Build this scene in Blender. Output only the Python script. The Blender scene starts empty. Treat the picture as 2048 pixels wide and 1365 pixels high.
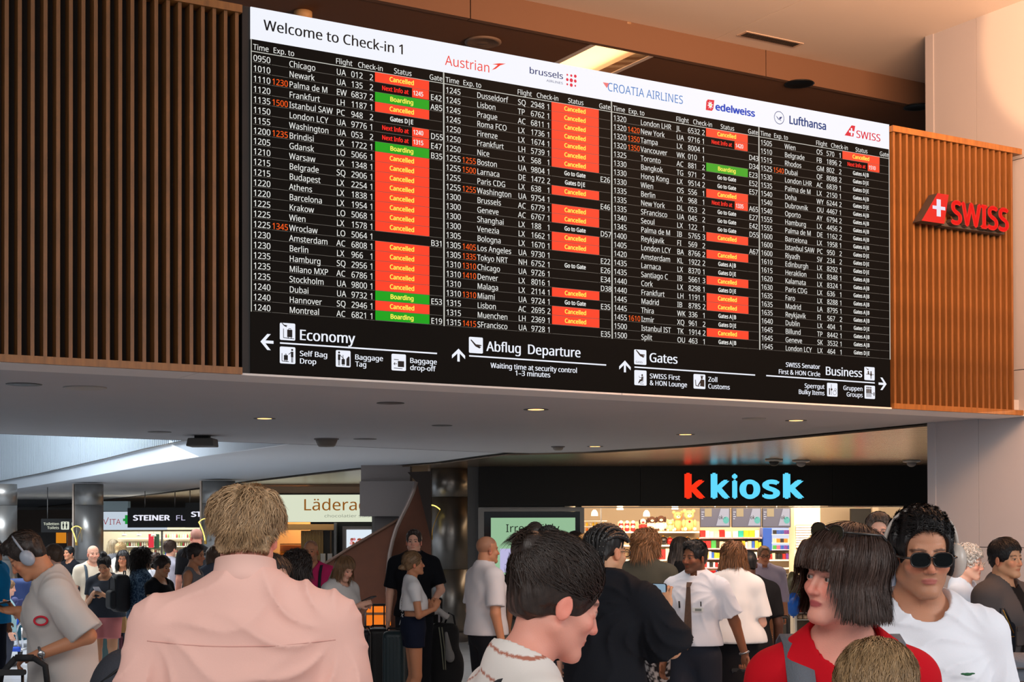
import bpy, bmesh, math, random
import numpy as np
from mathutils import Vector, Matrix

random.seed(7)
rng = np.random.default_rng(11)
PI = math.pi
sc = bpy.context.scene

# ------------------------------------------------------------------ camera
FPX, PITCH, ROLL, PY0, CAMH = 3000.0, 0.0109886, 0.0023125, 1021.668, 1.90
cp_, sp_ = math.cos(PITCH), math.sin(PITCH)
cr_, sr_ = math.cos(ROLL), math.sin(ROLL)
r0, u0, FW = Vector((1, 0, 0)), Vector((0, -sp_, cp_)), Vector((0, cp_, sp_))
RT = r0 * cr_ - u0 * sr_
UP = r0 * sr_ + u0 * cr_
cam_data = bpy.data.cameras.new('camera')
cam = bpy.data.objects.new('camera', cam_data)
sc.collection.objects.link(cam)
cam.matrix_world = Matrix(((RT.x, UP.x, -FW.x, 0), (RT.y, UP.y, -FW.y, 0), (RT.z, UP.z, -FW.z, CAMH), (0, 0, 0, 1)))
cam_data.sensor_fit = 'HORIZONTAL'
cam_data.sensor_width = 36.0
cam_data.lens = 36.0 * FPX / 2048
cam_data.shift_y = (PY0 - 682.5) / 2048
cam_data.clip_start, cam_data.clip_end = 0.1, 400
sc.camera = cam

# ------------------------------------------------------------------ world, exposure, large lights
w = bpy.data.worlds.new('daylight')
sc.world = w
w.use_nodes = True
w.node_tree.nodes['Background'].inputs[0].default_value = (0.86, 0.92, 1.0, 1)
w.node_tree.nodes['Background'].inputs[1].default_value = 0.38
sc.view_settings.view_transform = 'Standard'
sc.view_settings.look = 'None'
sc.view_settings.exposure = 0.0
sc.view_settings.gamma = 1.0
sc.view_settings.use_curve_mapping = False
sc.cycles.use_denoising = True
sc.cycles.max_bounces = 6
sc.cycles.diffuse_bounces = 3
sc.cycles.glossy_bounces = 3
sc.cycles.transparent_max_bounces = 6
sc.cycles.sample_clamp_indirect = 4
sc.cycles.caustics_reflective = False
sc.cycles.caustics_refractive = False


def area_light(name, loc, target, sx, sy, power, color, spread=PI):
    d = bpy.data.lights.new(name, 'AREA')
    d.shape = 'RECTANGLE'
    d.size, d.size_y, d.energy, d.color, d.spread = sx, sy, power, color, spread
    o = bpy.data.objects.new(name, d)
    sc.collection.objects.link(o)
    o.location = loc
    o.rotation_euler = (Vector(target) - Vector(loc)).to_track_quat('-Z', 'Y').to_euler()
    return o


def spot_light(name, loc, target, power, color, angle, blend=0.5, size=0.1):
    d = bpy.data.lights.new(name, 'SPOT')
    d.energy, d.color, d.spot_size, d.spot_blend, d.shadow_soft_size = power, color, angle, blend, size
    o = bpy.data.objects.new(name, d)
    sc.collection.objects.link(o)
    o.location = loc
    o.rotation_euler = (Vector(target) - Vector(loc)).to_track_quat('-Z', 'Y').to_euler()
    return o


# added fill standing in for warm sunlight bounced up onto the high ceiling and pier
area_light('warm_bounce_fill', (4.2, 8.2, 5.45), (4.9, 12.5, 8.0), 4.0, 1.6, 900, (1.0, 0.52, 0.28))
# daylight of the hall behind the photographer
area_light('hall_daylight', (-1.5, -3.0, 6.0), (0.5, 6.0, 1.2), 7, 3, 330, (1.0, 0.95, 0.90))
area_light('side_daylight', (6.5, 1.5, 3.6), (1.5, 6.5, 0.9), 3, 2.0, 75, (1.0, 0.98, 0.97), math.radians(95))
# daylight in the atrium at the left
area_light('atrium_daylight', (-9.0, 22.0, 9.0), (-7.5, 29.0, 3.0), 10, 6, 2400, (0.82, 0.92, 1.0))
# added broad light standing in for soffit downlights over the queue, and a sunbeam on the woman by the pier and on the pier's top
area_light('queue_fill', (2.2, 12.4, 2.8), (2.2, 12.8, 0), 4.5, 4.0, 60, (1.0, 0.97, 0.94))
spot_light('sunbeam', (-2.5, 3.0, 6.3), (3.13, 10.3, 1.62), 2600, (1.0, 0.93, 0.85), math.radians(2.6), 0.3, 0.03)
spot_light('sunbeam_high', (-2.0, 5.0, 6.0), (5.1, 13.0, 6.35), 5500, (1.0, 0.55, 0.27), math.radians(12.5), 0.25, 0.05)
area_light('kiosk_front_fill', (3.0, 20.2, 2.8), (3.0, 20.8, 0), 5.0, 2.5, 75, (1.0, 0.86, 0.70))  # added fill brightening the people in front of the kiosk
# light inside the shops
area_light('kiosk_light', (4.0, 26.0, 2.50), (4.0, 26.6, 0), 6.5, 2.2, 300, (1.0, 0.72, 0.46))
area_light('kiosk_counter_light', (4.6, 24.75, 2.22), (4.6, 26.6, 1.5), 6.0, 0.5, 170, (1.0, 0.80, 0.6))
area_light('vita_light', (-11.0, 46.5, 2.75), (-11.0, 47.2, 0), 5, 2, 240, (1.0, 0.93, 0.78))
area_light('chocolate_shop_light', (-4.2, 36.5, 2.7), (-4.2, 37.0, 0), 3.0, 2.0, 110, (1.0, 0.62, 0.3))
area_light('concourse_light', (-5.5, 20.5, 2.8), (-5.5, 21.0, 0), 8, 5, 220, (1.0, 0.96, 0.92))


# ------------------------------------------------------------------ pixel rays on real planes
CAM = Vector((0, 0, CAMH))


def ray(px, py):
    return RT * ((px - 1024) / FPX) + UP * ((PY0 - py) / FPX) + FW


def P(px, py, Y):
    d = ray(px, py)
    return CAM + d * (Y / d.y)


def PZ(px, py, z):
    d = ray(px, py)
    return CAM + d * ((z - CAMH) / d.z)


# board plane: origin at its lower left corner
BO = Vector((-1.67717855, 9.63644144, CAMH + 0.992101739))
BYAW, BW, BH = 0.536377014, 5.62980445, 2.37
E1 = Vector((math.cos(BYAW), math.sin(BYAW), 0))
E2 = Vector((-math.sin(BYAW), math.cos(BYAW), 0))       # away from the viewer
ZS = BO.z                                                # soffit height


def BP(px, py):
    d = ray(px, py)
    t = (BO - CAM).dot(E2) / d.dot(E2)
    p = CAM + d * t - BO
    return p.dot(E1), p.z


def ST(s, t, z):
    """point in the frame of the display board: s along it, t behind it, z world height"""
    p = BO + E1 * s + E2 * t
    return Vector((p.x, p.y, z))


BMAT = Matrix(((E1.x, E2.x, 0, BO.x), (E1.y, E2.y, 0, BO.y), (0, 0, 1, BO.z), (0, 0, 0, 1)))


# ------------------------------------------------------------------ materials
def lin(c):
    out = []
    for v in c[:3]:
        v = v / 255.0
        out.append(v / 12.92 if v <= 0.04045 else ((v + 0.055) / 1.055) ** 2.4)
    return (*out, 1.0)


_mats = {}


def mat(name, col, rough=0.6, metal=0.0, emit=0.0, noise=0.0, nscale=8.0, bump=0.0, bscale=60.0, stretch=None, spec=0.5, alpha=1.0, ecol=None, trans=0.0):
    if name in _mats:
        return _mats[name]
    m = bpy.data.materials.new(name)
    m.use_nodes = True
    nt = m.node_tree
    b = nt.nodes['Principled BSDF']
    c = lin(col)
    b.inputs['Base Color'].default_value = c
    b.inputs['Roughness'].default_value = rough
    b.inputs['Metallic'].default_value = metal
    b.inputs['Specular IOR Level'].default_value = spec
    if alpha < 1:
        b.inputs['Alpha'].default_value = alpha
    if trans > 0:
        b.inputs['Transmission Weight'].default_value = trans
    if emit > 0:
        b.inputs['Emission Color'].default_value = lin(ecol or col)
        b.inputs['Emission Strength'].default_value = emit
    if noise > 0 or bump > 0:
        tc = nt.nodes.new('ShaderNodeTexCoord')
        mp = nt.nodes.new('ShaderNodeMapping')
        nt.links.new(tc.outputs['Object'], mp.inputs['Vector'])
        if stretch:
            mp.inputs['Scale'].default_value = stretch
    if noise > 0:
        n = nt.nodes.new('ShaderNodeTexNoise')
        n.inputs['Scale'].default_value = nscale
        n.inputs['Detail'].default_value = 4
        nt.links.new(mp.outputs[0], n.inputs['Vector'])
        mx = nt.nodes.new('ShaderNodeMix')
        mx.data_type = 'RGBA'
        mx.inputs[6].default_value = tuple(v * (1 - noise) for v in c[:3]) + (1,)
        mx.inputs[7].default_value = tuple(min(1, v * (1 + noise)) for v in c[:3]) + (1,)
        nt.links.new(n.outputs['Fac'], mx.inputs[0])
        nt.links.new(mx.outputs[2], b.inputs['Base Color'])
    if bump > 0:
        n2 = nt.nodes.new('ShaderNodeTexNoise')
        n2.inputs['Scale'].default_value = bscale
        nt.links.new(mp.outputs[0], n2.inputs['Vector'])
        bp = nt.nodes.new('ShaderNodeBump')
        bp.inputs['Strength'].default_value = bump
        bp.inputs['Distance'].default_value = 0.01
        nt.links.new(n2.outputs['Fac'], bp.inputs['Height'])
        nt.links.new(bp.outputs[0], b.inputs['Normal'])
    _mats[name] = m
    return m


def glow(name, col, strength=1.0):
    """something that gives off light: black body plus emission of that colour"""
    if name in _mats:
        return _mats[name]
    m = bpy.data.materials.new(name)
    m.use_nodes = True
    b = m.node_tree.nodes['Principled BSDF']
    b.inputs['Base Color'].default_value = (0.01, 0.01, 0.01, 1)
    b.inputs['Roughness'].default_value = 0.7
    b.inputs['Specular IOR Level'].default_value = 0.2
    b.inputs['Emission Color'].default_value = lin(col)
    b.inputs['Emission Strength'].default_value = strength
    _mats[name] = m
    return m


def vmat(name, rough=0.7, bump=0.0, bscale=200.0, spec=0.3, sss=0.0, stretch=None):
    """colour comes from the mesh's own colour attribute"""
    if name in _mats:
        return _mats[name]
    m = bpy.data.materials.new(name)
    m.use_nodes = True
    nt = m.node_tree
    b = nt.nodes['Principled BSDF']
    a = nt.nodes.new('ShaderNodeAttribute')
    a.attribute_name = 'Col'
    nt.links.new(a.outputs['Color'], b.inputs['Base Color'])
    b.inputs['Roughness'].default_value = rough
    b.inputs['Specular IOR Level'].default_value = spec
    if sss > 0:
        b.inputs['Subsurface Weight'].default_value = sss
        b.inputs['Subsurface Radius'].default_value = (0.012, 0.004, 0.002)
        b.inputs['Subsurface Scale'].default_value = 1.0
    if bump > 0:
        tc = nt.nodes.new('ShaderNodeTexCoord')
        mp = nt.nodes.new('ShaderNodeMapping')
        if stretch:
            mp.inputs['Scale'].default_value = stretch
        nt.links.new(tc.outputs['Object'], mp.inputs['Vector'])
        n = nt.nodes.new('ShaderNodeTexNoise')
        n.inputs['Scale'].default_value = bscale
        n.inputs['Detail'].default_value = 3
        nt.links.new(mp.outputs[0], n.inputs['Vector'])
        bp = nt.nodes.new('ShaderNodeBump')
        bp.inputs['Strength'].default_value = bump
        bp.inputs['Distance'].default_value = 0.004
        nt.links.new(n.outputs['Fac'], bp.inputs['Height'])
        nt.links.new(bp.outputs[0], b.inputs['Normal'])
    _mats[name] = m
    return m


# ------------------------------------------------------------------ mesh helpers
def link(o):
    sc.collection.objects.link(o)
    return o


class MB:
    """collects shapes into one mesh"""

    def __init__(self):
        self.v, self.f, self.mi, self.mats, self.sm = [], [], [], [], []

    def _m(self, m):
        if m not in self.mats:
            self.mats.append(m)
        return self.mats.index(m)

    def add(self, vs, fs, m, smooth=False):
        k = len(self.v)
        i = self._m(m)
        self.v += [tuple(v) for v in vs]
        for f in fs:
            self.f.append([a + k for a in f])
            self.mi.append(i)
            self.sm.append(smooth)
        return self

    def box(self, lo, hi, m, M=None):
        x0, y0, z0 = lo
        x1, y1, z1 = hi
        vs = [Vector(p) for p in ((x0, y0, z0), (x1, y0, z0), (x1, y1, z0), (x0, y1, z0), (x0, y0, z1), (x1, y0, z1), (x1, y1, z1), (x0, y1, z1))]
        if M is not None:
            vs = [M @ v for v in vs]
        return self.add(vs, [(0, 3, 2, 1), (4, 5, 6, 7), (0, 1, 5, 4), (1, 2, 6, 5), (2, 3, 7, 6), (3, 0, 4, 7)], m)

    def rbox(self, lo, hi, r, m, M=None, seg=3, axis='y'):
        """box whose outline across one axis has rounded corners"""
        ax = 'xyz'.index(axis)
        a, b = [i for i in range(3) if i != ax]
        r = min(r, (hi[a] - lo[a]) / 2.01, (hi[b] - lo[b]) / 2.01)
        pts = []
        for cx, cz, a0 in ((hi[a] - r, hi[b] - r, 0), (lo[a] + r, hi[b] - r, 90), (lo[a] + r, lo[b] + r, 180), (hi[a] - r, lo[b] + r, 270)):
            for k in range(seg + 1):
                t = math.radians(a0 + 90 * k / seg)
                pts.append((cx + r * math.cos(t), cz + r * math.sin(t)))
        n = len(pts)
        vs = []
        for e in (lo[ax], hi[ax]):
            for p in pts:
                q = [0, 0, 0]
                q[ax], q[a], q[b] = e, p[0], p[1]
                vs.append(Vector(q))
        if M is not None:
            vs = [M @ v for v in vs]
        flip = ax == 1
        fs = [tuple(range(n)) if flip else tuple(reversed(range(n))), tuple(reversed(range(n, 2 * n))) if flip else tuple(range(n, 2 * n))]
        for i in range(n):
            j = (i + 1) % n
            q = (i, j, n + j, n + i)
            fs.append(tuple(reversed(q)) if flip else q)
        return self.add(vs, fs, m)

    def prism(self, poly, d, m, M=None):
        """polygon (list of 3D points) pushed along d"""
        n = len(poly)
        d = Vector(d)
        vs = [Vector(p) for p in poly] + [Vector(p) + d for p in poly]
        if M is not None:
            vs = [M @ v for v in vs]
        fs = [tuple(reversed(range(n))), tuple(range(n, 2 * n))]
        for i in range(n):
            j = (i + 1) % n
            fs.append((i, j, n + j, n + i))
        return self.add(vs, fs, m)

    def tube(self, pts, r, m, n=8, close=False, M=None):
        pts = [Vector(p) for p in pts]
        rs = r if isinstance(r, (list, tuple)) else [r] * len(pts)
        vs, fs = [], []
        L = len(pts)
        ref = None
        for i, p in enumerate(pts):
            a = pts[(i - 1) % L] if (close or i > 0) else p
            b = pts[(i + 1) % L] if (close or i < L - 1) else p
            t = (b - a).normalized() if (b - a).length > 1e-9 else Vector((0, 0, 1))
            if ref is None:
                ref = t.orthogonal().normalized()
            x = (ref - t * ref.dot(t))
            x = x.normalized() if x.length > 1e-6 else t.orthogonal().normalized()
            ref = x
            y = t.cross(x)
            for k in range(n):
                an = 2 * PI * k / n
                vs.append(p + (x * math.cos(an) + y * math.sin(an)) * rs[i])
        for i in range(L if close else L - 1):
            j = (i + 1) % L
            for k in range(n):
                k2 = (k + 1) % n
                fs.append((i * n + k, i * n + k2, j * n + k2, j * n + k))
        if not close:
            fs.append(tuple(reversed(range(n))))
            fs.append(tuple(range((L - 1) * n, L * n)))
        if M is not None:
            vs = [M @ v for v in vs]
        return self.add(vs, fs, m, True)

    def lathe(self, prof, m, n=24, M=None, smooth=True):
        """profile of (radius, z) around the z axis"""
        vs, fs = [], []
        for r_, z in prof:
            for k in range(n):
                a = 2 * PI * k / n
                vs.append(Vector((r_ * math.cos(a), r_ * math.sin(a), z)))
        for i in range(len(prof) - 1):
            for k in range(n):
                k2 = (k + 1) % n
                fs.append((i * n + k, i * n + k2, (i + 1) * n + k2, (i + 1) * n + k))
        fs.append(tuple(reversed(range(n))))
        fs.append(tuple(range((len(prof) - 1) * n, len(prof) * n)))
        if M is not None:
            vs = [M @ v for v in vs]
        return self.add(vs, fs, m, smooth)

    def ball(self, c, r, m, n=12, k=8, M=None):
        rx, ry, rz = r if isinstance(r, (tuple, list)) else (r, r, r)
        vs, fs = [], []
        for i in range(1, k):
            t = PI * i / k
            for j in range(n):
                a = 2 * PI * j / n
                vs.append(Vector((c[0] + rx * math.sin(t) * math.cos(a), c[1] + ry * math.sin(t) * math.sin(a), c[2] + rz * math.cos(t))))
        for i in range(k - 2):
            for j in range(n):
                j2 = (j + 1) % n
                fs.append((i * n + j, (i + 1) * n + j, (i + 1) * n + j2, i * n + j2))
        top = len(vs)
        vs.append(Vector((c[0], c[1], c[2] + rz)))
        vs.append(Vector((c[0], c[1], c[2] - rz)))
        for j in range(n):
            j2 = (j + 1) % n
            fs.append((top, j, j2))
            fs.append((top + 1, (k - 2) * n + j2, (k - 2) * n + j))
        if M is not None:
            vs = [M @ v for v in vs]
        return self.add(vs, fs, m, True)

    def build(self, name, parent=None, loc=None, bevel=0):
        me = bpy.data.meshes.new(name)
        me.from_pydata(self.v, [], self.f)
        for m in self.mats:
            me.materials.append(m)
        me.polygons.foreach_set('material_index', self.mi)
        me.polygons.foreach_set('use_smooth', self.sm)
        me.update()
        o = bpy.data.objects.new(name, me)
        if parent is not None:
            o.parent = parent
        if loc is not None:
            o.location = loc
        link(o)
        if bevel:
            bv = o.modifiers.new('bevel', 'BEVEL')
            bv.width, bv.segments, bv.limit_method = bevel, 2, 'ANGLE'
        return o


def tag(o, label=None, cat=None, group=None, kind=None):
    if label:
        o['label'] = label
    if cat:
        o['category'] = cat
    if group:
        o['group'] = group
    if kind:
        o['kind'] = kind
    return o


def empty(name, loc=(0, 0, 0), rz=0.0, M=None):
    o = bpy.data.objects.new(name, None)
    o.empty_display_size = 0.1
    if M is not None:
        o.matrix_world = M
    else:
        o.location = loc
        o.rotation_euler = (0, 0, rz)
    return link(o)


def recenter(o):
    """put a mesh object's origin at its own base"""
    vs = [v.co for v in o.data.vertices]
    c = Vector((sum(v.x for v in vs) / len(vs), sum(v.y for v in vs) / len(vs), min(v.z for v in vs)))
    o.data.transform(Matrix.Translation(-c))
    o.location = o.location + c
    return o


# ------------------------------------------------------------------ lettering (default font, turned to flat meshes)
FONT = None
try:      # a plain sans face that comes with Blender; its built-in face otherwise
    import os
    _fp = os.path.join(bpy.utils.system_resource('DATAFILES'), 'fonts', 'NotoSansHebrew-Regular.woff2')
    if os.path.exists(_fp):
        FONT = bpy.data.fonts.load(_fp)
except Exception:
    FONT = None


class Letters:
    def __init__(self):
        self.req = {}
        self.done = {}

    def want(self, s, bold=0.0, res=2):
        self.req.setdefault((s, 0, res), None)

    def make(self):
        cu = []
        for (s, bold, res) in self.req:
            if (s, bold, res) in self.done:
                continue
            c = bpy.data.curves.new('t', 'FONT')
            if FONT is not None:
                c.font = FONT
            c.body = s
            c.size = 1.0
            c.resolution_u = res
            o = bpy.data.objects.new('t', c)
            link(o)
            cu.append(((s, bold, res), o, c))
        dg = bpy.context.evaluated_depsgraph_get()
        for key, o, c in cu:
            ev = o.evaluated_get(dg)
            me = ev.to_mesh()
            v = np.array([tuple(x.co)[:2] for x in me.vertices], dtype=float).reshape(-1, 2)
            f = [tuple(p.vertices) for p in me.polygons]
            self.done[key] = (v, f)
            ev.to_mesh_clear()
        for key, o, c in cu:
            bpy.data.objects.remove(o)
            bpy.data.curves.remove(c)
        self.req = {}

    def get(self, s, bold=0.0, res=2):
        k = (s, 0, res)
        if k not in self.done:
            self.want(*k)
            self.make()
        return self.done[k]

    def cap(self):
        if not hasattr(self, '_cap'):
            self._cap = self.get('H')[0][:, 1].max()
        return self._cap


LT = Letters()


def put_text(mb, s, x, z, cap, m, to=None, xs=1.0, bold=0.0, res=2, y=-0.003, align='l', M=None, depth=0.0):
    """flat lettering in the x-z plane facing -y; cap = capital height; 'to' = right end"""
    v, f = LT.get(s, bold, res)
    if bold > 0:          # heavier strokes: the same outline laid down again, shifted a little each way
        e = bold * 0.9
        v0, f0, n0 = v, f, len(v)
        sh = ((0, 0), (e, 0), (-e, 0), (0, e * 0.7), (0, -e * 0.7)) if bold > 0.03 else ((e * 0.7, 0), (-e * 0.7, 0))
        v = np.concatenate([v0 + np.array(q_) for q_ in sh])
        f = [tuple(i + k_ * n0 for i in p_) for k_ in range(len(sh)) for p_ in f0]
    size = cap / LT.cap()
    x0, x1 = v[:, 0].min(), v[:, 0].max()
    if to is not None:
        kx = (to - x) / (x1 - x0)
        ox = x - x0 * kx
    else:
        kx = size * xs
        wd = (x1 - x0) * kx
        ox = {'l': x, 'c': x - wd / 2 - x0 * kx, 'r': x - wd - x0 * kx}[align]
    vs = [Vector((ox + a * kx, y, z + b * size)) for a, b in v]
    if depth > 0:
        n = len(vs)
        edges = {}
        for p in f:
            for i in range(len(p)):
                e = (p[i], p[(i + 1) % len(p)])
                edges[e] = edges.get(e, 0) + 1
        bd = [e for e in edges if (e[1], e[0]) not in edges]
        vb = [v_ + Vector((0, depth, 0)) for v_ in vs]
        fs = [tuple(p) for p in f] + [(e[1], e[0], e[0] + n, e[1] + n) for e in bd]
        side = depth_mat.get('m') or m
        allv = vs + vb
        if M is not None:
            allv = [M @ a for a in allv]
        k = len(mb.v)
        mb.add(allv, fs[:len(f)], m)
        i = mb._m(side)
        for q in fs[len(f):]:
            mb.f.append([a + k for a in q])
            mb.mi.append(i)
            mb.sm.append(False)
        return mb
    if M is not None:
        vs = [M @ a for a in vs]
    return mb.add(vs, f, m)


depth_mat = {}
# ------------------------------------------------------------------ the departure board
M_led = mat('led_black', (3, 3, 3), rough=0.6, spec=0.03, emit=0.6, ecol=(26, 22, 19))
M_white = glow('led_white', (243, 246, 255), 0.98)
M_txt = glow('led_text_white', (240, 240, 236), 0.92)
M_org = glow('led_text_orange', (255, 92, 20), 1.0)
M_red = glow('led_tile_red', (255, 62, 32), 1.0)
M_grn = glow('led_tile_green', (0, 160, 12), 1.0)
M_yel = glow('led_text_yellow', (255, 238, 90), 1.0)
M_rtx = glow('led_text_red', (255, 36, 28), 1.0)
M_line = glow('led_line_dim', (96, 92, 86), 1.0)
M_lineb = glow('led_line', (190, 190, 182), 1.0)
M_ink = mat('led_ink', (20, 22, 26), rough=0.8)
M_case = mat('board_case', (14, 13, 13), rough=0.6)

board = empty('departure_board', M=BMAT)
tag(board, 'long black and white flight departure board between two wooden slat panels', 'board')
MB().box((-0.055, 0.01, 0.0), (BW + 0.01, 0.30, BH), M_case).build('casing', board)
VT = BH * (1 - 0.0883)                                    # lower edge of the white header
MB().box((0, 0, 0), (BW, 0.012, VT), M_led).build('led_screen', board)
MB().box((0, -0.001, VT), (BW, 0.012, BH - 0.001), M_white).build('header_panel', board)

WC = BW / 4
ZT, ZB = BH * (1 - 0.1215), BH * (1 - 0.8300)             # table top and bottom
RH = (ZT - ZB) / 25


def su(x):
    return BP(x, 400)[0] / WC


U = {k: su(x) for k, x in dict(time=506, exp=543.5, city=577.8, code=672.3, num=701.8, chk=738.8, t0=750.3, t1=858, gate=860.8, n0=764, n1=817, b0=824.5, b1=857.6, bt=826, be=846).items()}

R1 = '''0950||Chicago|UA|012|2|C|
1010||Newark|UA|135|2|N1245|E42
1110|1230|Palma de M|EW|6837|2|B|A85
1120||Frankfurt|LH|1187|1|C|
1135|1500|Istanbul SAW|PC|948|2|Gates D|E
1150||London LCY|UA|9776|1|N1240|D55
1155||Washington|UA|053|2|N1315|E47
1200|1235|Brindisi|LX|1722|1|B|B35
1205||Gdansk|LO|5066|1|C|
1210||Warsaw|LX|1348|1|C|
1215||Belgrade|SQ|2906|1|C|
1215||Budapest|LX|2254|1|C|
1220||Athens|LX|1838|1|C|
1220||Barcelona|LX|1954|1|C|
1225||Krakow|LO|5068|1|C|
1225||Wien|LX|1578|1|C|
1225|1345|Wroclaw|LO|5064|1||B31
1230||Amsterdam|AC|6808|1|C|
1230||Berlin|LX|966|1|C|
1235||Hamburg|SQ|2956|1|C|
1235||Milano MXP|AC|6786|1|C|
1235||Stockholm|UA|9800|1|C|
1240||Dubai|UA|9732|1|B|E53
1240||Hannover|SQ|2946|1|C|
1240||Montreal|AC|6821|1|B|E19'''
R2 = '''1245||Dusseldorf|SQ|2948|1|C|
1245||Lisbon|TP|6762|1|C|
1245||Prague|AC|6811|1|C|
1245||Roma FCO|LX|1736|1|C|
1250||Firenze|LX|1674|1|C|
1250||Frankfurt|LH|5739|1|C|
1250||Nice|LX|568|1|C|
1255|1255|Boston|UA|9804|1|Go to Gate|E26
1255|1500|Larnaca|DE|1472|2|Gates D|E
1255||Paris CDG|LX|638|1|C|
1255|1255|Washington|UA|9754|1||E46
1300||Brussels|AC|6779|1|C|
1300||Geneve|AC|6767|1|C|
1300||Shanghai|LX|188|1|Go to Gate|D57
1300||Venezia|LX|1662|1|C|
1305||Bologna|LX|1670|1|C|
1305|1405|Los Angeles|UA|9730|1||E22
1305|1335|Tokyo NRT|NH|6752|1|Go to Gate|E26
1310|1310|Chicago|UA|9726|1||E34
1310|1410|Denver|LX|8016|1||D38
1310||Malaga|LX|2114|1|C|
1310|1310|Miami|UA|9724|1|Go to Gate|E35
1315||Lisbon|AC|2695|2|C|
1315||Muenchen|LH|2369|1|C|
1315|1415|SFrancisco|UA|9728|1||E35'''
R3 = '''1320||London LHR|JL|6532|2|C|
1320|1420|New York|UA|9716|1|N1420|
1320|1350|Tampa|LX|8004|1||D43
1320|1350|Vancouver|WK|010|1||D34
1325||Toronto|AC|881|2|B|E23
1330||Bangkok|TG|971|2|Go to Gate|E52
1330||Hong Kong|LX|9514|2|Go to Gate|E57
1330||Wien|OS|556|1|C|
1335||Berlin|LX|968|1|N1335|A65
1335||New York|DL|053|2|Go to Gate|E27
1335||SFrancisco|UA|045|2|Go to Gate|E42
1340||Seoul|LX|122|1|Go to Gate|D55
1345||Palma de M|IB|5765|3|C|
1400||Reykjavik|FI|569|2||A67
1405||London LCY|BA|8766|2|C|
1420||Amsterdam|KL|1922|2|Gates A|B
1435||Larnaca|LX|8370|1|Gates D|E
1435||Santiago C|IB|5661|3|C|
1440||Cork|LX|8298|1|Gates D|E
1440||Frankfurt|LH|1191|1|C|
1445||Madrid|IB|8785|2|C|
1445||Thira|WK|336|1|Gates A|B
1455|1610|Izmir|XQ|961|2|Gates D|E
1500||Istanbul IST|TK|1914|2|C|
1500||Split|OU|463|1|Gates A|B'''
R4 = '''1505||Wien|OS|570|1|C|
1510||Belgrade|FB|1896|2|N1510|
1515||Rhodos|GM|802|2|Gates A|B
1525|1540|Dubai|QF|8088|2|Gates D|E
1530||London LHR|AC|6839|1|Gates D|E
1535||Palma de M|LX|2150|1|Gates A|B
1540||Doha|WY|6244|2|Gates D|E
1540||Dubrovnik|OU|4467|1|Gates A|B
1540||Oporto|AY|6794|2|Gates A|B
1555||Hamburg|LX|4456|2|Gates A|B
1555||Palma de M|DE|1162|2|Gates A|B
1600||Barcelona|LX|1958|1|Gates A|B
1600||Istanbul SAW|PC|950|2|Gates D|E
1600||Riyadh|SV|234|2|Gates D|E
1610||Edinburgh|LX|8292|1|Gates D|E
1615||Heraklion|LX|8348|1|Gates A|B
1620||Kalamata|LX|8324|1|Gates A|B
1630||Paris CDG|LX|636|1|Gates A|B
1635||Faro|LX|8288|1|Gates A|B
1635||Madrid|LA|8795|1|Gates A|B
1635||Reykjavik|FI|567|2|Gates A|B
1640||Dublin|LX|404|1|Gates D|E
1645||Billund|TP|8442|1|Gates A|B
1645||Geneve|SK|3532|1|Gates A|B
1645||London LCY|LX|464|1|Gates D|E'''
TABLE = []
for R in (R1, R2, R3, R4):
    rows = []
    for ln in R.split('\n'):
        p = ln.split('|')
        if p[6].startswith('Gates'):
            p = p[:6] + [p[6] + '|' + p[7], '']
        rows.append(p)
    TABLE.append(rows)
for rows in TABLE:
    for p in rows:
        for s in p[:6] + [p[7]]:
            if s:
                LT.want(s)
        if p[6][:2] in ('Go', 'Ga'):
            LT.want(p[6], 0.032)
        elif p[6][:1] == 'N':
            LT.want(p[6][1:], 0.032)
for s in ('Cancelled', 'Boarding', 'Next Info at'):
    LT.want(s, 0.032)
for s in ('Time', 'Exp. to', 'Flight', 'Check-in', 'Status', 'Gate'):
    LT.want(s)
LT.make()

CAP, TCAP = 0.0395, 0.0300


def xs_of(ref, xa, xb, cap, bold=0.0):
    v_, _ = LT.get(ref, bold)
    wd_ = (v_[:, 0].max() - v_[:, 0].min()) * cap / LT.cap()
    return (BP(xb, 400)[0] - BP(xa, 400)[0]) / wd_


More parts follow.
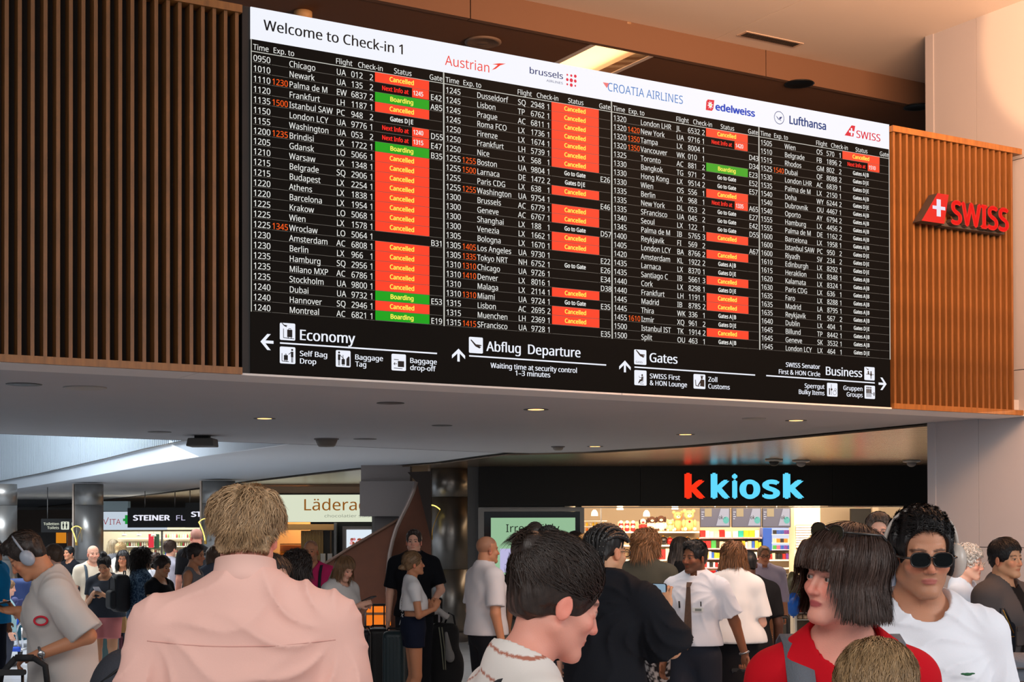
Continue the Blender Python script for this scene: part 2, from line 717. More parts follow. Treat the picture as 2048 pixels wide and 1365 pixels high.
XS = {'time': xs_of('1240', 506, 539, CAP), 'city': xs_of('Palma de M', 577.8, 653, CAP), 'code': xs_of('UA', 672.3, 690.5, CAP), 'num': xs_of('6837', 701.8, 732.5, CAP),
      'gate': xs_of('E42', 860.8, 881.8, CAP), 'hdr': xs_of('Check-in', 715.5, 764.5, 0.036), 'tile': xs_of('Cancelled', 780, 828, TCAP), 'go': xs_of('Gates D|E', 782, 827.5, TCAP)}
XS['chk'] = XS['num']
XS['exp'] = xs_of('1235', 543.5, 574.0, CAP)
for c, rows in enumerate(TABLE):
    X = c * WC
    hd = MB()
    zb = ZT + 0.012
    for s, u in (('Time', 'time'), ('Exp. to', 'exp'), ('Flight', 'code'), ('Check-in', 'c'), ('Status', 's'), ('Gate', 'gate')):
        u_ = {'c': su(715.5), 's': su(787.5), 'gate': su(858.6), 'exp': su(545.8), 'code': su(671)}.get(u, U.get(u))
        put_text(hd, s, X + u_ * WC, zb, 0.036, M_txt, xs=XS['hdr'], bold=0.008)
    hd.box((X + 0.004, -0.003, ZT - 0.0022), (X + WC - 0.004, 0, ZT + 0.0022), M_lineb)
    hd.box((X - (0.0 if c == 0 else 0.004), -0.003, ZB - 0.004), (X + 0.005, 0, VT), M_lineb)
    if c == 3:
        hd.box((X + WC - 0.006, -0.003, ZB - 0.004), (X + WC, 0, VT), M_lineb)
    hd.build('column_header', board)
    for r, p in enumerate(rows):
        z0 = ZT - (r + 1) * RH
        zb = z0 + 0.006
        mb = MB()
        for i, u in ((0, 'time'), (2, 'city'), (3, 'code'), (4, 'num'), (5, 'chk'), (7, 'gate')):
            if p[i]:
                xx = X + U[u] * WC
                put_text(mb, p[i], xx, zb, CAP, M_txt, xs=XS[u], bold=0.008)
        if p[1]:
            put_text(mb, p[1], X + U['exp'] * WC, zb, CAP, M_org, xs=XS['exp'], bold=0.008)
        for a, b in (('time', 'exp'), ('exp', 'city'), ('city', 'code'), ('code', 'num'), ('num', 'chk'), ('chk', 't0'), ('t0', 't1'), ('t1', 'end')):
            xa = X + U[a] * WC
            xb = X + (U[b] * WC if b != 'end' else WC - 0.008) - 0.006
            mb.box((xa, -0.0025, z0 - 0.0011), (xb, 0, z0 + 0.0011), M_line)
        row = mb.build('flight_row', board)
        st = p[6]
        if st:
            mb = MB()
            t0, t1 = X + U['t0'] * WC, X + U['t1'] * WC
            zc = z0 + RH * 0.5 - TCAP * 0.5
            if st in ('C', 'B'):
                mb.box((t0, -0.004, z0 + 0.002), (t1, 0, z0 + RH - 0.0015), M_red if st == 'C' else M_grn)
                put_text(mb, 'Cancelled' if st == 'C' else 'Boarding', (t0 + t1) / 2 - 0.006, zc, TCAP, M_yel, xs=XS['tile'], bold=0.032, align='c', y=-0.006)
            elif st[0] == 'N':
                put_text(mb, 'Next Info at', X + U['n0'] * WC, zc, TCAP, M_rtx, to=X + U['n1'] * WC, bold=0.032, y=-0.004)
                mb.box((X + U['b0'] * WC, -0.004, z0 + 0.004), (X + U['b1'] * WC, 0, z0 + RH - 0.0015), M_red)
                put_text(mb, st[1:], X + U['bt'] * WC, zc, TCAP, M_txt, to=X + U['be'] * WC, bold=0.032, y=-0.006)
            else:
                put_text(mb, st, (t0 + t1) / 2 - 0.006, zc, TCAP, M_txt, xs=XS['go'], bold=0.032, align='c', y=-0.004)
            o = mb.build('status_field', row)


def btext(mb, s, x, y, x2, cap, m, bold=0.0, res=6, yy=-0.004):
    s0, z0 = BP(x, y)
    s1, _ = BP(x2, y)
    put_text(mb, s, s0, z0, cap, m, to=s1, bold=bold, res=res, y=yy)


def flat(mb, pts, m, yy=-0.004):
    """flat polygon in board coordinates, front towards the viewer"""
    vs = [Vector((a, yy, b)) for a, b in pts]
    ar = sum(pts[i][0] * pts[(i + 1) % len(pts)][1] - pts[(i + 1) % len(pts)][0] * pts[i][1] for i in range(len(pts)))
    idx = list(range(len(vs)))
    mb.add(vs, [tuple(idx if ar > 0 else reversed(idx))], m)


def disc(mb, cx, cz, r, m, yy=-0.004, n=20, ry=None):
    flat(mb, [(cx + r * math.cos(2 * PI * k / n), cz + (ry or r) * math.sin(2 * PI * k / n)) for k in range(n)], m, yy)


def stroke(mb, pts, wd, m, yy=-0.004):
    for a, b in zip(pts[:-1], pts[1:]):
        a, b = Vector(a), Vector(b)
        d = (b - a)
        if d.length < 1e-6:
            continue
        n = Vector((-d.y, d.x)).normalized() * wd / 2
        flat(mb, [tuple(a + n), tuple(a - n), tuple(b - n), tuple(b + n)], m, yy)


# header lettering and airline marks
mb = MB()
btext(mb, 'Welcome to Check-in 1', 526.5, 60, 805, 0.067, mat('header_ink', (26, 30, 36), rough=0.9), bold=0.02)
mb.build('header_lettering', board)
M_aus = glow('austrian_red', (236, 52, 38), 1.0)
M_navy = glow('brussels_navy', (20, 50, 110), 1.0)
M_pinkred = glow('brussels_red', (222, 20, 62), 1.0)
M_croa = glow('croatia_blue', (28, 120, 195), 1.0)
M_edel = glow('edelweiss_blue', (10, 70, 190), 1.0)
M_edr = glow('edelweiss_red', (222, 8, 52), 1.0)
M_lh = glow('lufthansa_blue', (8, 60, 125), 1.0)
M_sw = glow('swiss_red', (220, 10, 52), 1.0)
mb = MB()
btext(mb, 'Austrian', 889.5, 130, 978, 0.067, M_aus)
flat(mb, [BP(*q) for q in ((983, 140.5), (992, 133), (995, 130.5), (984, 128.5), (998, 127), (1011, 127.8), (1000, 131), (991, 138))], M_aus)
mb.build('airline_logo', board)
mb = MB()
btext(mb, 'brussels', 1058.8, 147, 1125.5, 0.044, M_navy, bold=0.02)
btext(mb, 'AIRLINES', 1092.5, 163.5, 1125, 0.016, M_navy)
dots = [(1134, 150, 1.4), (1142, 151.6, 1.8), (1150, 152.8, 2.3), (1134, 159.6, 2.2), (1142, 161, 2.8), (1150, 162.6, 2.3), (1134, 169, 1.5), (1142, 170.6, 2.5), (1150, 172, 1.4)]
for x, y, r in dots:
    a, b = BP(x, y)
    disc(mb, a, b, r * 0.0051, M_pinkred)
mb.build('airline_logo', board)
mb = MB()
btext(mb, 'CROATIA AIRLINES', 1215, 182, 1365, 0.062, M_croa)
for i in range(6):
    for j in range(6 - i):
        a, b = BP(1205.5 + j * 2.0 + i * 1.2, 164.5 + i * 1.75 + j * 0.33)
        flat(mb, [(a, b), (a + 0.0095, b - 0.003), (a + 0.006, b - 0.012)], M_aus)
mb.build('airline_logo', board)
mb = MB()
btext(mb, 'edelweiss', 1430, 220, 1509.5, 0.052, M_edel, bold=0.045)
flat(mb, [BP(*q) for q in ((1412, 203), (1415, 199.2), (1428, 200.8), (1426, 218), (1423, 222.2), (1411, 220.3))], M_edr)
a, b = BP(1419.7, 210.6)
for k in range(8):
    an = 2 * PI * k / 8 + 0.2
    flat(mb, [(a + 0.030 * math.cos(an), b + 0.036 * math.sin(an)), (a + 0.012 * math.cos(an + 0.5), b + 0.014 * math.sin(an + 0.5)), (a, b), (a + 0.012 * math.cos(an - 0.5), b + 0.014 * math.sin(an - 0.5))], M_white, -0.0055)
disc(mb, a, b, 0.007, M_yel, -0.007)
mb.build('airline_logo', board)
mb = MB()
btext(mb, 'Lufthansa', 1578, 247.5, 1651.5, 0.063, M_lh, bold=0.032)
a, b = BP(1557.7, 235.9)
R_ = 0.0495
ring = [(a + R_ * math.cos(2 * PI * k / 32), b + R_ * math.sin(2 * PI * k / 32)) for k in range(33)]
stroke(mb, ring, 0.005, M_lh)
flat(mb, [(a - 0.035, b + 0.012), (a - 0.018, b + 0.004), (a - 0.002, b - 0.012), (a - 0.004, b - 0.02)], M_lh)
flat(mb, [(a - 0.002, b - 0.006), (a + 0.008, b + 0.008), (a + 0.032, b + 0.012), (a + 0.02, b - 0.006), (a + 0.006, b - 0.014)], M_lh)
stroke(mb, [(a, b - 0.012), (a + 0.02, b - 0.022)], 0.004, M_lh)
mb.build('airline_logo', board)
mb = MB()
btext(mb, 'SWISS', 1712, 275.5, 1760, 0.060, M_sw, bold=0.02)
flat(mb, [BP(*q) for q in ((1688.5, 271), (1702.5, 251), (1709.8, 252.3), (1706, 273.8))], M_sw)
a, b = BP(1702, 264)
for q in (((-0.007, -0.032), (0.009, 0.03)), ((-0.027, -0.009), (0.028, 0.008))):
    (xa, za), (xb, zb) = q
    flat(mb, [(a + xa, b + za), (a + xb, b + za), (a + xb, b + zb), (a + xa, b + zb)], M_white, -0.0055)
mb.build('airline_logo', board)

# wayfinding strip
M_icon = glow('icon_white', (240, 244, 255), 0.97)


def icon(x0, y0, x1, y1):
    """white square seen with corners (x0,y0) top left and (x1,y1) bottom left..right extents; returns its frame"""
    s0, zt = BP(x0, y0)
    s1, _ = BP(x1, y0)
    _, zb_ = BP(x0, y1)
    mb_ = MB()
    mb_.rbox((s0, -0.004, zb_), (s1, 0, zt), 0.008, M_icon)
    return mb_, s0, zb_, s1 - s0, zt - zb_


def ipoly(mb_, fr, pts):
    s, z, w_, h_ = fr
    flat(mb_, [(s + a * w_, z + b * h_) for a, b in pts], M_ink, -0.006)


def iline(mb_, fr, pts, wd=0.04):
    s, z, w_, h_ = fr
    stroke(mb_, [(s + a * w_, z + b * h_) for a, b in pts], wd * w_, M_ink, -0.006)


def ibox(mb_, fr, x0, y0, x1, y1):
    ipoly(mb_, fr, [(x0, y0), (x1, y0), (x1, y1), (x0, y1)])


def iman(mb_, fr, x, y0, h, wd=0.16):
    s, z, w_, h_ = fr
    disc(mb_, s + x * w_, z + (y0 + h) * h_, 0.07 * w_, M_ink, -0.006, 10)
    ibox(mb_, fr, x - wd / 2, y0 + h * 0.42, x + wd / 2, y0 + h * 0.86)
    ibox(mb_, fr, x - wd / 3, y0, x - 0.01, y0 + h * 0.5)
    ibox(mb_, fr, x + 0.01, y0, x + wd / 3, y0 + h * 0.5)


def iplane(mb_, fr, cx, cy, k):
    ipoly(mb_, fr, [(cx + a * k, cy + b * k) for a, b in ((-0.42, 0.30), (-0.36, 0.34), (-0.02, 0.05), (0.36, 0.03), (0.40, -0.02), (0.22, -0.06), (0.36, -0.10), (0.24, -0.20), (-0.06, -0.08))])


def suitcase_icon(mb_, fr, x0, y0, x1, y1):
    ibox(mb_, fr, x0, y0, x1, y1)
    iline(mb_, fr, [(x0 + 0.1, y1), (x0 + 0.1, y1 + 0.07), (x1 - 0.1, y1 + 0.07), (x1 - 0.1, y1)], 0.03)
    for x in (x0 + 0.07, x1 - 0.07):
        s, z, w_, h_ = fr
        disc(mb_, s + x * w_, z + (y0 - 0.04) * h_, 0.035 * w_, M_ink, -0.006, 8)


ICONS = []
m1, *fr = icon(559.6, 645.8, 590, 680)
iplane(m1, fr, 0.28, 0.86, 0.5)
suitcase_icon(m1, fr, 0.46, 0.18, 0.80, 0.62)
iline(m1, fr, [(0.22, 0.66), (0.22, 0.13), (0.92, 0.10)])
m1.build('pictogram', board)
m1, *fr = icon(559.6, 693.4, 590.3, 727)
iman(m1, fr, 0.78, 0.08, 0.75)
suitcase_icon(m1, fr, 0.24, 0.2, 0.5, 0.5)
iline(m1, fr, [(0.12, 0.6), (0.12, 0.14), (0.56, 0.12)])
iline(m1, fr, [(0.72, 0.68), (0.55, 0.55)])
m1.build('pictogram', board)
m1, *fr = icon(671.6, 700.6, 700.6, 733.8)
iman(m1, fr, 0.2, 0.08, 0.78)
suitcase_icon(m1, fr, 0.37, 0.15, 0.6, 0.48)
ipoly(m1, fr, [(0.70, 0.08), (0.92, 0.08), (0.92, 0.62), (0.85, 0.66), (0.70, 0.5)])
iline(m1, fr, [(0.26, 0.7), (0.46, 0.55), (0.47, 0.72)])
m1.build('pictogram', board)
m1, *fr = icon(783, 708, 811.3, 741)
ibox(m1, fr, 0.42, 0.22, 0.86, 0.58)
iline(m1, fr, [(0.14, 0.66), (0.48, 0.65)])
iline(m1, fr, [(0.14, 0.14), (0.75, 0.12)])
iline(m1, fr, [(0.36, 0.40), (0.14, 0.40), (0.22, 0.48)])
iline(m1, fr, [(0.14, 0.40), (0.22, 0.32)])
m1.build('pictogram', board)
m1, *fr = icon(937.8, 674, 965.2, 706)
iplane(m1, fr, 0.5, 0.5, 1.0)
m1.build('pictogram', board)
m1, *fr = icon(1268.2, 699.2, 1292, 729)
iplane(m1, fr, 0.5, 0.66, 0.95)
put_text(m1, 'Gates', fr[0] + 0.1 * fr[2], fr[1] + 0.1 * fr[3], 0.14 * fr[3], M_ink, to=fr[0] + 0.66 * fr[2], y=-0.006)
m1.build('pictogram', board)
m1, *fr = icon(1268.6, 740.5, 1292.4, 770.5)
s_, z_, w_, h_ = fr
disc(m1, s_ + 0.62 * w_, z_ + 0.68 * h_, 0.07 * w_, M_ink, -0.006, 10)
ipoly(m1, fr, [(0.5, 0.3), (0.66, 0.3), (0.70, 0.58), (0.58, 0.6)])
ipoly(m1, fr, [(0.34, 0.28), (0.60, 0.28), (0.60, 0.38), (0.40, 0.40), (0.34, 0.12), (0.28, 0.12)])
iline(m1, fr, [(0.74, 0.6), (0.68, 0.22), (0.42, 0.2)], 0.03)
iline(m1, fr, [(0.42, 0.1), (0.76, 0.08)], 0.03)
iline(m1, fr, [(0.56, 0.5), (0.38, 0.52), (0.36, 0.62)], 0.03)
m1.build('pictogram', board)
m1, *fr = icon(1387, 748.4, 1410, 777.5)
s_, z_, w_, h_ = fr
disc(m1, s_ + 0.68 * w_, z_ + 0.76 * h_, 0.09 * w_, M_ink, -0.006, 12)
ibox(m1, fr, 0.56, 0.84, 0.82, 0.90)
ipoly(m1, fr, [(0.52, 0.18), (0.90, 0.15), (0.90, 0.62), (0.62, 0.66), (0.34, 0.26), (0.40, 0.2), (0.56, 0.4)])
iline(m1, fr, [(0.12, 0.6), (0.16, 0.2), (0.46, 0.18)], 0.06)
m1.build('pictogram', board)
m1, *fr = icon(1728.6, 734, 1748.5, 760.4)
iplane(m1, fr, 0.24, 0.84, 0.42)
iman(m1, fr, 0.62, 0.12, 0.5)
disc(m1, fr[0] + 0.35 * fr[2], fr[1] + 0.64 * fr[3], 0.07 * fr[2], M_ink, -0.006, 10)
ibox(m1, fr, 0.28, 0.46, 0.44, 0.58)
iline(m1, fr, [(0.12, 0.44), (0.9, 0.43)])
m1.build('pictogram', board)
m1, *fr = icon(1654, 766, 1674.2, 793)
ibox(m1, fr, 0.14, 0.12, 0.24, 0.6)
iline(m1, fr, [(0.38, 0.1), (0.38, 0.9)])
s_, z_, w_, h_ = fr
disc(m1, s_ + 0.4 * w_, z_ + 0.52 * h_, 0.09 * w_, M_ink, -0.006, 10)
stroke(m1, [(s_ + w_ * (0.7 + 0.17 * math.cos(k * PI / 8)), z_ + h_ * (0.28 + 0.15 * math.sin(k * PI / 8))) for k in range(17)], 0.003, M_ink, -0.006)
stroke(m1, [(s_ + w_ * (0.78 + 0.09 * math.cos(k * PI / 6)), z_ + h_ * (0.52 + 0.08 * math.sin(k * PI / 6))) for k in range(13)], 0.003, M_ink, -0.006)
m1.build('pictogram', board)
m1, *fr = icon(1729, 771.2, 1749.2, 797.6)
for x in (0.2, 0.38, 0.56):
    iman(m1, fr, x, 0.12, 0.72, 0.15)
iline(m1, fr, [(0.62, 0.42), (0.8, 0.36)])
ibox(m1, fr, 0.84, 0.24, 0.93, 0.5)
m1.build('pictogram', board)

WAY = [('Economy', 599.5, 680.5, 710, 0.068, 0.03), ('Self Bag', 599.2, 712.5, 654, 0.034, 0.028), ('Drop', 599.5, 727.5, 632, 0.034, 0.028),
       ('Baggage', 709.8, 719.5, 765.5, 0.034, 0.028), ('Tag', 710, 733.5, 732, 0.034, 0.028), ('Baggage', 819.8, 726.3, 873.2, 0.034, 0.028),
       ('drop-off', 819.8, 740.5, 871, 0.034, 0.028),
       ('Abflug', 972, 702.5, 1041, 0.068, 0.03), ('Departure', 1055.5, 708.5, 1160.5, 0.068, 0.03),
       ('Waiting time at security control', 980.5, 736.2, 1153.2, 0.036, 0.028), ('1–3 minutes', 1030, 751.5, 1100, 0.036, 0.028),
       ('Gates', 1298.5, 724.5, 1354.5, 0.068, 0.03), ('SWISS First', 1299, 757.2, 1359.5, 0.036, 0.028), ('& HON Lounge', 1299, 770.8, 1373.5, 0.036, 0.028),
       ('Zoll', 1415.8, 763.7, 1434, 0.036, 0.028), ('Customs', 1415.8, 777.4, 1459, 0.036, 0.028),
       ('SWISS Senator', 1571, 734.2, 1639.6, 0.036, 0.028), ('First & HON Circle', 1557, 748.2, 1639.8, 0.036, 0.028), ('Business', 1651, 750.5, 1723.6, 0.068, 0.03),
       ('Sperrgut', 1608.6, 776.3, 1648.4, 0.036, 0.028), ('Bulky Items', 1597, 788.5, 1648.4, 0.036, 0.028),
       ('Gruppen', 1686, 780.5, 1724.2, 0.036, 0.028), ('Groups', 1692.6, 793.5, 1724.6, 0.036, 0.028)]
for w_ in WAY:
    LT.want(w_[0], w_[5], 6)
LT.make()
for s, x, y, x2, cap, b in WAY:
    mb = MB()
    btext(mb, s, x, y, x2, cap, M_icon, bold=b)
    mb.build('wayfinding_lettering', board)
mb = MB()
for (xa, ya), (xb, yb) in (((559.5, 686.5), (873.5, 707.6)), ((937.8, 712.2), (1211.8, 730.7)), ((1268.3, 734.7), (1509.6, 750.8)), ((1531.8, 751.8), (1748.8, 766.5))):
    stroke(mb, [BP(xa, ya), BP(xb, yb)], 0.010, M_icon)
mb.build('divider_line', board)


def arrow(cx, cy, dx, dz, L):
    a, b = BP(cx, cy)
    d = Vector((dx, dz))
    n = Vector((-dz, dx))
    c = Vector((a, b))
    tip = c + d * L / 2
    mb_ = MB()
    stroke(mb_, [tuple(c - d * L / 2), tuple(tip - d * 0.012)], 0.019, M_icon)
    for sg in (1, -1):
        q = n * sg
        p0 = tip
        p1 = tip - d * 0.055 + q * 0.052
        w2 = d * -0.026
        flat(mb_, [tuple(p0), tuple(p0 + w2), tuple(p1 + w2 * 0.6), tuple(p1 + d * 0.008)], M_icon, -0.0045)
    mb_.build('arrow', board)


arrow(533.5, 684.5, -1, 0, 0.090)
arrow(916.5, 710.8, 0, 1, 0.090)
arrow(1249.2, 733.4, 0, 1, 0.088)
arrow(1764.4, 768.3, 1, 0, 0.090)
# ------------------------------------------------------------------ setting
M_soffit = mat('soffit_paint', (178, 177, 180), rough=0.75, noise=0.03, nscale=3)
M_strip = mat('soffit_strip', (222, 218, 216), rough=0.7)
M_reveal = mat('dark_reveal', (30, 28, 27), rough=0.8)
M_highc = mat('high_ceiling_plaster', (226, 214, 202), rough=0.85, noise=0.02, nscale=2)
M_step_shade = mat('ceiling_step_shade', (112, 82, 62), rough=0.85)  # step darkened in its colour to stand for shade
M_shade_brown = mat('ceiling_shade_brown', (108, 72, 46), rough=0.85)  # shade of the lower ceiling put into the colour, not a different paint
M_pier = mat('pier_cladding', (166, 164, 168), rough=0.55, noise=0.02, nscale=2)
M_floor = mat('floor_stone', (198, 202, 208), rough=0.18, noise=0.10, nscale=9)
M_plank = mat('ceiling_metal', (150, 128, 108), rough=0.26, metal=0.85)
M_steel = mat('column_steel', (150, 146, 142), rough=0.34, metal=0.8, noise=0.10, nscale=3, stretch=(1, 1, 0.3))
M_gallery = mat('gallery_underside', (190, 192, 196), rough=0.7)
M_fascia = mat('gallery_fascia', (222, 230, 238), rough=0.5)
M_fin = mat('balustrade_fin', (200, 212, 222), rough=0.5)
M_dark = mat('near_black', (17, 16, 16), rough=0.6)
M_grey = mat('mid_grey_panel', (128, 122, 122), rough=0.7)
M_alu = mat('aluminium', (150, 148, 146), rough=0.35, metal=0.7)

# floor: large stone slabs near, one sheet further out
MB().box((-46, -6, -0.1), (16, 72, 0.0), M_floor).build('floor')
tag(bpy.data.objects['floor'], kind='structure')
grid = MB()
for i in range(40):
    x = -30 + i * 1.2
    grid.box((x, 8, 0.0), (x + 0.008, 60, 0.0006), M_grey)
for i in range(44):
    y = 8 + i * 1.2
    grid.box((-30, y, 0.0), (12, y + 0.008, 0.0006), M_grey)
grid.build('floor_joints', bpy.data.objects['floor'])

# soffit under the board
far = [(-900, 850), (0, 868), (220, 876), (440, 883.5), (595, 889), (760, 896), (950, 904), (1060, 907), (1152, 905.5), (1371, 891.5), (1595, 871.5), (1870, 845)]
fp = [PZ(x, y, ZS) for x, y in far]
sr_c = (fp[-1] - BO).dot(E1)
n1, n2 = ST(sr_c + 0.6, 0.115, 0), ST(-7.0, 0.115, 0)
right_end = fp[-1] + E1 * 0.6
poly = [Vector((n2.x, n2.y, ZS)), Vector((n1.x, n1.y, ZS)), Vector((right_end.x, right_end.y, ZS))] + [Vector((p.x, p.y, ZS)) for p in reversed(fp)]
ce = MB()
ce.prism(list(reversed(poly)), (0, 0, 0.14), M_soffit)
ceiling = ce.build('ceiling')
tag(ceiling, 'pale grey low ceiling under the departure board', kind='structure')
# brighter drop strip right behind the board, two panels meeting under the board
for a, b in ((-7.0, -0.35), (-0.345, 2.9), (2.905, 9.5)):
    q = [ST(a, 0.0, ZS - 0.014), ST(b, 0.0, ZS - 0.014), ST(b, 0.42, ZS - 0.014), ST(a, 0.42, ZS - 0.014)]
    MB().prism(q, (0, 0, 0.0135), M_strip).build('soffit_panel', ceiling)
# far lip of the soffit
lip = MB()
for a, b in zip(fp[:-1], fp[1:]):
    d = (b - a).normalized()
    n = Vector((-d.y, d.x, 0)) * 0.05
    lip.prism([a, b, b + n, a + n], (0, 0, 0.15), M_reveal)
lip.build('soffit_lip', ceiling)

# metal plank ceiling over the shops
ZM = ZS - 0.022
fas = [(-420, 1011), (-260, 1003), (-100, 994), (0, 984), (80, 972), (150, 960), (225, 946.5), (300, 932), (362, 922), (425, 912), (510, 900), (595, 888), (760, 892), (950, 899)]
fa = [PZ(x, y, ZS) + Vector((0, 0, 0.006)) for x, y in fas]


def edge_x(y):
    pts_ = sorted([(p.y, p.x) for p in fa])
    if y <= pts_[0][0]:
        return pts_[0][1]
    for (y0, x0), (y1, x1) in zip(pts_[:-1], pts_[1:]):
        if y <= y1:
            return x0 + (x1 - x0) * (y - y0) / (y1 - y0)
    return pts_[-1][1] - (y - pts_[-1][0])


# gallery at the left: fascia, underside and slatted balustrade
gr = [(-420, 1041), (-260, 1035), (-100, 1029), (0, 1022), (120, 1010), (250, 995.5), (380, 979), (500, 962), (600, 950), (700, 938.5), (800, 931), (870, 925.5), (950, 914), (1010, 906.5)]
ga = [PZ(x, y, ZS) + Vector((0, 0, 0.006)) for x, y in gr]
e2 = [Vector(p) for p in (fp[11], fp[10], fp[9], fp[8])] + [Vector(p) for p in reversed(ga)]
e2 = sorted([(p.y, p.x) for p in e2])


def edge2(y):
    if y <= e2[0][0]:
        return e2[0][1]
    for (y0, x0), (y1, x1) in zip(e2[:-1], e2[1:]):
        if y <= y1:
            return x0 + (x1 - x0) * (y - y0) / (y1 - y0)
    return e2[-1][1]


mc = empty('ceiling', (4, 20, ZM))
tag(mc, 'glossy metal plank ceiling in front of the shops', kind='structure')
y = e2[0][0]
while y < 72:
    wd = 0.30 if y < 26 else 0.9
    xa, xb = edge2(y) + 0.12, edge2(y + wd) + 0.12
    o = MB().prism([(xa, y, ZM), (9.5, y, ZM), (9.5, y + wd - .014, ZM), (xb, y + wd - .014, ZM)], (0, 0, 0.02), M_plank).build('ceiling_plank', mc)
    o.matrix_parent_inverse = Matrix.Translation((-4, -20, -ZM))
    o = MB().prism([(xa, y, ZM + .12), (16, y, ZM + .12), (16, y + wd, ZM + .12), (xb, y + wd, ZM + .12)], (0, 0, 0.03), M_reveal).build('ceiling_void', mc)
    o.matrix_parent_inverse = Matrix.Translation((-4, -20, -ZM))
    y += wd

g = MB()
vs = fa + ga
for i in range(len(fa) - 1):
    a, b, c, d = fa[i], fa[i + 1], ga[i + 1], ga[i]
    g.prism([a, d, c, b], (0, 0, 0.12), M_gallery)
gal = g.build('ceiling')
tag(gal, 'grey underside of the curved gallery', kind='structure')
fm = MB()
lp = MB()
for a, b in zip(fa[:-1], fa[1:]):
    d = (b - a).normalized()
    n = Vector((d.y, -d.x, 0))
    if n.y > 0:
        n = -n
    fm.prism([a, b, b + n * 0.05, a + n * 0.05], (0, 0, 0.25), M_fascia)
    lp.prism([a + Vector((0, 0, 0.25)), b + Vector((0, 0, 0.25)), b + n * 0.09 + Vector((0, 0, 0.25)), a + n * 0.09 + Vector((0, 0, 0.25))], (0, 0, 0.02), M_alu)
fm.build('fascia', gal)
lp.build('fascia_cap', gal)
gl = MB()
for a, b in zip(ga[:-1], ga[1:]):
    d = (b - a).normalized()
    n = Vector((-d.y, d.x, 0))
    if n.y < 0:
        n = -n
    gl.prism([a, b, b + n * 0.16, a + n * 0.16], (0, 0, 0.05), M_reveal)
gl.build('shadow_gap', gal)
for k, (dz, off, m) in enumerate(((0.0, 0.16, M_alu),)):
    tr = MB()
    for a, b in zip(ga[:-1], ga[1:]):
        d = (b - a).normalized()
        n = Vector((-d.y, d.x, 0))
        if n.y < 0:
            n = -n
        tr.prism([a + n * off, b + n * off, b + n * (off + 0.5), a + n * (off + 0.5)], (0, 0, 0.04), m)
    tr.build('edge_trim', gal)
# balustrade of upright fins over the fascia
fins, back = MB(), MB()
cum = [0]
for a, b in zip(fa[:-1], fa[1:]):
    cum.append(cum[-1] + (b - a).length)


def along(dist):
    for i in range(len(fa) - 1):
        if dist <= cum[i + 1] or i == len(fa) - 2:
            t = (dist - cum[i]) / (cum[i + 1] - cum[i])
            d = (fa[i + 1] - fa[i]).normalized()
            n = Vector((-d.y, d.x, 0))
            if n.y < 0:
                n = -n
            return fa[i].lerp(fa[i + 1], t), d, n


s = 0.0
fin_total = 0
M_fin2 = mat('balustrade_back', (84, 94, 102), rough=0.7)
while s < cum[-1]:
    p, d, n = along(s)
    p = p + n * 0.04
    z0, z1 = 0.27, 2.0
    q = [p, p + d * 0.05, p + d * 0.05 + n * 0.06, p + n * 0.06]
    fins.prism([v + Vector((0, 0, z0)) for v in q], (0, 0, z1 - z0), M_fin)
    s += 0.13
bal = empty('balustrade', fa[4])
tag(bal, 'pale blue slatted balustrade along the gallery edge above the left shops', 'balustrade')
fo = fins.build('fin_row', bal)
fo.matrix_parent_inverse = Matrix.Translation(-fa[4])
tag(fo, kind='stuff')
for i in range(len(fa) - 1):
    a, b = fa[i], fa[i + 1]
    d = (b - a).normalized()
    n = Vector((-d.y, d.x, 0))
    n = n if n.y > 0 else -n
    o = MB().prism([a + n * 0.12 + Vector((0, 0, .27)), b + n * 0.12 + Vector((0, 0, .27)), b + n * 0.14 + Vector((0, 0, .27)), a + n * 0.14 + Vector((0, 0, .27))], (0, 0, 1.73), M_fin2).build('backing_panel', bal)
    o.matrix_parent_inverse = Matrix.Translation(-fa[4])
    o = MB().prism([a + Vector((0, 0, 2.0)), b + Vector((0, 0, 2.0)), b + n * 0.14 + Vector((0, 0, 2.0)), a + n * 0.14 + Vector((0, 0, 2.0))], (0, 0, 0.05), M_alu).build('top_rail', bal)
    o.matrix_parent_inverse = Matrix.Translation(-fa[4])

# walls closing the space
MB().box((-46, 71, 0), (16, 72, 16), mat('far_wall_paint', (150, 150, 152), rough=0.8)).build('wall_back')
MB().box((-46.4, -6, 0), (-46, 72, 16), mat('far_wall_paint', (150, 150, 152))).build('wall_left')
for n_ in ('wall_back', 'wall_left'):
    tag(bpy.data.objects[n_], kind='structure')

# the pier at the right: its face runs back along the board's normal
pe = PZ(1870, 845, ZS)
pc = Vector((pe.x, pe.y, 0))
HC = 6.62
pier = MB()
for a, b in ((0, 0.52), (0.524, 1.25), (1.254, 2.2)):
    q = [pc - E2 * a + E1 * 0.012, pc - E2 * b + E1 * 0.012, pc - E2 * b + E1 * 0.35, pc - E2 * a + E1 * 0.35]
    for z0, z1 in ((0, 1.7), (1.706, 3.3), (3.306, 5.2), (5.206, HC + 0.4)):
        MB().prism([v + Vector((0, 0, z0)) for v in q], (0, 0, z1 - z0), M_pier).build('cladding_panel')
wr = empty('wall_right', pc)
tag(wr, kind='structure')
q = [pc + E1 * 0.05, pc - E2 * 6 + E1 * 0.05, pc - E2 * 6 + E1 * 0.4, pc + E1 * 0.4]
for o in [o for o in bpy.data.objects if o.name.startswith('cladding_panel')]:
    o.parent = wr
    o.matrix_parent_inverse = Matrix.Translation(-pc)
core = MB().prism([v for v in q], (0, 0, HC + 0.4), M_reveal)
o = core.build('pier_core', wr)
o.matrix_parent_inverse = Matrix.Translation(-pc)
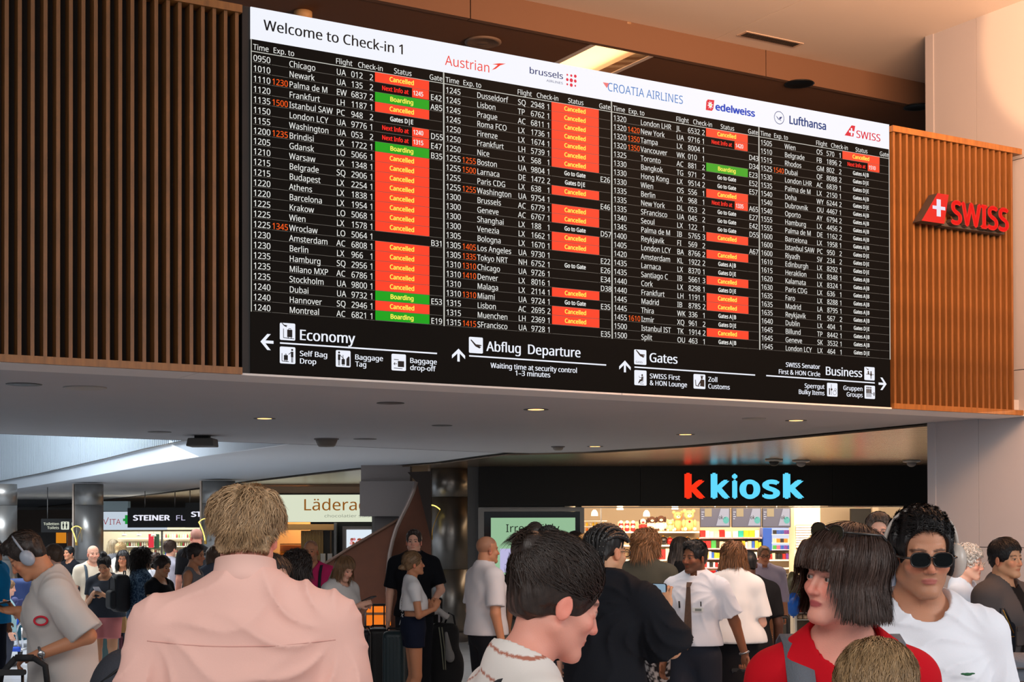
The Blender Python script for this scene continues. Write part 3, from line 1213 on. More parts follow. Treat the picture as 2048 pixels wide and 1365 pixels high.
# far side of the pier towards the kiosk
o = MB().prism([pc, pc + E1 * 5, pc + E1 * 5 + E2 * 0.1, pc + E2 * 0.1], (0, 0, HC), M_pier).build('side_panel', wr)
o.matrix_parent_inverse = Matrix.Translation(-pc)

# high ceiling over the hall, step, and lower ceiling behind the board, coloured as if in shade


def inST(px, py, z):
    p = PZ(px, py, z) - BO
    return p.dot(E1), p.dot(E2)


sA, tA = inST(1505, 95, HC)           # the step's upper edge
tA = (tA + inST(1858, 168, HC)[1]) / 2
sr = (pc - BO).dot(E1)
hi = empty('ceiling', ST(3, tA, HC))
tag(hi, 'high warm-lit plaster ceiling over the hall', kind='structure')


def hobj(mb_, name):
    o_ = mb_.build(name, hi)
    o_.matrix_parent_inverse = Matrix.Translation(-ST(3, tA, HC))
    return o_


for a, b in ((-9, -1.4), (-1.39, 2.6), (2.61, 5.6), (5.61, sr + 2.2)):
    hobj(MB().prism([ST(a, tA - 3.0, HC), ST(b, tA - 3.0, HC), ST(b, tA, HC), ST(a, tA, HC)], (0, 0, 0.1), M_highc), 'ceiling_panel')
hobj(MB().prism([ST(-9, tA - 7.0, HC + 0.008), ST(sr + 2.2, tA - 7.0, HC + 0.008), ST(sr + 2.2, tA - 3.008, HC + 0.008), ST(-9, tA - 3.008, HC + 0.008)], (0, 0, 0.1), M_highc), 'ceiling_panel')
HB = HC - 0.26
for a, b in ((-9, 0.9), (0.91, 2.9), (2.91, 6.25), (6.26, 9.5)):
    hobj(MB().prism([ST(a, tA, HB), ST(b, tA, HB), ST(b, tA + 0.06, HB), ST(a, tA + 0.06, HB)], (0, 0, HC - HB + 0.05), M_step_shade), 'step_panel')
# box corner hanging at the top right
q1, q2 = inST(2006, 33, HC - 0.0)
bxs, bxt = (pc - E2 * 0).xy, 0
sb, tb = inST(1745, -6, HC)
o = MB().prism([ST(sb, tb, HC - 0.5), ST(sr + 0.3, tb, HC - 0.5), ST(sr + 0.3, tb - 4, HC - 0.5), ST(sb, tb - 4, HC - 0.5)], (0, 0, 0.6), M_pier)

# the shade-coloured ceiling with its lit slot, running back from the step
tB0, tB1 = tA + 0.06, tA + 9.0
s_sl = [inST(1214, 80, HB)[0], inST(1318, 103, HB)[0]]
s_a, s_b = min(s_sl), max(s_sl)
hobj(MB().prism([ST(-12, tB0, HB + .006), ST(s_a, tB0, HB + .006), ST(s_a, tB1, HB + .006), ST(-12, tB1, HB + .006)], (0, 0, 0.08), M_shade_brown), 'ceiling_panel')
hobj(MB().prism([ST(s_b, tB0, HB + .006), ST(12, tB0, HB + .006), ST(12, tB1, HB + .006), ST(s_b, tB1, HB + .006)], (0, 0, 0.08), M_shade_brown), 'ceiling_panel')
sl = MB()
zz = HB + 0.62
sl.prism([ST(s_a - .02, tB0, zz), ST(s_b + .02, tB0, zz), ST(s_b + .02, tB1, zz), ST(s_a - .02, tB1, zz)], (0, 0, 0.05), M_highc)
sl.prism([ST(s_a - .05, tB0, HB), ST(s_a, tB0, HB), ST(s_a, tB1, HB), ST(s_a - .05, tB1, HB)], (0, 0, 0.62), M_highc)
sl.prism([ST(s_b, tB0, HB), ST(s_b + .05, tB0, HB), ST(s_b + .05, tB1, HB), ST(s_b, tB1, HB)], (0, 0, 0.62), M_highc)
hobj(sl, 'light_slot')
# back wall high up, behind the board
bw = [ST(-12, tB1, 2.9), ST(12, tB1, 2.9), ST(12, tB1 + .2, 2.9), ST(-12, tB1 + .2, 2.9)]
o = MB().prism([Vector((v.x, v.y, 4.9)) for v in bw], (0, 0, HC - 4.6), M_shade_brown).build('wall_upper')
tag(o, kind='structure')
# slot lamp
slp = ST((s_a + s_b) / 2, tB0 + 2.2, HB + 0.12)
lt = area_light('slot_light', slp, slp + Vector((0, 0, 1)), 0.5, 4.2, 60, (1.0, 0.58, 0.26))
lt.rotation_euler = (PI, 0, BYAW)
# roof slab above everything of the hall
MB().prism([ST(-12, tA - 7, HC + 0.8), ST(12, tA - 7, HC + 0.8), ST(12, tB1 + 1, HC + 0.8), ST(-12, tB1 + 1, HC + 0.8)], (0, 0, 0.2), M_reveal).build('roof')
tag(bpy.data.objects['roof'], kind='structure')

# ------------------------------------------------------------------ wooden slat panels beside the board


def wood(name, c):
    m = bpy.data.materials.new(name)
    m.use_nodes = True
    nt = m.node_tree
    b = nt.nodes['Principled BSDF']
    b.inputs['Roughness'].default_value = 0.5
    tc = nt.nodes.new('ShaderNodeTexCoord')
    mp = nt.nodes.new('ShaderNodeMapping')
    mp.inputs['Scale'].default_value = (1, 1, 0.12)
    n = nt.nodes.new('ShaderNodeTexNoise')
    n.inputs['Scale'].default_value = 30
    n.inputs['Detail'].default_value = 6
    r = nt.nodes.new('ShaderNodeValToRGB')
    r.color_ramp.elements[0].position, r.color_ramp.elements[1].position = 0.3, 0.72
    c0 = lin(c)
    r.color_ramp.elements[0].color = tuple(v * 0.72 for v in c0[:3]) + (1,)
    r.color_ramp.elements[1].color = tuple(min(1, v * 1.2) for v in c0[:3]) + (1,)
    nt.links.new(tc.outputs['Object'], mp.inputs['Vector'])
    nt.links.new(mp.outputs[0], n.inputs['Vector'])
    nt.links.new(n.outputs['Fac'], r.inputs[0])
    nt.links.new(r.outputs[0], b.inputs['Base Color'])
    return m


M_wood = wood('oak_slat', (120, 78, 38))
M_wood2 = wood('oak_rail', (140, 92, 44))
M_wback = mat('slat_backing', (30, 20, 14), rough=0.85)


def slat_wall(s0, s1, label, edge):
    root = empty('slat_wall', M=BMAT @ Matrix.Translation((s0, 0, 0)))
    tag(root, label, 'wall panel', 'slatted oak panels')
    L = s1 - s0
    zb, zt = -0.012, BH - 0.01
    MB().box((0, 0.085, zb + 0.05), (L, 0.10, zt - 0.05), M_wback).build('backing', root)
    MB().box((0, -0.03, zb), (L, 0.10, zb + 0.045), M_wood2).build('bottom_rail', root)
    MB().box((0, -0.03, zt - 0.05), (L, 0.10, zt), M_wood2).build('top_rail', root)
    me = MB().box((-0.0115, -0.012, zb + 0.045), (0.0115, 0.085, zt - 0.05), M_wood)
    first = None
    pitch = 0.0752
    k = int(L / pitch)
    for i in range(k):
        x = (L - 0.03 - i * pitch) if edge == 'r' else (0.03 + i * pitch)
        if first is None:
            first = me.build('slat', root)
            o_ = first
        else:
            o_ = first.copy()
            link(o_)
        o_.location = (x, 0, 0)
    return root


slat_wall(-4.6, -0.068, 'slatted oak panel at the left end of the departure board', 'r')
s_end = BP(2040, 560)[0]
slat_wall(BW + 0.014, s_end, 'slatted oak panel with a red illuminated airline sign, right of the board', 'l')

# illuminated airline sign on the right slat panel
depth_mat['m'] = mat('sign_return', (62, 52, 48), rough=0.5)
M_sgr = glow('sign_red', (236, 4, 10), 1.0)
sg = empty('airline_sign', M=BMAT)
tag(sg, 'red illuminated airline sign with tail fin on the right slat panel', 'sign')
TS = -0.13


def SP(px, py, t=TS):
    d = ray(px, py)
    o_ = BO + E2 * t
    k_ = (o_ - CAM).dot(E2) / d.dot(E2)
    p = CAM + d * k_ - BO
    return p.dot(E1), p.z


mb = MB()
pts = [SP(*q) for q in ((1843, 441.5), (1875, 386.5), (1897.5, 390), (1888.5, 448))]
vs = [Vector((a, TS, b)) for a, b in pts]
mb.add(vs + [v + Vector((0, 0.10, 0)) for v in vs], [(3, 2, 1, 0)], M_sgr)
k = len(mb.v) - 8
for i in range(4):
    j = (i + 1) % 4
    mb.f.append([k + i, k + j, k + 4 + j, k + 4 + i])
    mb.mi.append(mb._m(depth_mat['m']))
    mb.sm.append(False)
mb.build('tail_fin', sg)
mb = MB()
for (xa, ya), (xb, yb) in (((1872.5, 398.5), (1881, 434)), ((1864.5, 411.0), (1889.8, 421.5))):
    a0, b0 = SP(xa, ya)
    a1, b1 = SP(xb, yb)
    flat(mb, [(a0, b1), (a1, b1), (a1, b0), (a0, b0)], glow('sign_white', (236, 232, 248), 0.95), TS - 0.004)
mb.build('cross', sg)
a0, b0 = SP(1902, 444)
a1, _ = SP(2018, 444)
mb = MB()
put_text(mb, 'SWISS', a0, b0 - 0.010, 0.190, M_sgr, to=a1, bold=0.045, res=6, y=TS, depth=0.06)
mb.build('sign_letters', sg)
MB().box((a0 - 0.06, TS + 0.05, b0 - 0.03), (a1 + 0.0, 0.0, b0 + 0.0), mat('sign_rail', (70, 66, 62), rough=0.4)).build('mounting_rail', sg)

# ------------------------------------------------------------------ fittings in the ceilings
M_trim = mat('downlight_trim', (60, 58, 56), rough=0.5)
M_lit = glow('lamp_warm', (255, 190, 120), 3.0)
M_off = mat('lamp_off', (30, 28, 26), rough=0.4)


def downlight(px, py, on, rad, label, z=ZS):
    p = PZ(px, py, z)
    r = empty('downlight', p)
    tag(r, label, 'ceiling light', 'downlights in the low ceiling')
    MB().lathe([(rad * 0.72, -0.002), (rad, -0.004), (rad * 1.02, 0.0), (rad * 0.72, 0.001)], M_trim, 20).build('ring', r)
    MB().lathe([(0.001, -0.0015), (rad * 0.62, -0.003), (rad * 0.70, -0.001)], M_lit if on else M_off, 20).build('lens', r)
    return r


DL = [(48, 769, 0, 0.12, 'unlit downlight in the low ceiling under the left slat panel'), (781, 806.5, 0, 0.11, 'unlit dark downlight in the low ceiling below the left of the board'),
      (529, 837.5, 1, 0.10, 'lit orange downlight in the low ceiling above the man in pink'), (319, 864.5, 0, 0.12, 'unlit downlight at the rim of the ceiling by the projector box'),
      (884, 851.5, 0, 0.10, 'unlit downlight in the low ceiling below the departure heading'), (730, 878.5, 0, 0.13, 'unlit downlight near the far rim beside the beige sensor'),
      (1072, 819.5, 1, 0.105, 'lit orange downlight in the low ceiling below the middle of the board'), (1371, 869.5, 1, 0.10, 'lit downlight near the far rim above the kiosk sign'),
      (1190, 893.5, 1, 0.10, 'small lit downlight at the rim left of the kiosk letters'), (1592, 841.5, 1, 0.10, 'lit orange downlight in the low ceiling under the right of the board')]
for q in DL:
    downlight(*q[:4], q[4])
# smooth discs (speakers)
for px, py, rad, lab in ((170, 775.5, 0.15, 'flat round pale speaker disc in the ceiling under the left slat panel'), (1508, 837.5, 0.11, 'flat round pale speaker disc in the ceiling under the right of the board')):
    o = MB().lathe([(rad, 0.0), (rad, -0.006), (rad * 0.9, -0.010), (0.001, -0.011)], mat('speaker_disc', (170, 166, 160), rough=0.6), 24).build('speaker_disc', loc=PZ(px, py, ZS))
    tag(o, lab, 'speaker')
# projector-like sensor box
p = PZ(405, 872, ZS)
r = empty('ceiling_sensor', p)
tag(r, 'grey box-shaped sensor hanging from the ceiling rim left of the man in pink', 'sensor')
k = p.y / 3000
MB().box((-28 * k * .5, -0.06, -0.035), (28 * k * .5, 0.06, 0.0), M_dark).build('mount', r)
mb = MB()
w_ = 27.5 * k
mb.prism([(-w_, -0.16, -0.12), (w_, -0.16, -0.12), (w_ * 0.9, -0.13, -0.03), (-w_ * 0.9, -0.13, -0.03)], (0, 0.30, 0), mat('sensor_grey', (104, 102, 98), rough=0.6))
mb.build('housing', r, bevel=0.012)
p = PZ(653, 878, ZS)
r = empty('smoke_detector', p)
tag(r, 'pale bowl-shaped detector under the low ceiling right of the man in pink', 'detector')
MB().lathe([(0.125, 0), (0.12, -0.03), (0.10, -0.075), (0.085, -0.09), (0.001, -0.095)], mat('detector_beige', (120, 112, 104), rough=0.6), 20).build('cover', r)
MB().lathe([(0.14, 0), (0.14, -0.012), (0.001, -0.012)], M_grey, 20).build('base', r)
p = PZ(1116, 893.5, ZS)
r = empty('smoke_detector', p)
tag(r, 'small white detector at the ceiling rim left of the kiosk letters', 'detector')
MB().lathe([(0.07, 0), (0.06, -0.035), (0.04, -0.05), (0.001, -0.052)], mat('detector_white', (150, 140, 128), rough=0.6), 16).build('cover', r)
MB().lathe([(0.085, 0), (0.085, -0.01), (0.001, -0.01)], M_grey, 16).build('base', r)
# dome cameras under the metal planks
for px, py, lab in ((1548, 919, 'dark camera dome under the metal planks above the k of the kiosk sign'), (1602, 921, 'pale low dome under the metal planks right of the camera dome'), (1823, 921, 'flat dome under the metal planks near the grey pier')):
    p = PZ(px, py, ZM)
    r = empty('camera_dome', p)
    tag(r, lab, 'camera')
    MB().lathe([(0.13, 0), (0.125, -0.03), (0.09, -0.035), (0.001, -0.036)], M_alu, 20).build('housing', r)
    MB().lathe([(0.075, -0.035), (0.06, -0.075), (0.03, -0.095), (0.001, -0.1)], M_dark if px < 1600 else M_grey, 16).build('lens_dome', r)
# fittings in the high ceiling
for px, py, lab in ((1599, 167, 'dark round downlight in the shaded ceiling above the blue airline names'), (1835, 213.5, 'dark round downlight in the shaded ceiling beside the pier')):
    p = PZ(px, py, HB)
    o = MB().lathe([(0.14, 0.004), (0.15, -0.006), (0.13, -0.01), (0.10, -0.002), (0.001, 0.0)], mat('lamp_black', (12, 11, 10), rough=0.5), 24).build('downlight', loc=p)
    tag(o, lab, 'ceiling light')
p = PZ(966, 84, HB)
o = MB().lathe([(0.17, 0.003), (0.17, -0.008), (0.14, -0.016), (0.12, -0.006), (0.09, -0.016), (0.07, -0.006), (0.04, -0.014), (0.001, -0.014)], mat('vent_brown', (120, 100, 84), rough=0.6), 24).build('round_vent', loc=p)
tag(o, 'round ringed vent in the shaded ceiling above the board', 'vent')
p = PZ(606, 24, HB)
o = MB().lathe([(0.08, 0), (0.08, -0.05), (0.06, -0.07), (0.055, -0.11), (0.001, -0.12)], mat('detector_cream', (190, 150, 100), rough=0.6), 16).build('smoke_detector', loc=p)
tag(o, 'cream detector under the shaded ceiling above the white header', 'detector')
# slotted air grille in the high ceiling
gs0, gt0 = inST(1483, 66, HC)
gs1, gt1 = inST(1604, 88, HC)
gr_ = empty('air_grille', ST(gs0, gt0, HC))
tag(gr_, 'long slotted air grille in the peach high ceiling', 'vent')
gM = Matrix.Translation(-ST(gs0, gt0, HC))


def gobj(mb_, n_):
    o_ = mb_.build(n_, gr_)
    o_.matrix_parent_inverse = gM
    return o_


gobj(MB().prism([ST(gs0, gt0 - .07, HC - .006), ST(gs1, gt0 - .07, HC - .006), ST(gs1, gt0 + .07, HC - .006), ST(gs0, gt0 + .07, HC - .006)], (0, 0, 0.008), mat('grille_frame', (205, 180, 160))), 'frame')
for i in range(30):
    a = gs0 + 0.03 + i * (gs1 - gs0 - 0.06) / 30
    gobj(MB().prism([ST(a, gt0 - .05, HC - .009), ST(a + 0.014, gt0 - .05, HC - .009), ST(a + 0.014, gt0 + .05, HC - .009), ST(a, gt0 + .05, HC - .009)], (0, 0, 0.004), M_reveal), 'slot')
for px, py, lab in ((1253, 57, 'small sprinkler under the ceiling step above the board'), (1671, 144, 'small sprinkler under the ceiling step near the pier')):
    p = PZ(px, py, HC - 0.05)
    o = MB().lathe([(0.05, 0.05), (0.05, 0.03), (0.015, 0.025), (0.015, -0.02), (0.035, -0.03), (0.001, -0.032)], mat('sprinkler', (150, 120, 90), rough=0.4), 12).build('sprinkler', loc=p)
    tag(o, lab, 'sprinkler')
# ------------------------------------------------------------------ the kiosk
def X_(px, Y):
    return P(px, 1000, Y).x


def Z_(py, Y, px=1024):
    return P(px, py, Y).z


def pbox(mb_, x0, y0, x1, y1, Y, dp, m, r=0):
    a, b = P(x0, y1, Y), P(x1, y0, Y)
    lo, hi = (min(a.x, b.x), Y, min(a.z, b.z)), (max(a.x, b.x), Y + dp, max(a.z, b.z))
    if r:
        mb_.rbox(lo, hi, r, m)
    else:
        mb_.box(lo, hi, m)
    return mb_


def ptext(mb_, s, x, y, x2, Y, cap, m, bold=0.0, depth=0.0, res=4):
    a, b = P(x, y, Y), P(x2, y, Y)
    put_text(mb_, s, a.x, a.z, cap, m, to=b.x, bold=bold, res=res, y=Y, depth=depth)
    return mb_


def thing1(mb_, name, label, cat, group=None, **kw):
    return tag(recenter(mb_.build(name, **kw)), label, cat, group)


def root_at(name, label, cat, px, py, Y, group=None):
    r = empty(name, P(px, py, Y))
    tag(r, label, cat, group)
    return r


def child(mb_, name, r, **kw):
    o = mb_.build(name, r, **kw)
    o.matrix_parent_inverse = Matrix.Translation(-r.location)
    return o


M_fas = mat('kiosk_fascia_black', (9, 9, 9), rough=0.5, spec=0.25)
M_frame = mat('window_frame_grey', (120, 118, 116), rough=0.4, metal=0.4)
M_cream = mat('kiosk_wall_cream', (226, 208, 182), rough=0.8)
M_shelf = mat('shelf_white', (240, 236, 228), rough=0.5)
YK = 24.0
fb = empty('wall_back', P(1400, 975, YK))
tag(fb, 'black shop fascia and walls of the kiosk front', kind='structure')
for x0, x1 in ((957.5, 1280), (1281, 1664), (1665, 2080)):
    child(pbox(MB(), x0, 930, x1, 1013, YK, 0.35, M_fas), 'fascia_panel', fb)
child(pbox(MB(), 957.5, 1013, 2080, 1017, YK, 0.3, M_frame), 'fascia_trim', fb)
child(pbox(MB(), 936, 925, 957, 1400, YK + 0.2, 0.3, mat('grey_post', (70, 68, 68), rough=0.5)), 'post', fb)
child(pbox(MB(), 957.5, 1017, 968, 1560, YK, 0.25, M_frame), 'post', fb)
child(pbox(MB(), 1161.5, 1017, 1168.5, 1560, YK, 0.25, M_frame), 'post', fb)
# interior shell
zt = Z_(1000, YK)
o = MB().box((X_(1165, YK), 29.6, 0), (9, 29.8, 3.0), M_cream).build('back_wall', fb)
o.matrix_parent_inverse = Matrix.Translation(-fb.location)
o = MB().box((X_(1165, YK), YK + .3, Z_(1012, YK) + 0.35), (9, 29.8, Z_(1012, YK) + 0.40), M_cream).build('kiosk_ceiling', fb)
o.matrix_parent_inverse = Matrix.Translation(-fb.location)
o = MB().box((X_(1165, YK) - .08, YK + .3, 0), (X_(1165, YK), 29.8, 3.0), M_cream).build('side_wall', fb)
o.matrix_parent_inverse = Matrix.Translation(-fb.location)

sg = root_at('kiosk_sign', 'illuminated kiosk lettering, red k and pale blue word, on the black fascia', 'sign', 1488, 975, YK)
depth_mat['m'] = mat('letter_side', (60, 60, 64), rough=0.5)
child(ptext(MB(), 'k', 1369, 996, 1410.5, YK - 0.06, 0.355, glow('kiosk_red', (255, 50, 22), 1.15), 0.045, 0.05, 6), 'sign_letter', sg)
for ch, xa, xb in (('k', 1421.5, 1460), ('i', 1464, 1475), ('o', 1479, 1520.5), ('s', 1524.5, 1560), ('k', 1566, 1608.5)):
    cap = 0.355
    child(ptext(MB(), ch, xa, 996, xb, YK - 0.06, cap, glow('kiosk_blue', (92, 205, 240), 1.15), 0.045, 0.05, 6), 'sign_letter', sg)

# screen in the window bay
sc_ = root_at('advertising_screen', 'green advertising screen with dark serif words in the kiosk window', 'screen', 1065, 1200, YK)
child(pbox(MB(), 968, 1017, 1162, 1024, YK - 0.01, 0.12, M_frame), 'frame', sc_)
child(pbox(MB(), 968.5, 1024, 1161.5, 1240, YK + 0.02, 0.08, mat('screen_glass', (14, 15, 16), rough=0.08)), 'glass', sc_)
M_grn2 = glow('screen_green', (158, 200, 160), 0.85)
child(pbox(MB(), 982, 1036, 1150.5, 1150, YK + 0.005, 0.01, M_grn2), 'display', sc_)
child(pbox(MB(), 1000, 1098, 1075, 1146, YK + 0.0, 0.004, glow('screen_lilac', (196, 190, 232), 0.9)), 'picture', sc_)
mdk = mat('screen_ink', (24, 34, 30), rough=0.9)
mb = MB()
ptext(mb, 'Irresistibly', 1012, 1065, 1119, YK, 0.125, mdk, 0.0)
child(mb, 'screen_lettering', sc_)
mb = MB()
ptext(mb, 'fresh', 1041, 1087, 1092, YK, 0.125, mdk, 0.0)
child(mb, 'screen_lettering', sc_)

# shelves
def shelf_unit(label, x0, x1, ys, Y, dp, cat='shelf', mtl=None, strip=None):
    r = root_at('wall_shelf', label, cat, (x0 + x1) / 2, ys[-1], Y)
    for y in ys:
        mb_ = pbox(MB(), x0, y, x1, y + 3.4, Y, dp, mtl or M_shelf)
        s_ = child(mb_, 'shelf_board', r)
        if strip:
            child(pbox(MB(), x0, y + 0.2, x1, y + 3.0, Y - 0.012, 0.01, strip), 'price_strip', r)
    child(pbox(MB(), x0, ys[0] - 20, x1, ys[-1] + 12, Y + dp, 0.03, mat('shelf_back', (214, 190, 160), rough=0.8)), 'back_panel', r)
    return r


YS = 26.5
shelf_unit('white shelves of soft toys and gilt parcels at the back of the kiosk', 1236, 1399, [1063.5, 1090.5, 1119.5, 1146], YS, 0.55)
M_strip2 = mat('price_strip', (236, 150, 170), rough=0.6)
shelf_unit('white shelves of boxed goods with pink price strips in the kiosk', 1400, 1524, [1075, 1097, 1117, 1135], YS, 0.35, strip=M_strip2)

# boxed goods
PAL = {'red': (206, 30, 30), 'white': (238, 234, 226), 'yellow': (240, 196, 40), 'blue': (40, 90, 190), 'green': (60, 160, 70), 'orange': (240, 130, 30), 'teal': (40, 170, 160), 'violet': (110, 60, 160), 'cream': (230, 214, 180), 'black': (24, 24, 26), 'pink': (226, 90, 130)}
boxn = {}


def carton(x0, x1, yb, yt, Y, colr, where, dp=0.12):
    key = (colr, where)
    mb_ = pbox(MB(), x0, yt, x1, yb, Y, dp, mat('carton_' + colr, PAL[colr], rough=0.45))
    o_ = thing1(mb_, 'carton', '%s carton standing %s' % (colr, where), 'box', '%s cartons %s' % (colr, where))
    return o_


def row_of(x0, x1, yb, h, Y, cols, where, wmin=5, wmax=10, gap=0.8):
    x = x0
    i = 0
    while x < x1 - wmin:
        w2 = random.uniform(wmin, wmax)
        colr = cols[i % len(cols)] if random.random() < 0.75 else random.choice(cols)
        carton(x, min(x + w2 - gap, x1), yb, yb - h * random.uniform(0.75, 1), Y, colr, where)
        x += w2
        i += 1


row_of(1401, 1466, 1075, 15, YS + .03, ['red', 'white', 'white', 'cream'], 'on the top board of the boxed-goods shelves', 8, 15)
row_of(1466, 1524, 1075, 15, YS + .03, ['white', 'teal', 'yellow', 'yellow', 'white'], 'at the right of the top board of the boxed-goods shelves', 8, 13)
row_of(1401, 1440, 1097, 16, YS + .03, ['red', 'red', 'green'], 'on the second board of the boxed-goods shelves', 8, 13)
row_of(1440, 1524, 1097, 15, YS + .03, ['cream', 'blue', 'yellow', 'white'], 'at the right of the second board of the boxed-goods shelves', 5, 9)
row_of(1401, 1524, 1117, 14, YS + .03, ['green', 'yellow', 'yellow', 'white', 'blue'], 'on the third board of the boxed-goods shelves', 4, 8)
row_of(1401, 1524, 1135, 10, YS + .03, ['blue', 'red', 'white', 'black'], 'on the lowest board of the boxed-goods shelves', 4, 8)
row_of(1310, 1345, 1119.5, 22, YS + .05, ['red', 'red', 'cream'], 'on the third board under the soft toys', 7, 12)


# soft toys
def plush(px, yb, hpx, Y, c1, c2, label, kind='bear', c3=None):
    k = Y / 3000
    h = hpx * k
    p = P(px, yb, Y + 0.18)
    r = empty('plush_toy', p)
    tag(r, label, 'soft toy', 'soft toys on the top kiosk shelf')
    m1_ = mat('plush_%d_%d_%d' % c1, c1, rough=0.95, bump=0.6, bscale=90)
    m2_ = mat('plush_%d_%d_%d' % c2, c2, rough=0.95, bump=0.6, bscale=90)
    body = MB().ball((0, 0, h * 0.27), (h * 0.25, h * 0.22, h * 0.28), m1_)
    body.build('body', r)
    hd_ = MB().ball((0, -h * 0.03, h * 0.70), (h * 0.22, h * 0.2, h * 0.21), m1_ if kind == 'bear' else m2_)
    hd_.build('head', r)
    mz = MB().ball((0, -h * 0.20, h * 0.65), (h * 0.10, h * 0.09, h * 0.075), m2_ if kind == 'bear' else m1_)
    mz.ball((0, -h * 0.285, h * 0.68), (h * 0.03, h * 0.02, h * 0.02), M_dark, 8, 6)
    mz.build('muzzle', r)
    for sx in (-1, 1):
        if kind == 'bear':
            MB().ball((sx * h * 0.19, 0, h * 0.87), (h * 0.085, h * 0.05, h * 0.085), m1_).build('ear', r)
        else:
            MB().ball((sx * h * 0.235, 0, h * 0.68), (h * 0.07, h * 0.07, h * 0.17), mat('plush_dark', (60, 34, 24), rough=0.95)).build('ear', r)
        MB().ball((sx * h * 0.08, -h * 0.2, h * 0.75), h * 0.022, M_dark, 8, 6).build('eye', r)
        MB().ball((sx * h * 0.24, -h * 0.10, h * 0.34), (h * 0.08, h * 0.1, h * 0.17), m1_).build('arm', r)
        MB().ball((sx * h * 0.20, -h * 0.26, h * 0.10), (h * 0.10, h * 0.19, h * 0.10), m1_).build('leg', r)
        MB().ball((sx * h * 0.20, -h * 0.43, h * 0.10), (h * 0.075, h * 0.02, h * 0.075), m2_, 10, 6).build('paw_pad', r)
    if c3:
        MB().ball((0, -h * 0.225, h * 0.42), (h * 0.05, h * 0.02, h * 0.05), mat('plush_%d_%d_%d' % c3, c3, rough=.9), 8, 6).build('heart', r)
    return r


TAN, WHT, BRN = (232, 176, 116), (244, 226, 200), (74, 44, 30)
plush(1378, 1063.5, 47, YS, TAN, WHT, 'largest tan teddy bear at the right end of the top kiosk shelf', 'bear', (200, 30, 30))
plush(1356, 1063.5, 44, YS + .15, TAN, WHT, 'tan teddy bear just left of the largest bear')
plush(1340, 1063.5, 26, YS, (240, 196, 140), WHT, 'small pale bear in front of the tan teddy bears')
plush(1322, 1063.5, 35, YS, WHT, BRN, 'brown and white plush dog beside the small pale bear', 'dog')
plush(1304, 1063.5, 33, YS, WHT, BRN, 'grey-brown and white plush dog, second of the standing dogs', 'dog')
plush(1286, 1063.5, 28, YS, (220, 40, 40), WHT, 'plush dog with a red body left of the standing dogs', 'dog')
for i in range(6):
    x = 1242 + (i % 3) * 12
    p = P(x, 1063.5 - (i // 3) * 9, YS + 0.1)
    k = YS / 3000
    r = empty('plush_toy', p)
    tag(r, 'tiny red and white plush figure in the heap at the left of the top shelf', 'soft toy', 'tiny red and white plush figures')
    MB().ball((0, 0, 4 * k), (5 * k, 4 * k, 4.5 * k), mat('plush_red', (206, 34, 34), rough=.95)).build('body', r)
    MB().ball((0, -0.02, 9.5 * k), (3.6 * k, 3.4 * k, 3.4 * k), mat('plush_white', (240, 226, 214), rough=.95)).build('head', r)
M_gilt = mat('gilt_foil', (226, 160, 60), rough=0.22, metal=0.8)
for i, x in enumerate((1314, 1327, 1340, 1352, 1364, 1375, 1386, 1395)):
    k = YS / 3000
    rr = (8.5 if i == 1 else 5.5 + (i * 7 % 3)) * k
    o = MB().ball((0, 0, rr), (rr, rr, rr), (M_gilt, mat('foil_black', (26, 18, 16), rough=.3), mat('foil_red', (170, 30, 26), rough=.3, metal=.5), M_gilt)[i % 4], 14, 10)
    o.tube([(-rr * .3, 0, rr * 1.9), (0, 0, rr * 2.15), (rr * .3, 0, rr * 1.9)], rr * 0.12, M_gilt, 6)
    o = o.build('foil_ball', loc=P(x, 1090.5, YS + 0.12))
    tag(o, 'round foil-wrapped sweet on the second board under the soft toys', 'sweet', 'foil-wrapped sweets')
for i, x in enumerate((1350, 1362, 1374, 1386)):
    k = YS / 3000
    rr = 5 * k
    o = MB().ball((0, 0, rr), (rr, rr, rr), mat('foil_red', (170, 30, 26)), 12, 8).tube([(0, 0, rr * 1.8), (0, 0, rr * 2.4)], rr * .2, M_gilt, 6).build('foil_ball', loc=P(x, 1119.5, YS + 0.12))
    tag(o, 'red foil-wrapped sweet on the third board under the soft toys', 'sweet', 'red foil-wrapped sweets')

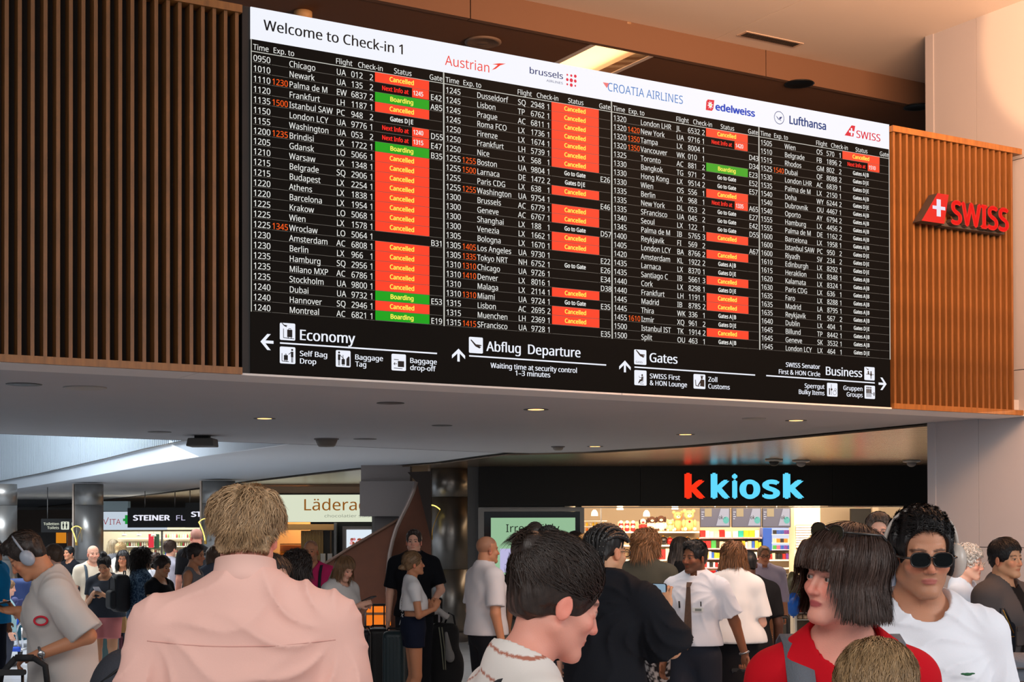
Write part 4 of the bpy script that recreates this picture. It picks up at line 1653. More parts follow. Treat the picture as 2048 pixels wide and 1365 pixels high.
# hanging menu screens
for i, (x0, x1, tone) in enumerate(((1401.5, 1459, (122, 116, 132)), (1465, 1521.5, (124, 118, 136)), (1526, 1580.5, (126, 120, 140)))):
    r = root_at('menu_screen', '%s of the three hanging grey screens over the kiosk counter' % ('leftmost', 'middle', 'rightmost')[i], 'screen', (x0 + x1) / 2, 1054, 25.6)
    child(pbox(MB(), x0 - 1, 1016.5, x1 + 1, 1055.5, 25.62, 0.06, M_dark), 'bezel', r)
    child(pbox(MB(), x0, 1017.5, x1, 1054.3, 25.60, 0.02, glow('menu_grey', (116, 110, 128), 0.85)), 'display', r)
    child(pbox(MB(), x0 + 8, 1018, x0 + 22, 1034, 25.59, 0.005, glow('menu_kraft', (200, 168, 120), 0.9)), 'bag_picture', r)
    q = [P(x0 + 40, 1018, 25.585), P(x0 + 31, 1052, 25.585), P(x1 - 1, 1052, 25.585), P(x1 - 1, 1018, 25.585)]
    child(MB().add(q, [(0, 1, 2, 3)], glow('menu_pale', (196, 192, 206), 0.85)), 'pale_field', r)
    p_ = P(x1 - 7, 1041, 25.575)
    dm = MB()
    k = 25.6 / 3000
    dm.add([p_ + Vector((6 * k * math.cos(a * PI / 9), 0, 7 * k * math.sin(a * PI / 9))) for a in range(18)], [tuple(range(18))], glow('menu_teal', (70, 196, 180), 0.9))
    child(dm, 'round_badge', r)
    child(ptext(MB(), 'ok.–', x0 + 36, 1039, x0 + 50, 25.57, 0.06, mdk, 0.02), 'badge_lettering', r)
    for j in range(4):
        child(pbox(MB(), x0 + 1.5, 1024 + j * 4.5, x0 + 7 - j % 2 * 2, 1025.6 + j * 4.5, 25.59, 0.004, glow('menu_white', (226, 222, 232), 0.9)), 'text_line', r)
    child(pbox(MB(), (x0 + x1) / 2 - 1, 1008, (x0 + x1) / 2 + 1, 1017, 25.66, 0.02, M_alu), 'hanger', r)

# lit display cabinet in blue and white
r = root_at('display_cabinet', 'bright blue and white lit tobacco cabinet right of the boxed goods', 'cabinet', 1555, 1100, YS)
child(pbox(MB(), 1526, 1056, 1584, 1102, YS + .02, 0.35, mat('cabinet_blue', (60, 110, 210), rough=.3)), 'body', r)
child(pbox(MB(), 1527, 1058, 1543, 1100, YS, 0.015, glow('cabinet_blue_glow', (80, 130, 230), 0.8)), 'side_poster', r)
child(pbox(MB(), 1544, 1057, 1584, 1101, YS + .005, 0.01, glow('cabinet_white_glow', (222, 230, 250), 0.95)), 'light_panel', r)
for j, (yb, cs) in enumerate(((1069, ['black', 'blue', 'blue', 'violet', 'violet']), (1086, ['cream', 'orange', 'black', 'orange', 'cream']), (1099.5, ['green', 'pink', 'blue', 'violet', 'blue']))):
    child(pbox(MB(), 1544, yb, 1584, yb + 1.6, YS - 0.03, 0.04, M_shelf), 'shelf_board', r)
    for i in range(5):
        x = 1546 + i * 7.4
        for h_ in range(2):
            carton(x + h_ * 3.6, x + h_ * 3.6 + 3.2, yb, yb - 8, YS - 0.028, cs[i], 'in the lit blue cabinet', 0.03)
row_of(1534, 1580, 1119, 12, YS + .0, ['black', 'red', 'cream', 'violet', 'black'], 'below the lit blue cabinet', 4, 7)
shelf_unit('short white shelf below the lit blue cabinet', 1526, 1590, [1119.5, 1136], YS, 0.3)

# pillar, slat board, dark opening and gondola tops at the right
child(pbox(MB(), 1590, 1005, 1640, 1420, 26.0, 0.5, M_cream), 'pillar', fb)
r = root_at('slat_board', 'cream slat board on the kiosk pillar behind the woman in red', 'shelf', 1620, 1095, 25.95)
for j in range(9):
    child(pbox(MB(), 1592, 1052 + j * 5, 1652, 1056 + j * 5, 25.93, 0.03, M_cream), 'slat', r)
child(pbox(MB(), 1592, 1050, 1652, 1098, 25.965, 0.02, mat('slat_gap', (150, 130, 100))), 'back_panel', r)
child(pbox(MB(), 1702, 1018, 1742, 1058, 28.5, 0.1, M_dark), 'dark_opening', fb)
child(pbox(MB(), 1745, 1012, 1757, 1070, 28.4, 0.15, M_cream), 'post', fb)
row_of(1652, 1682, 1066, 10, 25.3, ['yellow', 'cream', 'orange'], 'on the gondola behind the woman in red', 6, 11)
row_of(1682, 1712, 1066, 12, 25.3, ['green', 'green'], 'beside the yellow packs on the gondola', 6, 11)
carton(1713, 1728, 1068, 1053, 25.25, 'red', 'at the right end of the gondola beside the man in glasses')
for i, x in enumerate((1629, 1641)):
    carton(x, x + 8, 1062, 1054, 25.88, 'green', 'on the cream slat board of the pillar', 0.03)
r = root_at('gondola', 'low white gondola of snack packs right of the kiosk pillar', 'shelf', 1700, 1240, 25.2)
for y in (1068, 1100, 1130, 1160, 1190, 1220, 1250):
    child(pbox(MB(), 1650, y, 1822, y + 3, 25.2, 0.5, M_shelf), 'shelf_board', r)
child(pbox(MB(), 1650, 1068, 1822, 1270, 25.7, 0.04, M_shelf), 'back_panel', r)
for y, on in ((1130, 'top filled'), (1160, 'second filled'), (1190, 'third filled'), (1220, 'lowest filled')):
    row_of(1652, 1820, y, 22, 25.24, ['blue', 'orange', 'red', 'white', 'red'], 'on the %s board of the white gondola' % on, 12, 18)
# front gondola beside the woman in red (green and red packs)
r = root_at('snack_rack', 'narrow white rack of green and red snack packs left of the woman in red', 'shelf', 1606, 1260, 23.2)
child(pbox(MB(), 1590.5, 1150, 1593.5, 1300, 23.2, 0.4, M_shelf), 'side_panel', r)
child(pbox(MB(), 1630, 1150, 1633, 1300, 23.2, 0.4, M_shelf), 'side_panel', r)
child(pbox(MB(), 1593.5, 1150, 1630, 1300, 23.6, 0.03, mat('rack_back', (120, 110, 100))), 'back_panel', r)
for j, y in enumerate((1164, 1176, 1188, 1200, 1213, 1226, 1240)):
    child(pbox(MB(), 1593.5, y, 1630, y + 1.5, 23.2, 0.38, M_shelf), 'shelf_board', r)
    for i in range(3):
        x = 1595 + i * 11
        mm = ((96, 74, 66), (90, 170, 120), (80, 170, 130), (84, 160, 120), (214, 60, 40), (210, 70, 40), (226, 190, 160))[j]
        q = P(x + 4.5, y, 23.3)
        k = 23.3 / 3000
        o = MB().ball((0, 0, 4.6 * k), (5.2 * k, 0.05, 4.8 * k), mat('pack_%d_%d_%d' % mm, mm, rough=.35), 10, 6).box((-4.6 * k, -.004, 0), (4.6 * k, .004, 9.8 * k), mat('pack_%d_%d_%d' % mm, mm)).build('snack_pack', loc=q)
        cn = ('brown', 'green', 'teal', 'sea-green', 'red', 'orange-red', 'pale')[j]
        tag(o, '%s snack pack in the narrow white rack left of the woman in red' % cn, 'snack', '%s snack packs in the narrow rack' % cn)
o = MB().ball((0, 0, 0), (0.12, 0.10, 0.185), mat('balloon_blue', (20, 100, 210), rough=.25), 16, 12).lathe([(0.02, -.2), (0.008, -.185), (0.001, -.18)], mat('balloon_blue', (20, 100, 210)), 8).tube([(0, 0, -.2), (.05, .2, -.75)], .003, M_shelf, 4).build('balloon', loc=P(1587, 1210, 22.9))
tag(o, 'shiny blue balloon beside the narrow snack rack', 'balloon')
o = MB().ball((0, 0, 0), (0.10, 0.10, 0.22), mat('balloon_olive', (110, 104, 80), rough=.25), 16, 12).lathe([(0.02, -.235), (0.008, -.22), (0.001, -.215)], mat('balloon_olive', (110, 104, 80)), 8).build('balloon', loc=P(1584, 1172, 23.0))
tag(o, 'dull olive balloon above the blue balloon', 'balloon')
# counter
r = root_at('kiosk_counter', 'dark kiosk counter with a lit front, behind the queue', 'counter', 1450, 1300, 25.0)
child(pbox(MB(), 1300, 1150, 1590, 1158, 25.1, 0.7, M_dark), 'worktop', r)
child(pbox(MB(), 1300, 1158, 1590, 1285, 25.15, 0.6, mat('counter_front', (60, 54, 52))), 'front', r)
row_of(1402, 1440, 1150, 9, 25.2, ['white', 'red', 'red', 'blue'], 'on the dark kiosk counter', 7, 12)
p = P(1420, 1150, 25.2)
# left small cabinet with jars
r = root_at('glass_shelf', 'small lit glass shelf of yellow jars at the left end of the kiosk', 'shelf', 1192, 1064, 25.0)
for y in (1042, 1053, 1064):
    child(pbox(MB(), 1170, y, 1214, y + 1.2, 25.0, 0.4, M_shelf), 'shelf_board', r)
child(pbox(MB(), 1201, 1017, 1203, 1075, 25.0, 0.05, M_alu), 'post', r)
for y, cs in ((1053, ('yellow', 'cream', 'yellow')), (1064, ('orange', 'yellow', 'teal', 'red'))):
    for i in range(6):
        q = P(1174 + i * 6.4, y, 25.15)
        k = 25 / 3000
        cn = cs[i % len(cs)]
        o = MB().lathe([(2.4 * k, 0), (2.6 * k, 4.5 * k), (1.8 * k, 6.4 * k), (1.8 * k, 7.4 * k), (0.001, 7.5 * k)], mat('jar_' + cn, PAL[cn], rough=.3), 12).build('jar', loc=q)
        tag(o, '%s jar on the small lit glass shelf' % cn, 'jar', '%s jars on the glass shelf' % cn)
# spots in the kiosk ceiling
for i, (x, y) in enumerate(((1189, 1032), (1293, 1033), (1240, 1020), (1350, 1019))):
    q = P(x, y, 25.4)
    r = empty('spotlight', q)
    tag(r, 'small warm spotlight over the soft toy shelves', 'ceiling light', 'kiosk spotlights')
    MB().lathe([(0.02, 0.10), (0.05, 0.06), (0.06, 0), (0.055, -0.005)], M_shelf, 14).build('shade', r)
    MB().lathe([(0.001, -0.004), (0.05, -0.004), (0.05, 0.0)], glow('spot_bulb', (255, 210, 150), 6), 14).build('bulb', r)

# ------------------------------------------------------------------ steel columns with glowing wall lamps
def column(px_l, px_r, Y, label, n):
    k = Y / 3000
    rad = (px_r - px_l) * k / 2
    c = P((px_l + px_r) / 2, 1060, Y)
    r = empty('column', (c.x, c.y, 0))
    tag(r, label, 'column', 'brushed steel columns')
    zt_ = ZM
    cuts = [0.0, 0.16, 1.2, 2.4, zt_]
    for a, b in zip(cuts[:-1], cuts[1:]):
        MB().lathe([(rad * (1.0 if a > 0.1 else 1.02), a + 0.003), (rad * (1.0 if a > 0.1 else 1.02), b - 0.003)], M_steel if a > 0.1 else M_grey, 40).build('shell', r)
    MB().box((-rad - 0.045, -0.06, 0), (-rad - 0.01, 0.06, zt_), mat('column_edge', (196, 176, 160), rough=.4, metal=.3)).build('edge_strip', r)
    return r, c, rad


column(862, 936, 25.0, 'thick brushed steel column left of the black kiosk front', 0)
column(150, 206, 33.0, 'brushed steel column with an orange sheen behind the bald man with a backpack', 1)
column(405, 470, 31.0, 'brushed steel column mostly hidden by the head of the man in pink', 2)
column(-22, 33, 33.0, 'brushed steel column at the left edge beside the luggage trolley', 3)
r = root_at('light_strip', 'tall violet light strip on the right of the thick steel column', 'light', 939, 1290, 24.9)
child(pbox(MB(), 938.5, 1000, 942.5, 1290, 24.4, 0.03, glow('violet_glow', (196, 160, 226), 0.9)), 'tube', r)

M_neon = glow('neon_yellow', (255, 226, 120), 1.6)


def fan_lamp(px, yt, yb, Y, label):
    """fan-shaped outline lamp: narrow foot, flared top"""
    k = Y / 3000
    h = (yb - yt) * k
    p = P(px, yb, Y)
    r = empty('fan_lamp', p)
    tag(r, label, 'lamp', 'fan-shaped neon lamps')
    L = [(-0.012 - h * 0.27 * (t ** 1.7), 0, t * h * 0.86) for t in [i / 10 for i in range(11)]]
    R = [(-x, 0, z) for x, _, z in L]
    top = [(x, 0, h * 0.86 + h * 0.14 * (1 - (x / (h * 0.28)) ** 2)) for x in [h * 0.282 * (i / 6 - 1) for i in range(13)]]
    MB().tube(L, 0.013, M_neon, 8).build('left_tube', r)
    MB().tube(R, 0.006, mat('neon_dim', (200, 160, 70), rough=.4, metal=.5), 8).build('right_tube', r)
    MB().tube(top, 0.010, M_neon, 8).build('top_tube', r)
    MB().box((-0.025, -0.02, -0.05), (0.025, 0.02, 0.02), mat('brass', (190, 150, 70), rough=.3, metal=.8)).build('foot', r)
    MB().tube([(0, 0.01, 0), (0, 0.01, h * .95)], 0.008, M_alu, 6).build('stem', r)
    MB().tube([(0, 0.0, -0.02), (0.0, 0.08, -0.02)], 0.01, M_alu, 6).build('bracket', r)
    return r


fan_lamp(862.5, 1011, 1074, 24.6, 'yellow fan-shaped neon lamp on the thick steel column beside the kiosk')
fan_lamp(153, 1053, 1087, 32.6, 'yellow fan-shaped lamp on the column near the toilets sign')
fan_lamp(411, 1038, 1084, 30.6, 'yellow fan-shaped lamp beside the ear of the man in pink')

# ------------------------------------------------------------------ brown spiral stair panel and grey box
M_rust = mat('stair_brown', (84, 44, 24), rough=0.75, noise=0.2, nscale=6)
st = root_at('spiral_stair', 'dark brown stair side panel with a curved grey handrail left of the steel column', 'stair', 780, 1300, 23.0)
YW = 23.0


def poly_at(mb_, pts, Y, dp, m):
    vs_ = [P(x, y, Y) for x, y in pts]
    ar = sum(vs_[i].x * vs_[(i + 1) % len(vs_)].z - vs_[(i + 1) % len(vs_)].x * vs_[i].z for i in range(len(vs_)))
    if ar < 0:
        vs_.reverse()
    mb_.prism(vs_, (0, dp, 0), m)
    return mb_


curve = [(833, 964), (826, 985), (815, 1010), (803, 1034), (793, 1056), (785, 1082), (779, 1110), (776, 1140), (775, 1170), (776, 1210)]
child(poly_at(MB(), [(640, 1136), (700, 1098), (760, 1063), (800, 1041)] + curve[4:] + [(776, 1330), (640, 1330)], YW, 0.12, M_rust), 'side_panel', st)
child(poly_at(MB(), curve + [(776, 1330), (862, 1330), (862, 960), (842, 958)], YW + 0.5, 0.15, M_rust), 'inner_panel', st)
child(poly_at(MB(), [(815, 945), (862, 943), (862, 1080), (845, 1010), (834, 966)], YW + 0.3, 0.1, mat('stair_soffit', (34, 24, 20), rough=.8)), 'upper_panel', st)
child(MB().tube([P(x, y, YW - 0.03) for x, y in [(640, 1134), (700, 1096), (760, 1061), (803, 1036)]], 0.022, mat('rail_brown', (96, 70, 56), rough=.4), 8), 'handrail', st)
child(MB().tube([P(x, y, YW - 0.06) for x, y in curve], 0.032, mat('rail_grey', (124, 112, 108), rough=.35, metal=.4), 10), 'curved_handrail', st)
gb = root_at('bulkhead', 'plain grey bulkhead box hanging beside the chocolate shop sign', 'panel', 778, 1033, 24.0)
child(poly_at(MB(), [(719.5, 963.5), (828, 963), (831, 976), (807, 1033), (719.5, 1033)], 24.0, 0.8, M_grey), 'front', gb)
child(poly_at(MB(), [(749, 1034), (800, 1034), (790, 1050), (749, 1068)], 24.6, 0.3, mat('grey_dark', (92, 88, 88))), 'lower_part', gb)

for nm, x0, x1, y1, Y in (('bulkhead', 760, 764, 964, 24.3), ('', 0, 0, 0, 0)):
    if nm:
        child(pbox(MB(), 722, 930, 820, 964, 24.1, 0.5, M_grey), 'upper_part', gb)

# ------------------------------------------------------------------ chocolate shop
YL = 34.0
r = root_at('shop_sign', 'long pale illuminated chocolate shop sign with brown letters', 'sign', 620, 1045, YL)
child(pbox(MB(), 430, 990, 744, 1045, YL, 0.25, glow('choco_sign', (232, 238, 212), 0.86)), 'panel', r)
child(pbox(MB(), 430, 987.5, 744, 990, YL - .01, 0.3, M_dark), 'top_edge', r)
mbr = glow('choco_brown', (146, 88, 22), .9)
child(ptext(MB(), 'Läderach', 608.5, 1021.5, 751, YL - 0.005, 0.255, mbr, 0.006), 'sign_lettering', r)
child(ptext(MB(), 'chocolatier suisse', 649, 1035.5, 752, YL - 0.005, 0.066, glow('choco_grey', (140, 146, 130), .9), -0.008), 'sign_lettering', r)
cw = empty('wall_back', P(590, 1100, YL))
tag(cw, 'front and inner walls of the chocolate shop', kind='structure')
child(pbox(MB(), 430, 974, 720, 988, YL + 0.02, 0.3, mat('choco_soffit', (190, 150, 110), rough=.4)), 'upper_trim', cw)
child(pbox(MB(), 430, 1045, 620, 1250, YL + 3.2, 0.1, mat('choco_wall', (240, 190, 130), rough=.8)), 'back_wall', cw)
child(pbox(MB(), 568, 1049, 668, 1061, YL + 0.4, 0.3, mat('choco_beam', (224, 160, 96), rough=.6)), 'beam', cw)
child(pbox(MB(), 668, 1046, 673, 1250, YL + 0.1, 0.3, M_frame), 'post', cw)
child(pbox(MB(), 673, 1046, 744, 1250, YL + 0.3, 0.3, M_dark), 'dark_wall', cw)
child(pbox(MB(), 744, 1030, 750, 1250, YL - 0.2, 0.3, M_frame), 'post', cw)
r = root_at('ribbed_cabinet', 'tall ribbed wooden cabinet front in the chocolate shop', 'cabinet', 622, 1200, YL + 0.6)
for i in range(15):
    child(pbox(MB(), 602 + i * 3, 1062, 604.2 + i * 3, 1250, YL + .55, 0.03, mat('ribbed_wood', (168, 128, 72), rough=.5)), 'rib', r)
child(pbox(MB(), 602, 1062, 647, 1250, YL + .58, 0.3, mat('ribbed_back', (110, 78, 40))), 'body', r)
child(pbox(MB(), 647, 1062, 660, 1250, YL + .58, 0.3, mat('cab_dark', (40, 32, 28))), 'side', r)
r = root_at('wall_shelf', 'lit wooden shelf of orange sweets in the chocolate shop', 'shelf', 575, 1089, YL + 2.6)
child(pbox(MB(), 560, 1088, 604, 1090.5, YL + 2.2, 0.5, mat('choco_shelf', (150, 96, 50))), 'shelf_board', r)
child(pbox(MB(), 560, 1112, 604, 1116, YL + 2.2, 0.5, mat('choco_shelf', (150, 96, 50))), 'shelf_board', r)
child(pbox(MB(), 560, 1091, 604, 1150, YL + 2.75, 0.05, mat('choco_back', (176, 96, 40))), 'back_panel', r)
for i in range(22):
    q = P(562 + (i % 11) * 3.9, 1112 - (i // 11) * 4, YL + 2.3 + .1 * (i // 11))
    o = MB().ball((0, 0, 0.03), (0.032, 0.032, 0.03), mat('sweet_orange', (236, 140, 40), rough=.4), 8, 6).build('sweet', loc=q)
    tag(o, 'orange wrapped sweet heaped on the lit shelf in the chocolate shop', 'sweet', 'orange sweets in the chocolate shop')
for i, x in enumerate((641, 655)):
    o = pbox(MB(), x, 1108, x + 9, 1140, YL + 0.2, 0.1, mat('white_box', (236, 226, 216)))
    thing1(o, 'gift_box', ('slim', 'wide')[i] + ' white upright box beside the man in magenta', 'box')
r = root_at('poster_screen', 'white lit poster of pink chocolates in a pale frame by the stair', 'screen', 720, 1100, YL)
child(pbox(MB(), 685, 1053, 743, 1120, YL + .05, 0.1, mat('poster_frame', (150, 140, 132))), 'frame', r)
child(pbox(MB(), 693, 1060, 743, 1120, YL + .03, 0.03, glow('poster_white', (228, 240, 250), 0.95)), 'display', r)
mb = MB()
for i in range(14):
    a = P(715 + random.uniform(-12, 12), 1084 + random.uniform(-5, 5), YL)
    mb.ball((a.x, a.y, a.z), (random.uniform(.03, .06), 0.01, random.uniform(.02, .05)), (glow('choc_pink', (214, 130, 140), .9), glow('choc_brown', (150, 70, 40), .9), glow('choc_rose', (236, 170, 170), .9))[i % 3], 8, 6)
tag(child(mb, 'chocolate_picture', r), kind=None)

# ------------------------------------------------------------------ pharmacy and flower shop
YV = 45.0
r = root_at('shop_sign', 'white illuminated pharmacy sign with thin red letters and a green cross', 'sign', 260, 1060, YV)
child(pbox(MB(), 207, 1024, 330, 1061, YV, 0.3, glow('vita_white', (206, 220, 234), 0.85)), 'panel', r)
child(pbox(MB(), 207, 1003, 256, 1023, YV, 0.3, mat('vita_upper', (170, 190, 196), rough=.15, metal=.3)), 'upper_panel', r)
mr = glow('vita_red', (150, 44, 54), .9)
mb = MB()
stroke(mb, [(P(208, 1040, YV).x, P(0, 1040, YV).z), (P(211, 1050, YV).x, P(0, 1050, YV).z), (P(217, 1036, YV).x, P(0, 1036, YV).z)], 0.02, mr, YV - .005)
ptext(mb, 'ITA', 219, 1050, 241.5, YV - .005, 0.165, mr, -0.012)
child(mb, 'sign_lettering', r)
mg = glow('cross_green', (30, 150, 60), 0.9)
child(pbox(pbox(MB(), 246, 1038, 256, 1043, YV - .03, 0.03, mg), 250, 1031, 256, 1049, YV - .03, 0.03, mg), 'green_cross', r)
YF = 40.0
r = root_at('shop_sign', 'black hanging sign with bold white letters left of the man in pink', 'sign', 320, 1056, YF)
child(pbox(MB(), 255, 1016.5, 372, 1056, YF, 0.3, mat('steiner_black', (12, 12, 14), rough=.4)), 'panel', r)
mw = glow('steiner_white', (236, 236, 250), 1.0)
child(ptext(MB(), 'STEINER', 266, 1041.5, 340, YF - .005, 0.135, mw, 0.045), 'sign_lettering', r)
child(ptext(MB(), 'FL', 352.5, 1041.5, 370.5, YF - .005, 0.135, glow('steiner_thin', (210, 205, 236), 0.9), -0.004), 'sign_lettering', r)
r = root_at('shop_sign', 'nearer black sign panel with bold white letters beside the fan lamp', 'sign', 400, 1056, YF - 1)
child(pbox(MB(), 370.5, 1006, 440, 1056, YF - 1, 0.3, mat('steiner_black', (12, 12, 14))), 'panel', r)
child(ptext(MB(), 'STEINER', 382, 1034, 459, YF - 1.005, 0.125, mw, 0.045), 'sign_lettering', r)
vw = empty('wall_back', P(300, 1100, YV))
tag(vw, 'walls of the pharmacy interior', kind='structure')
child(pbox(MB(), 200, 1055, 470, 1250, YV + 3.0, 0.1, mat('vita_wall', (214, 204, 180), rough=.8)), 'back_wall', vw)
child(pbox(MB(), 206, 1060, 440, 1064, YV, 0.2, mat('vita_lintel', (190, 170, 140))), 'lintel', vw)
child(pbox(MB(), 322, 1062, 325, 1200, YV, 0.1, M_alu), 'post', vw)
r = root_at('wall_shelf', 'bright wide shelves of white bottles at the back of the pharmacy', 'shelf', 310, 1110, YV + 2.4)
for y in (1076.5, 1093, 1109):
    child(pbox(MB(), 236, y, 420, y + 2, YV + 2.4, 0.5, M_shelf), 'shelf_board', r)
VS = [('white', (238, 236, 226)), ('green', (120, 170, 90)), ('white', (230, 226, 210)), ('red', (160, 40, 50)), ('cream', (226, 214, 180))]
mbm = {}
for y in (1076.5, 1093, 1109):
    x = 238
    i = 0
    while x < 418:
        cn, cc = VS[(i * 7 + int(y)) % 5] if y > 1080 else VS[(i * 3) % 5]
        if y < 1080 and x < 325:
            x += 6
            continue
        if cn not in mbm:
            k = (YV + 2.5) / 3000
            mbm[cn] = MB().lathe([(1.3 * k, 0), (1.4 * k, 4.8 * k), (0.7 * k, 6.4 * k), (0.7 * k, 8 * k), (0.001, 8.1 * k)], mat('bottle_' + cn, cc, rough=.35), 8).build('bottle', loc=P(x, y, YV + 2.6))
            o = mbm[cn]
        else:
            o = mbm[cn].copy()
            link(o)
            o.location = P(x, y, YV + 2.6)
        tag(o, '%s bottle on the pharmacy shelves' % cn, 'bottle', '%s bottles on the pharmacy shelves' % cn)
        x += 4.3
        i += 1
thing1(pbox(MB(), 297, 1069, 307, 1096, YV + 1.5, 0.05, mat('banner_red', (176, 20, 50))), 'banner', 'hanging red banner in the pharmacy', 'banner')
thing1(pbox(MB(), 308.5, 1069, 318, 1098, YV + 1.6, 0.05, mat('banner_green', (20, 60, 44))), 'banner', 'hanging dark green banner beside the red one', 'banner')
for i, x in enumerate((249, 278, 307)):
    q = P(x, 1073, YV + 1)
    r = empty('shelf_lamp', q)
    tag(r, 'small white arm lamp over the pharmacy shelves', 'lamp', 'arm lamps in the pharmacy')
    MB().lathe([(0.09, 0), (0.07, 0.05), (0.02, 0.07), (0.001, 0.075)], M_shelf, 12).build('shade', r)
    MB().lathe([(0.001, -0.003), (0.08, -0.003), (0.08, 0)], glow('pharm_bulb', (255, 244, 214), 3), 12).build('bulb', r)
    MB().tube([(0, 0, 0.07), (0, 0, .14), (0.02, 0.1, .18)], 0.008, M_alu, 6).build('arm', r)
for i, (x, yb, h, cn) in enumerate(((330, 1112, 8, 'blue'), (345, 1112, 9, 'white'), (356, 1113, 10, 'green'), (290, 1112, 9, 'orange'), (268, 1112, 8, 'white'), (300, 1108, 8, 'cream'))):
    carton(x, x + 6, yb, yb - h, YV + 1.0, cn, 'on the pharmacy counter')
r = root_at('pharmacy_counter', 'pale pharmacy counter behind the queue', 'counter', 300, 1150, YV + .9)
child(pbox(MB(), 225, 1113, 430, 1116, YV + .8, 0.7, M_shelf), 'worktop', r)
child(pbox(MB(), 225, 1116, 430, 1190, YV + .9, 0.5, mat('counter_cream', (190, 176, 150))), 'front', r)

for r_, xs_, Y_, yt in ((bpy.data.objects['shop_sign.002'], (290, 350), YF + .1, 1017), (bpy.data.objects['shop_sign.003'], (380, 425), YF - .9, 1007)):
    for x in xs_:
        q = P(x, yt, Y_)
        o = MB().tube([q, (q.x, q.y, ZM + .01)], .012, M_alu, 6).build('hanger', r_)
        o.matrix_parent_inverse = Matrix.Translation(-r_.location)

# toilets sign and passage
r = root_at('toilets_sign', 'black hanging sign with white toilet lettering and a pictogram', 'sign', 120, 1064, 36)
child(pbox(MB(), 82, 1038, 158, 1065.5, 36, 0.2, mat('steiner_black', (12, 12, 14))), 'panel', r)
mw2 = glow('toilet_white', (222, 226, 206), 0.95)
child(ptext(MB(), 'Toiletten', 87, 1051, 118, 35.99, 0.062, mw2, 0.02), 'sign_lettering', r)
child(ptext(MB(), 'Toilets', 94.5, 1058.8, 118, 35.99, 0.062, mw2, 0.02), 'sign_lettering', r)
child(ptext(MB(), 'Re', 143.5, 1051, 153, 35.99, 0.062, mw2, 0.02), 'sign_lettering', r)
child(pbox(MB(), 122, 1044, 138, 1060, 35.99, 0.01, mw2, 0.02), 'pictogram', r)
for x in (95, 145):
    q = P(x, 1039, 36.1)
    child(MB().tube([q, (q.x, q.y, ZM + .01)], .012, M_alu, 6), 'hanger', r)
mb = MB()
for x in (126.5, 133):
    a = P(x, 1046.6, 35.98)
    mb.ball((a.x, a.y, a.z), (.016, .003, .016), M_ink, 10, 6)
    pbox(mb, x - 1.6, 1048.4, x + 1.6, 1053.5, 35.98, .004, M_ink)
    pbox(mb, x - 1.0, 1053.5, x + 1.0, 1058, 35.98, .004, M_ink)
child(mb, 'figures', r)
tw = empty('wall_back', P(90, 1100, 48))
tag(tw, 'dark passage wall beside the toilets', kind='structure')
child(pbox(MB(), -260, 1020, 206, 1260, 52, 0.2, mat('passage_dark', (40, 30, 26), rough=.8)), 'back_wall', tw)
child(pbox(MB(), 135, 1060, 153, 1200, 44, 0.2, mat('passage_wood', (150, 92, 60), rough=.7)), 'door_frame', tw)
r = root_at('display_case', 'amber lit shelf of goods in the passage behind the man with headphones', 'shelf', 120, 1090, 45)
for i in range(6):
    child(pbox(MB(), 112 + i * 3.4, 1066, 114.4 + i * 3.4, 1087, 45, 0.05, glow('amber', (226, 140, 30), 0.8)), 'strip', r)
child(pbox(MB(), 40, 1066, 134, 1150, 45.1, 0.1, mat('case_dark', (24, 18, 16))), 'back_panel', r)
for i in range(26):
    q = P(38 + (i % 9) * 3.5 + random.uniform(-1, 1), 1132 - (i // 9) * 6 + random.uniform(-2, 2), 40)
    cn = ('red', 'orange', 'brown')[i % 3]
    o = MB().ball((0, 0, 0), random.uniform(.04, .07), mat('flower_' + cn, ((170, 40, 26), (226, 130, 20), (110, 50, 30))[i % 3], rough=.8), 8, 6).build('flower', loc=q)
    tag(o, '%s flower in the bunch beside the left column' % cn, 'flower', '%s flowers by the left column' % cn)
mb = MB()
for i in range(9):
    mb.tube([P(38 + i * 3.5, 1150, 40.1), P(38 + i * 3.5, 1112, 40.1)], .012, mat('stem_green', (40, 60, 30)), 5)
tag(child(mb, 'flower_stems', root_at('flower_bucket', 'dark bucket of flower stems by the left column', 'bucket', 52, 1165, 40)), kind='stuff')
b_ = [o for o in bpy.data.objects if o.name.startswith('flower_bucket')][0]
MB().lathe([(0.18, -0.5), (0.24, 0.12), (0.22, 0.12), (0.16, -0.4)], mat('bucket_dark', (40, 40, 42)), 16).build('pail', b_)
# ------------------------------------------------------------------ people: smooth solids on a fitted grid
def nz(*a):
    return np.array(a, dtype=np.float32)


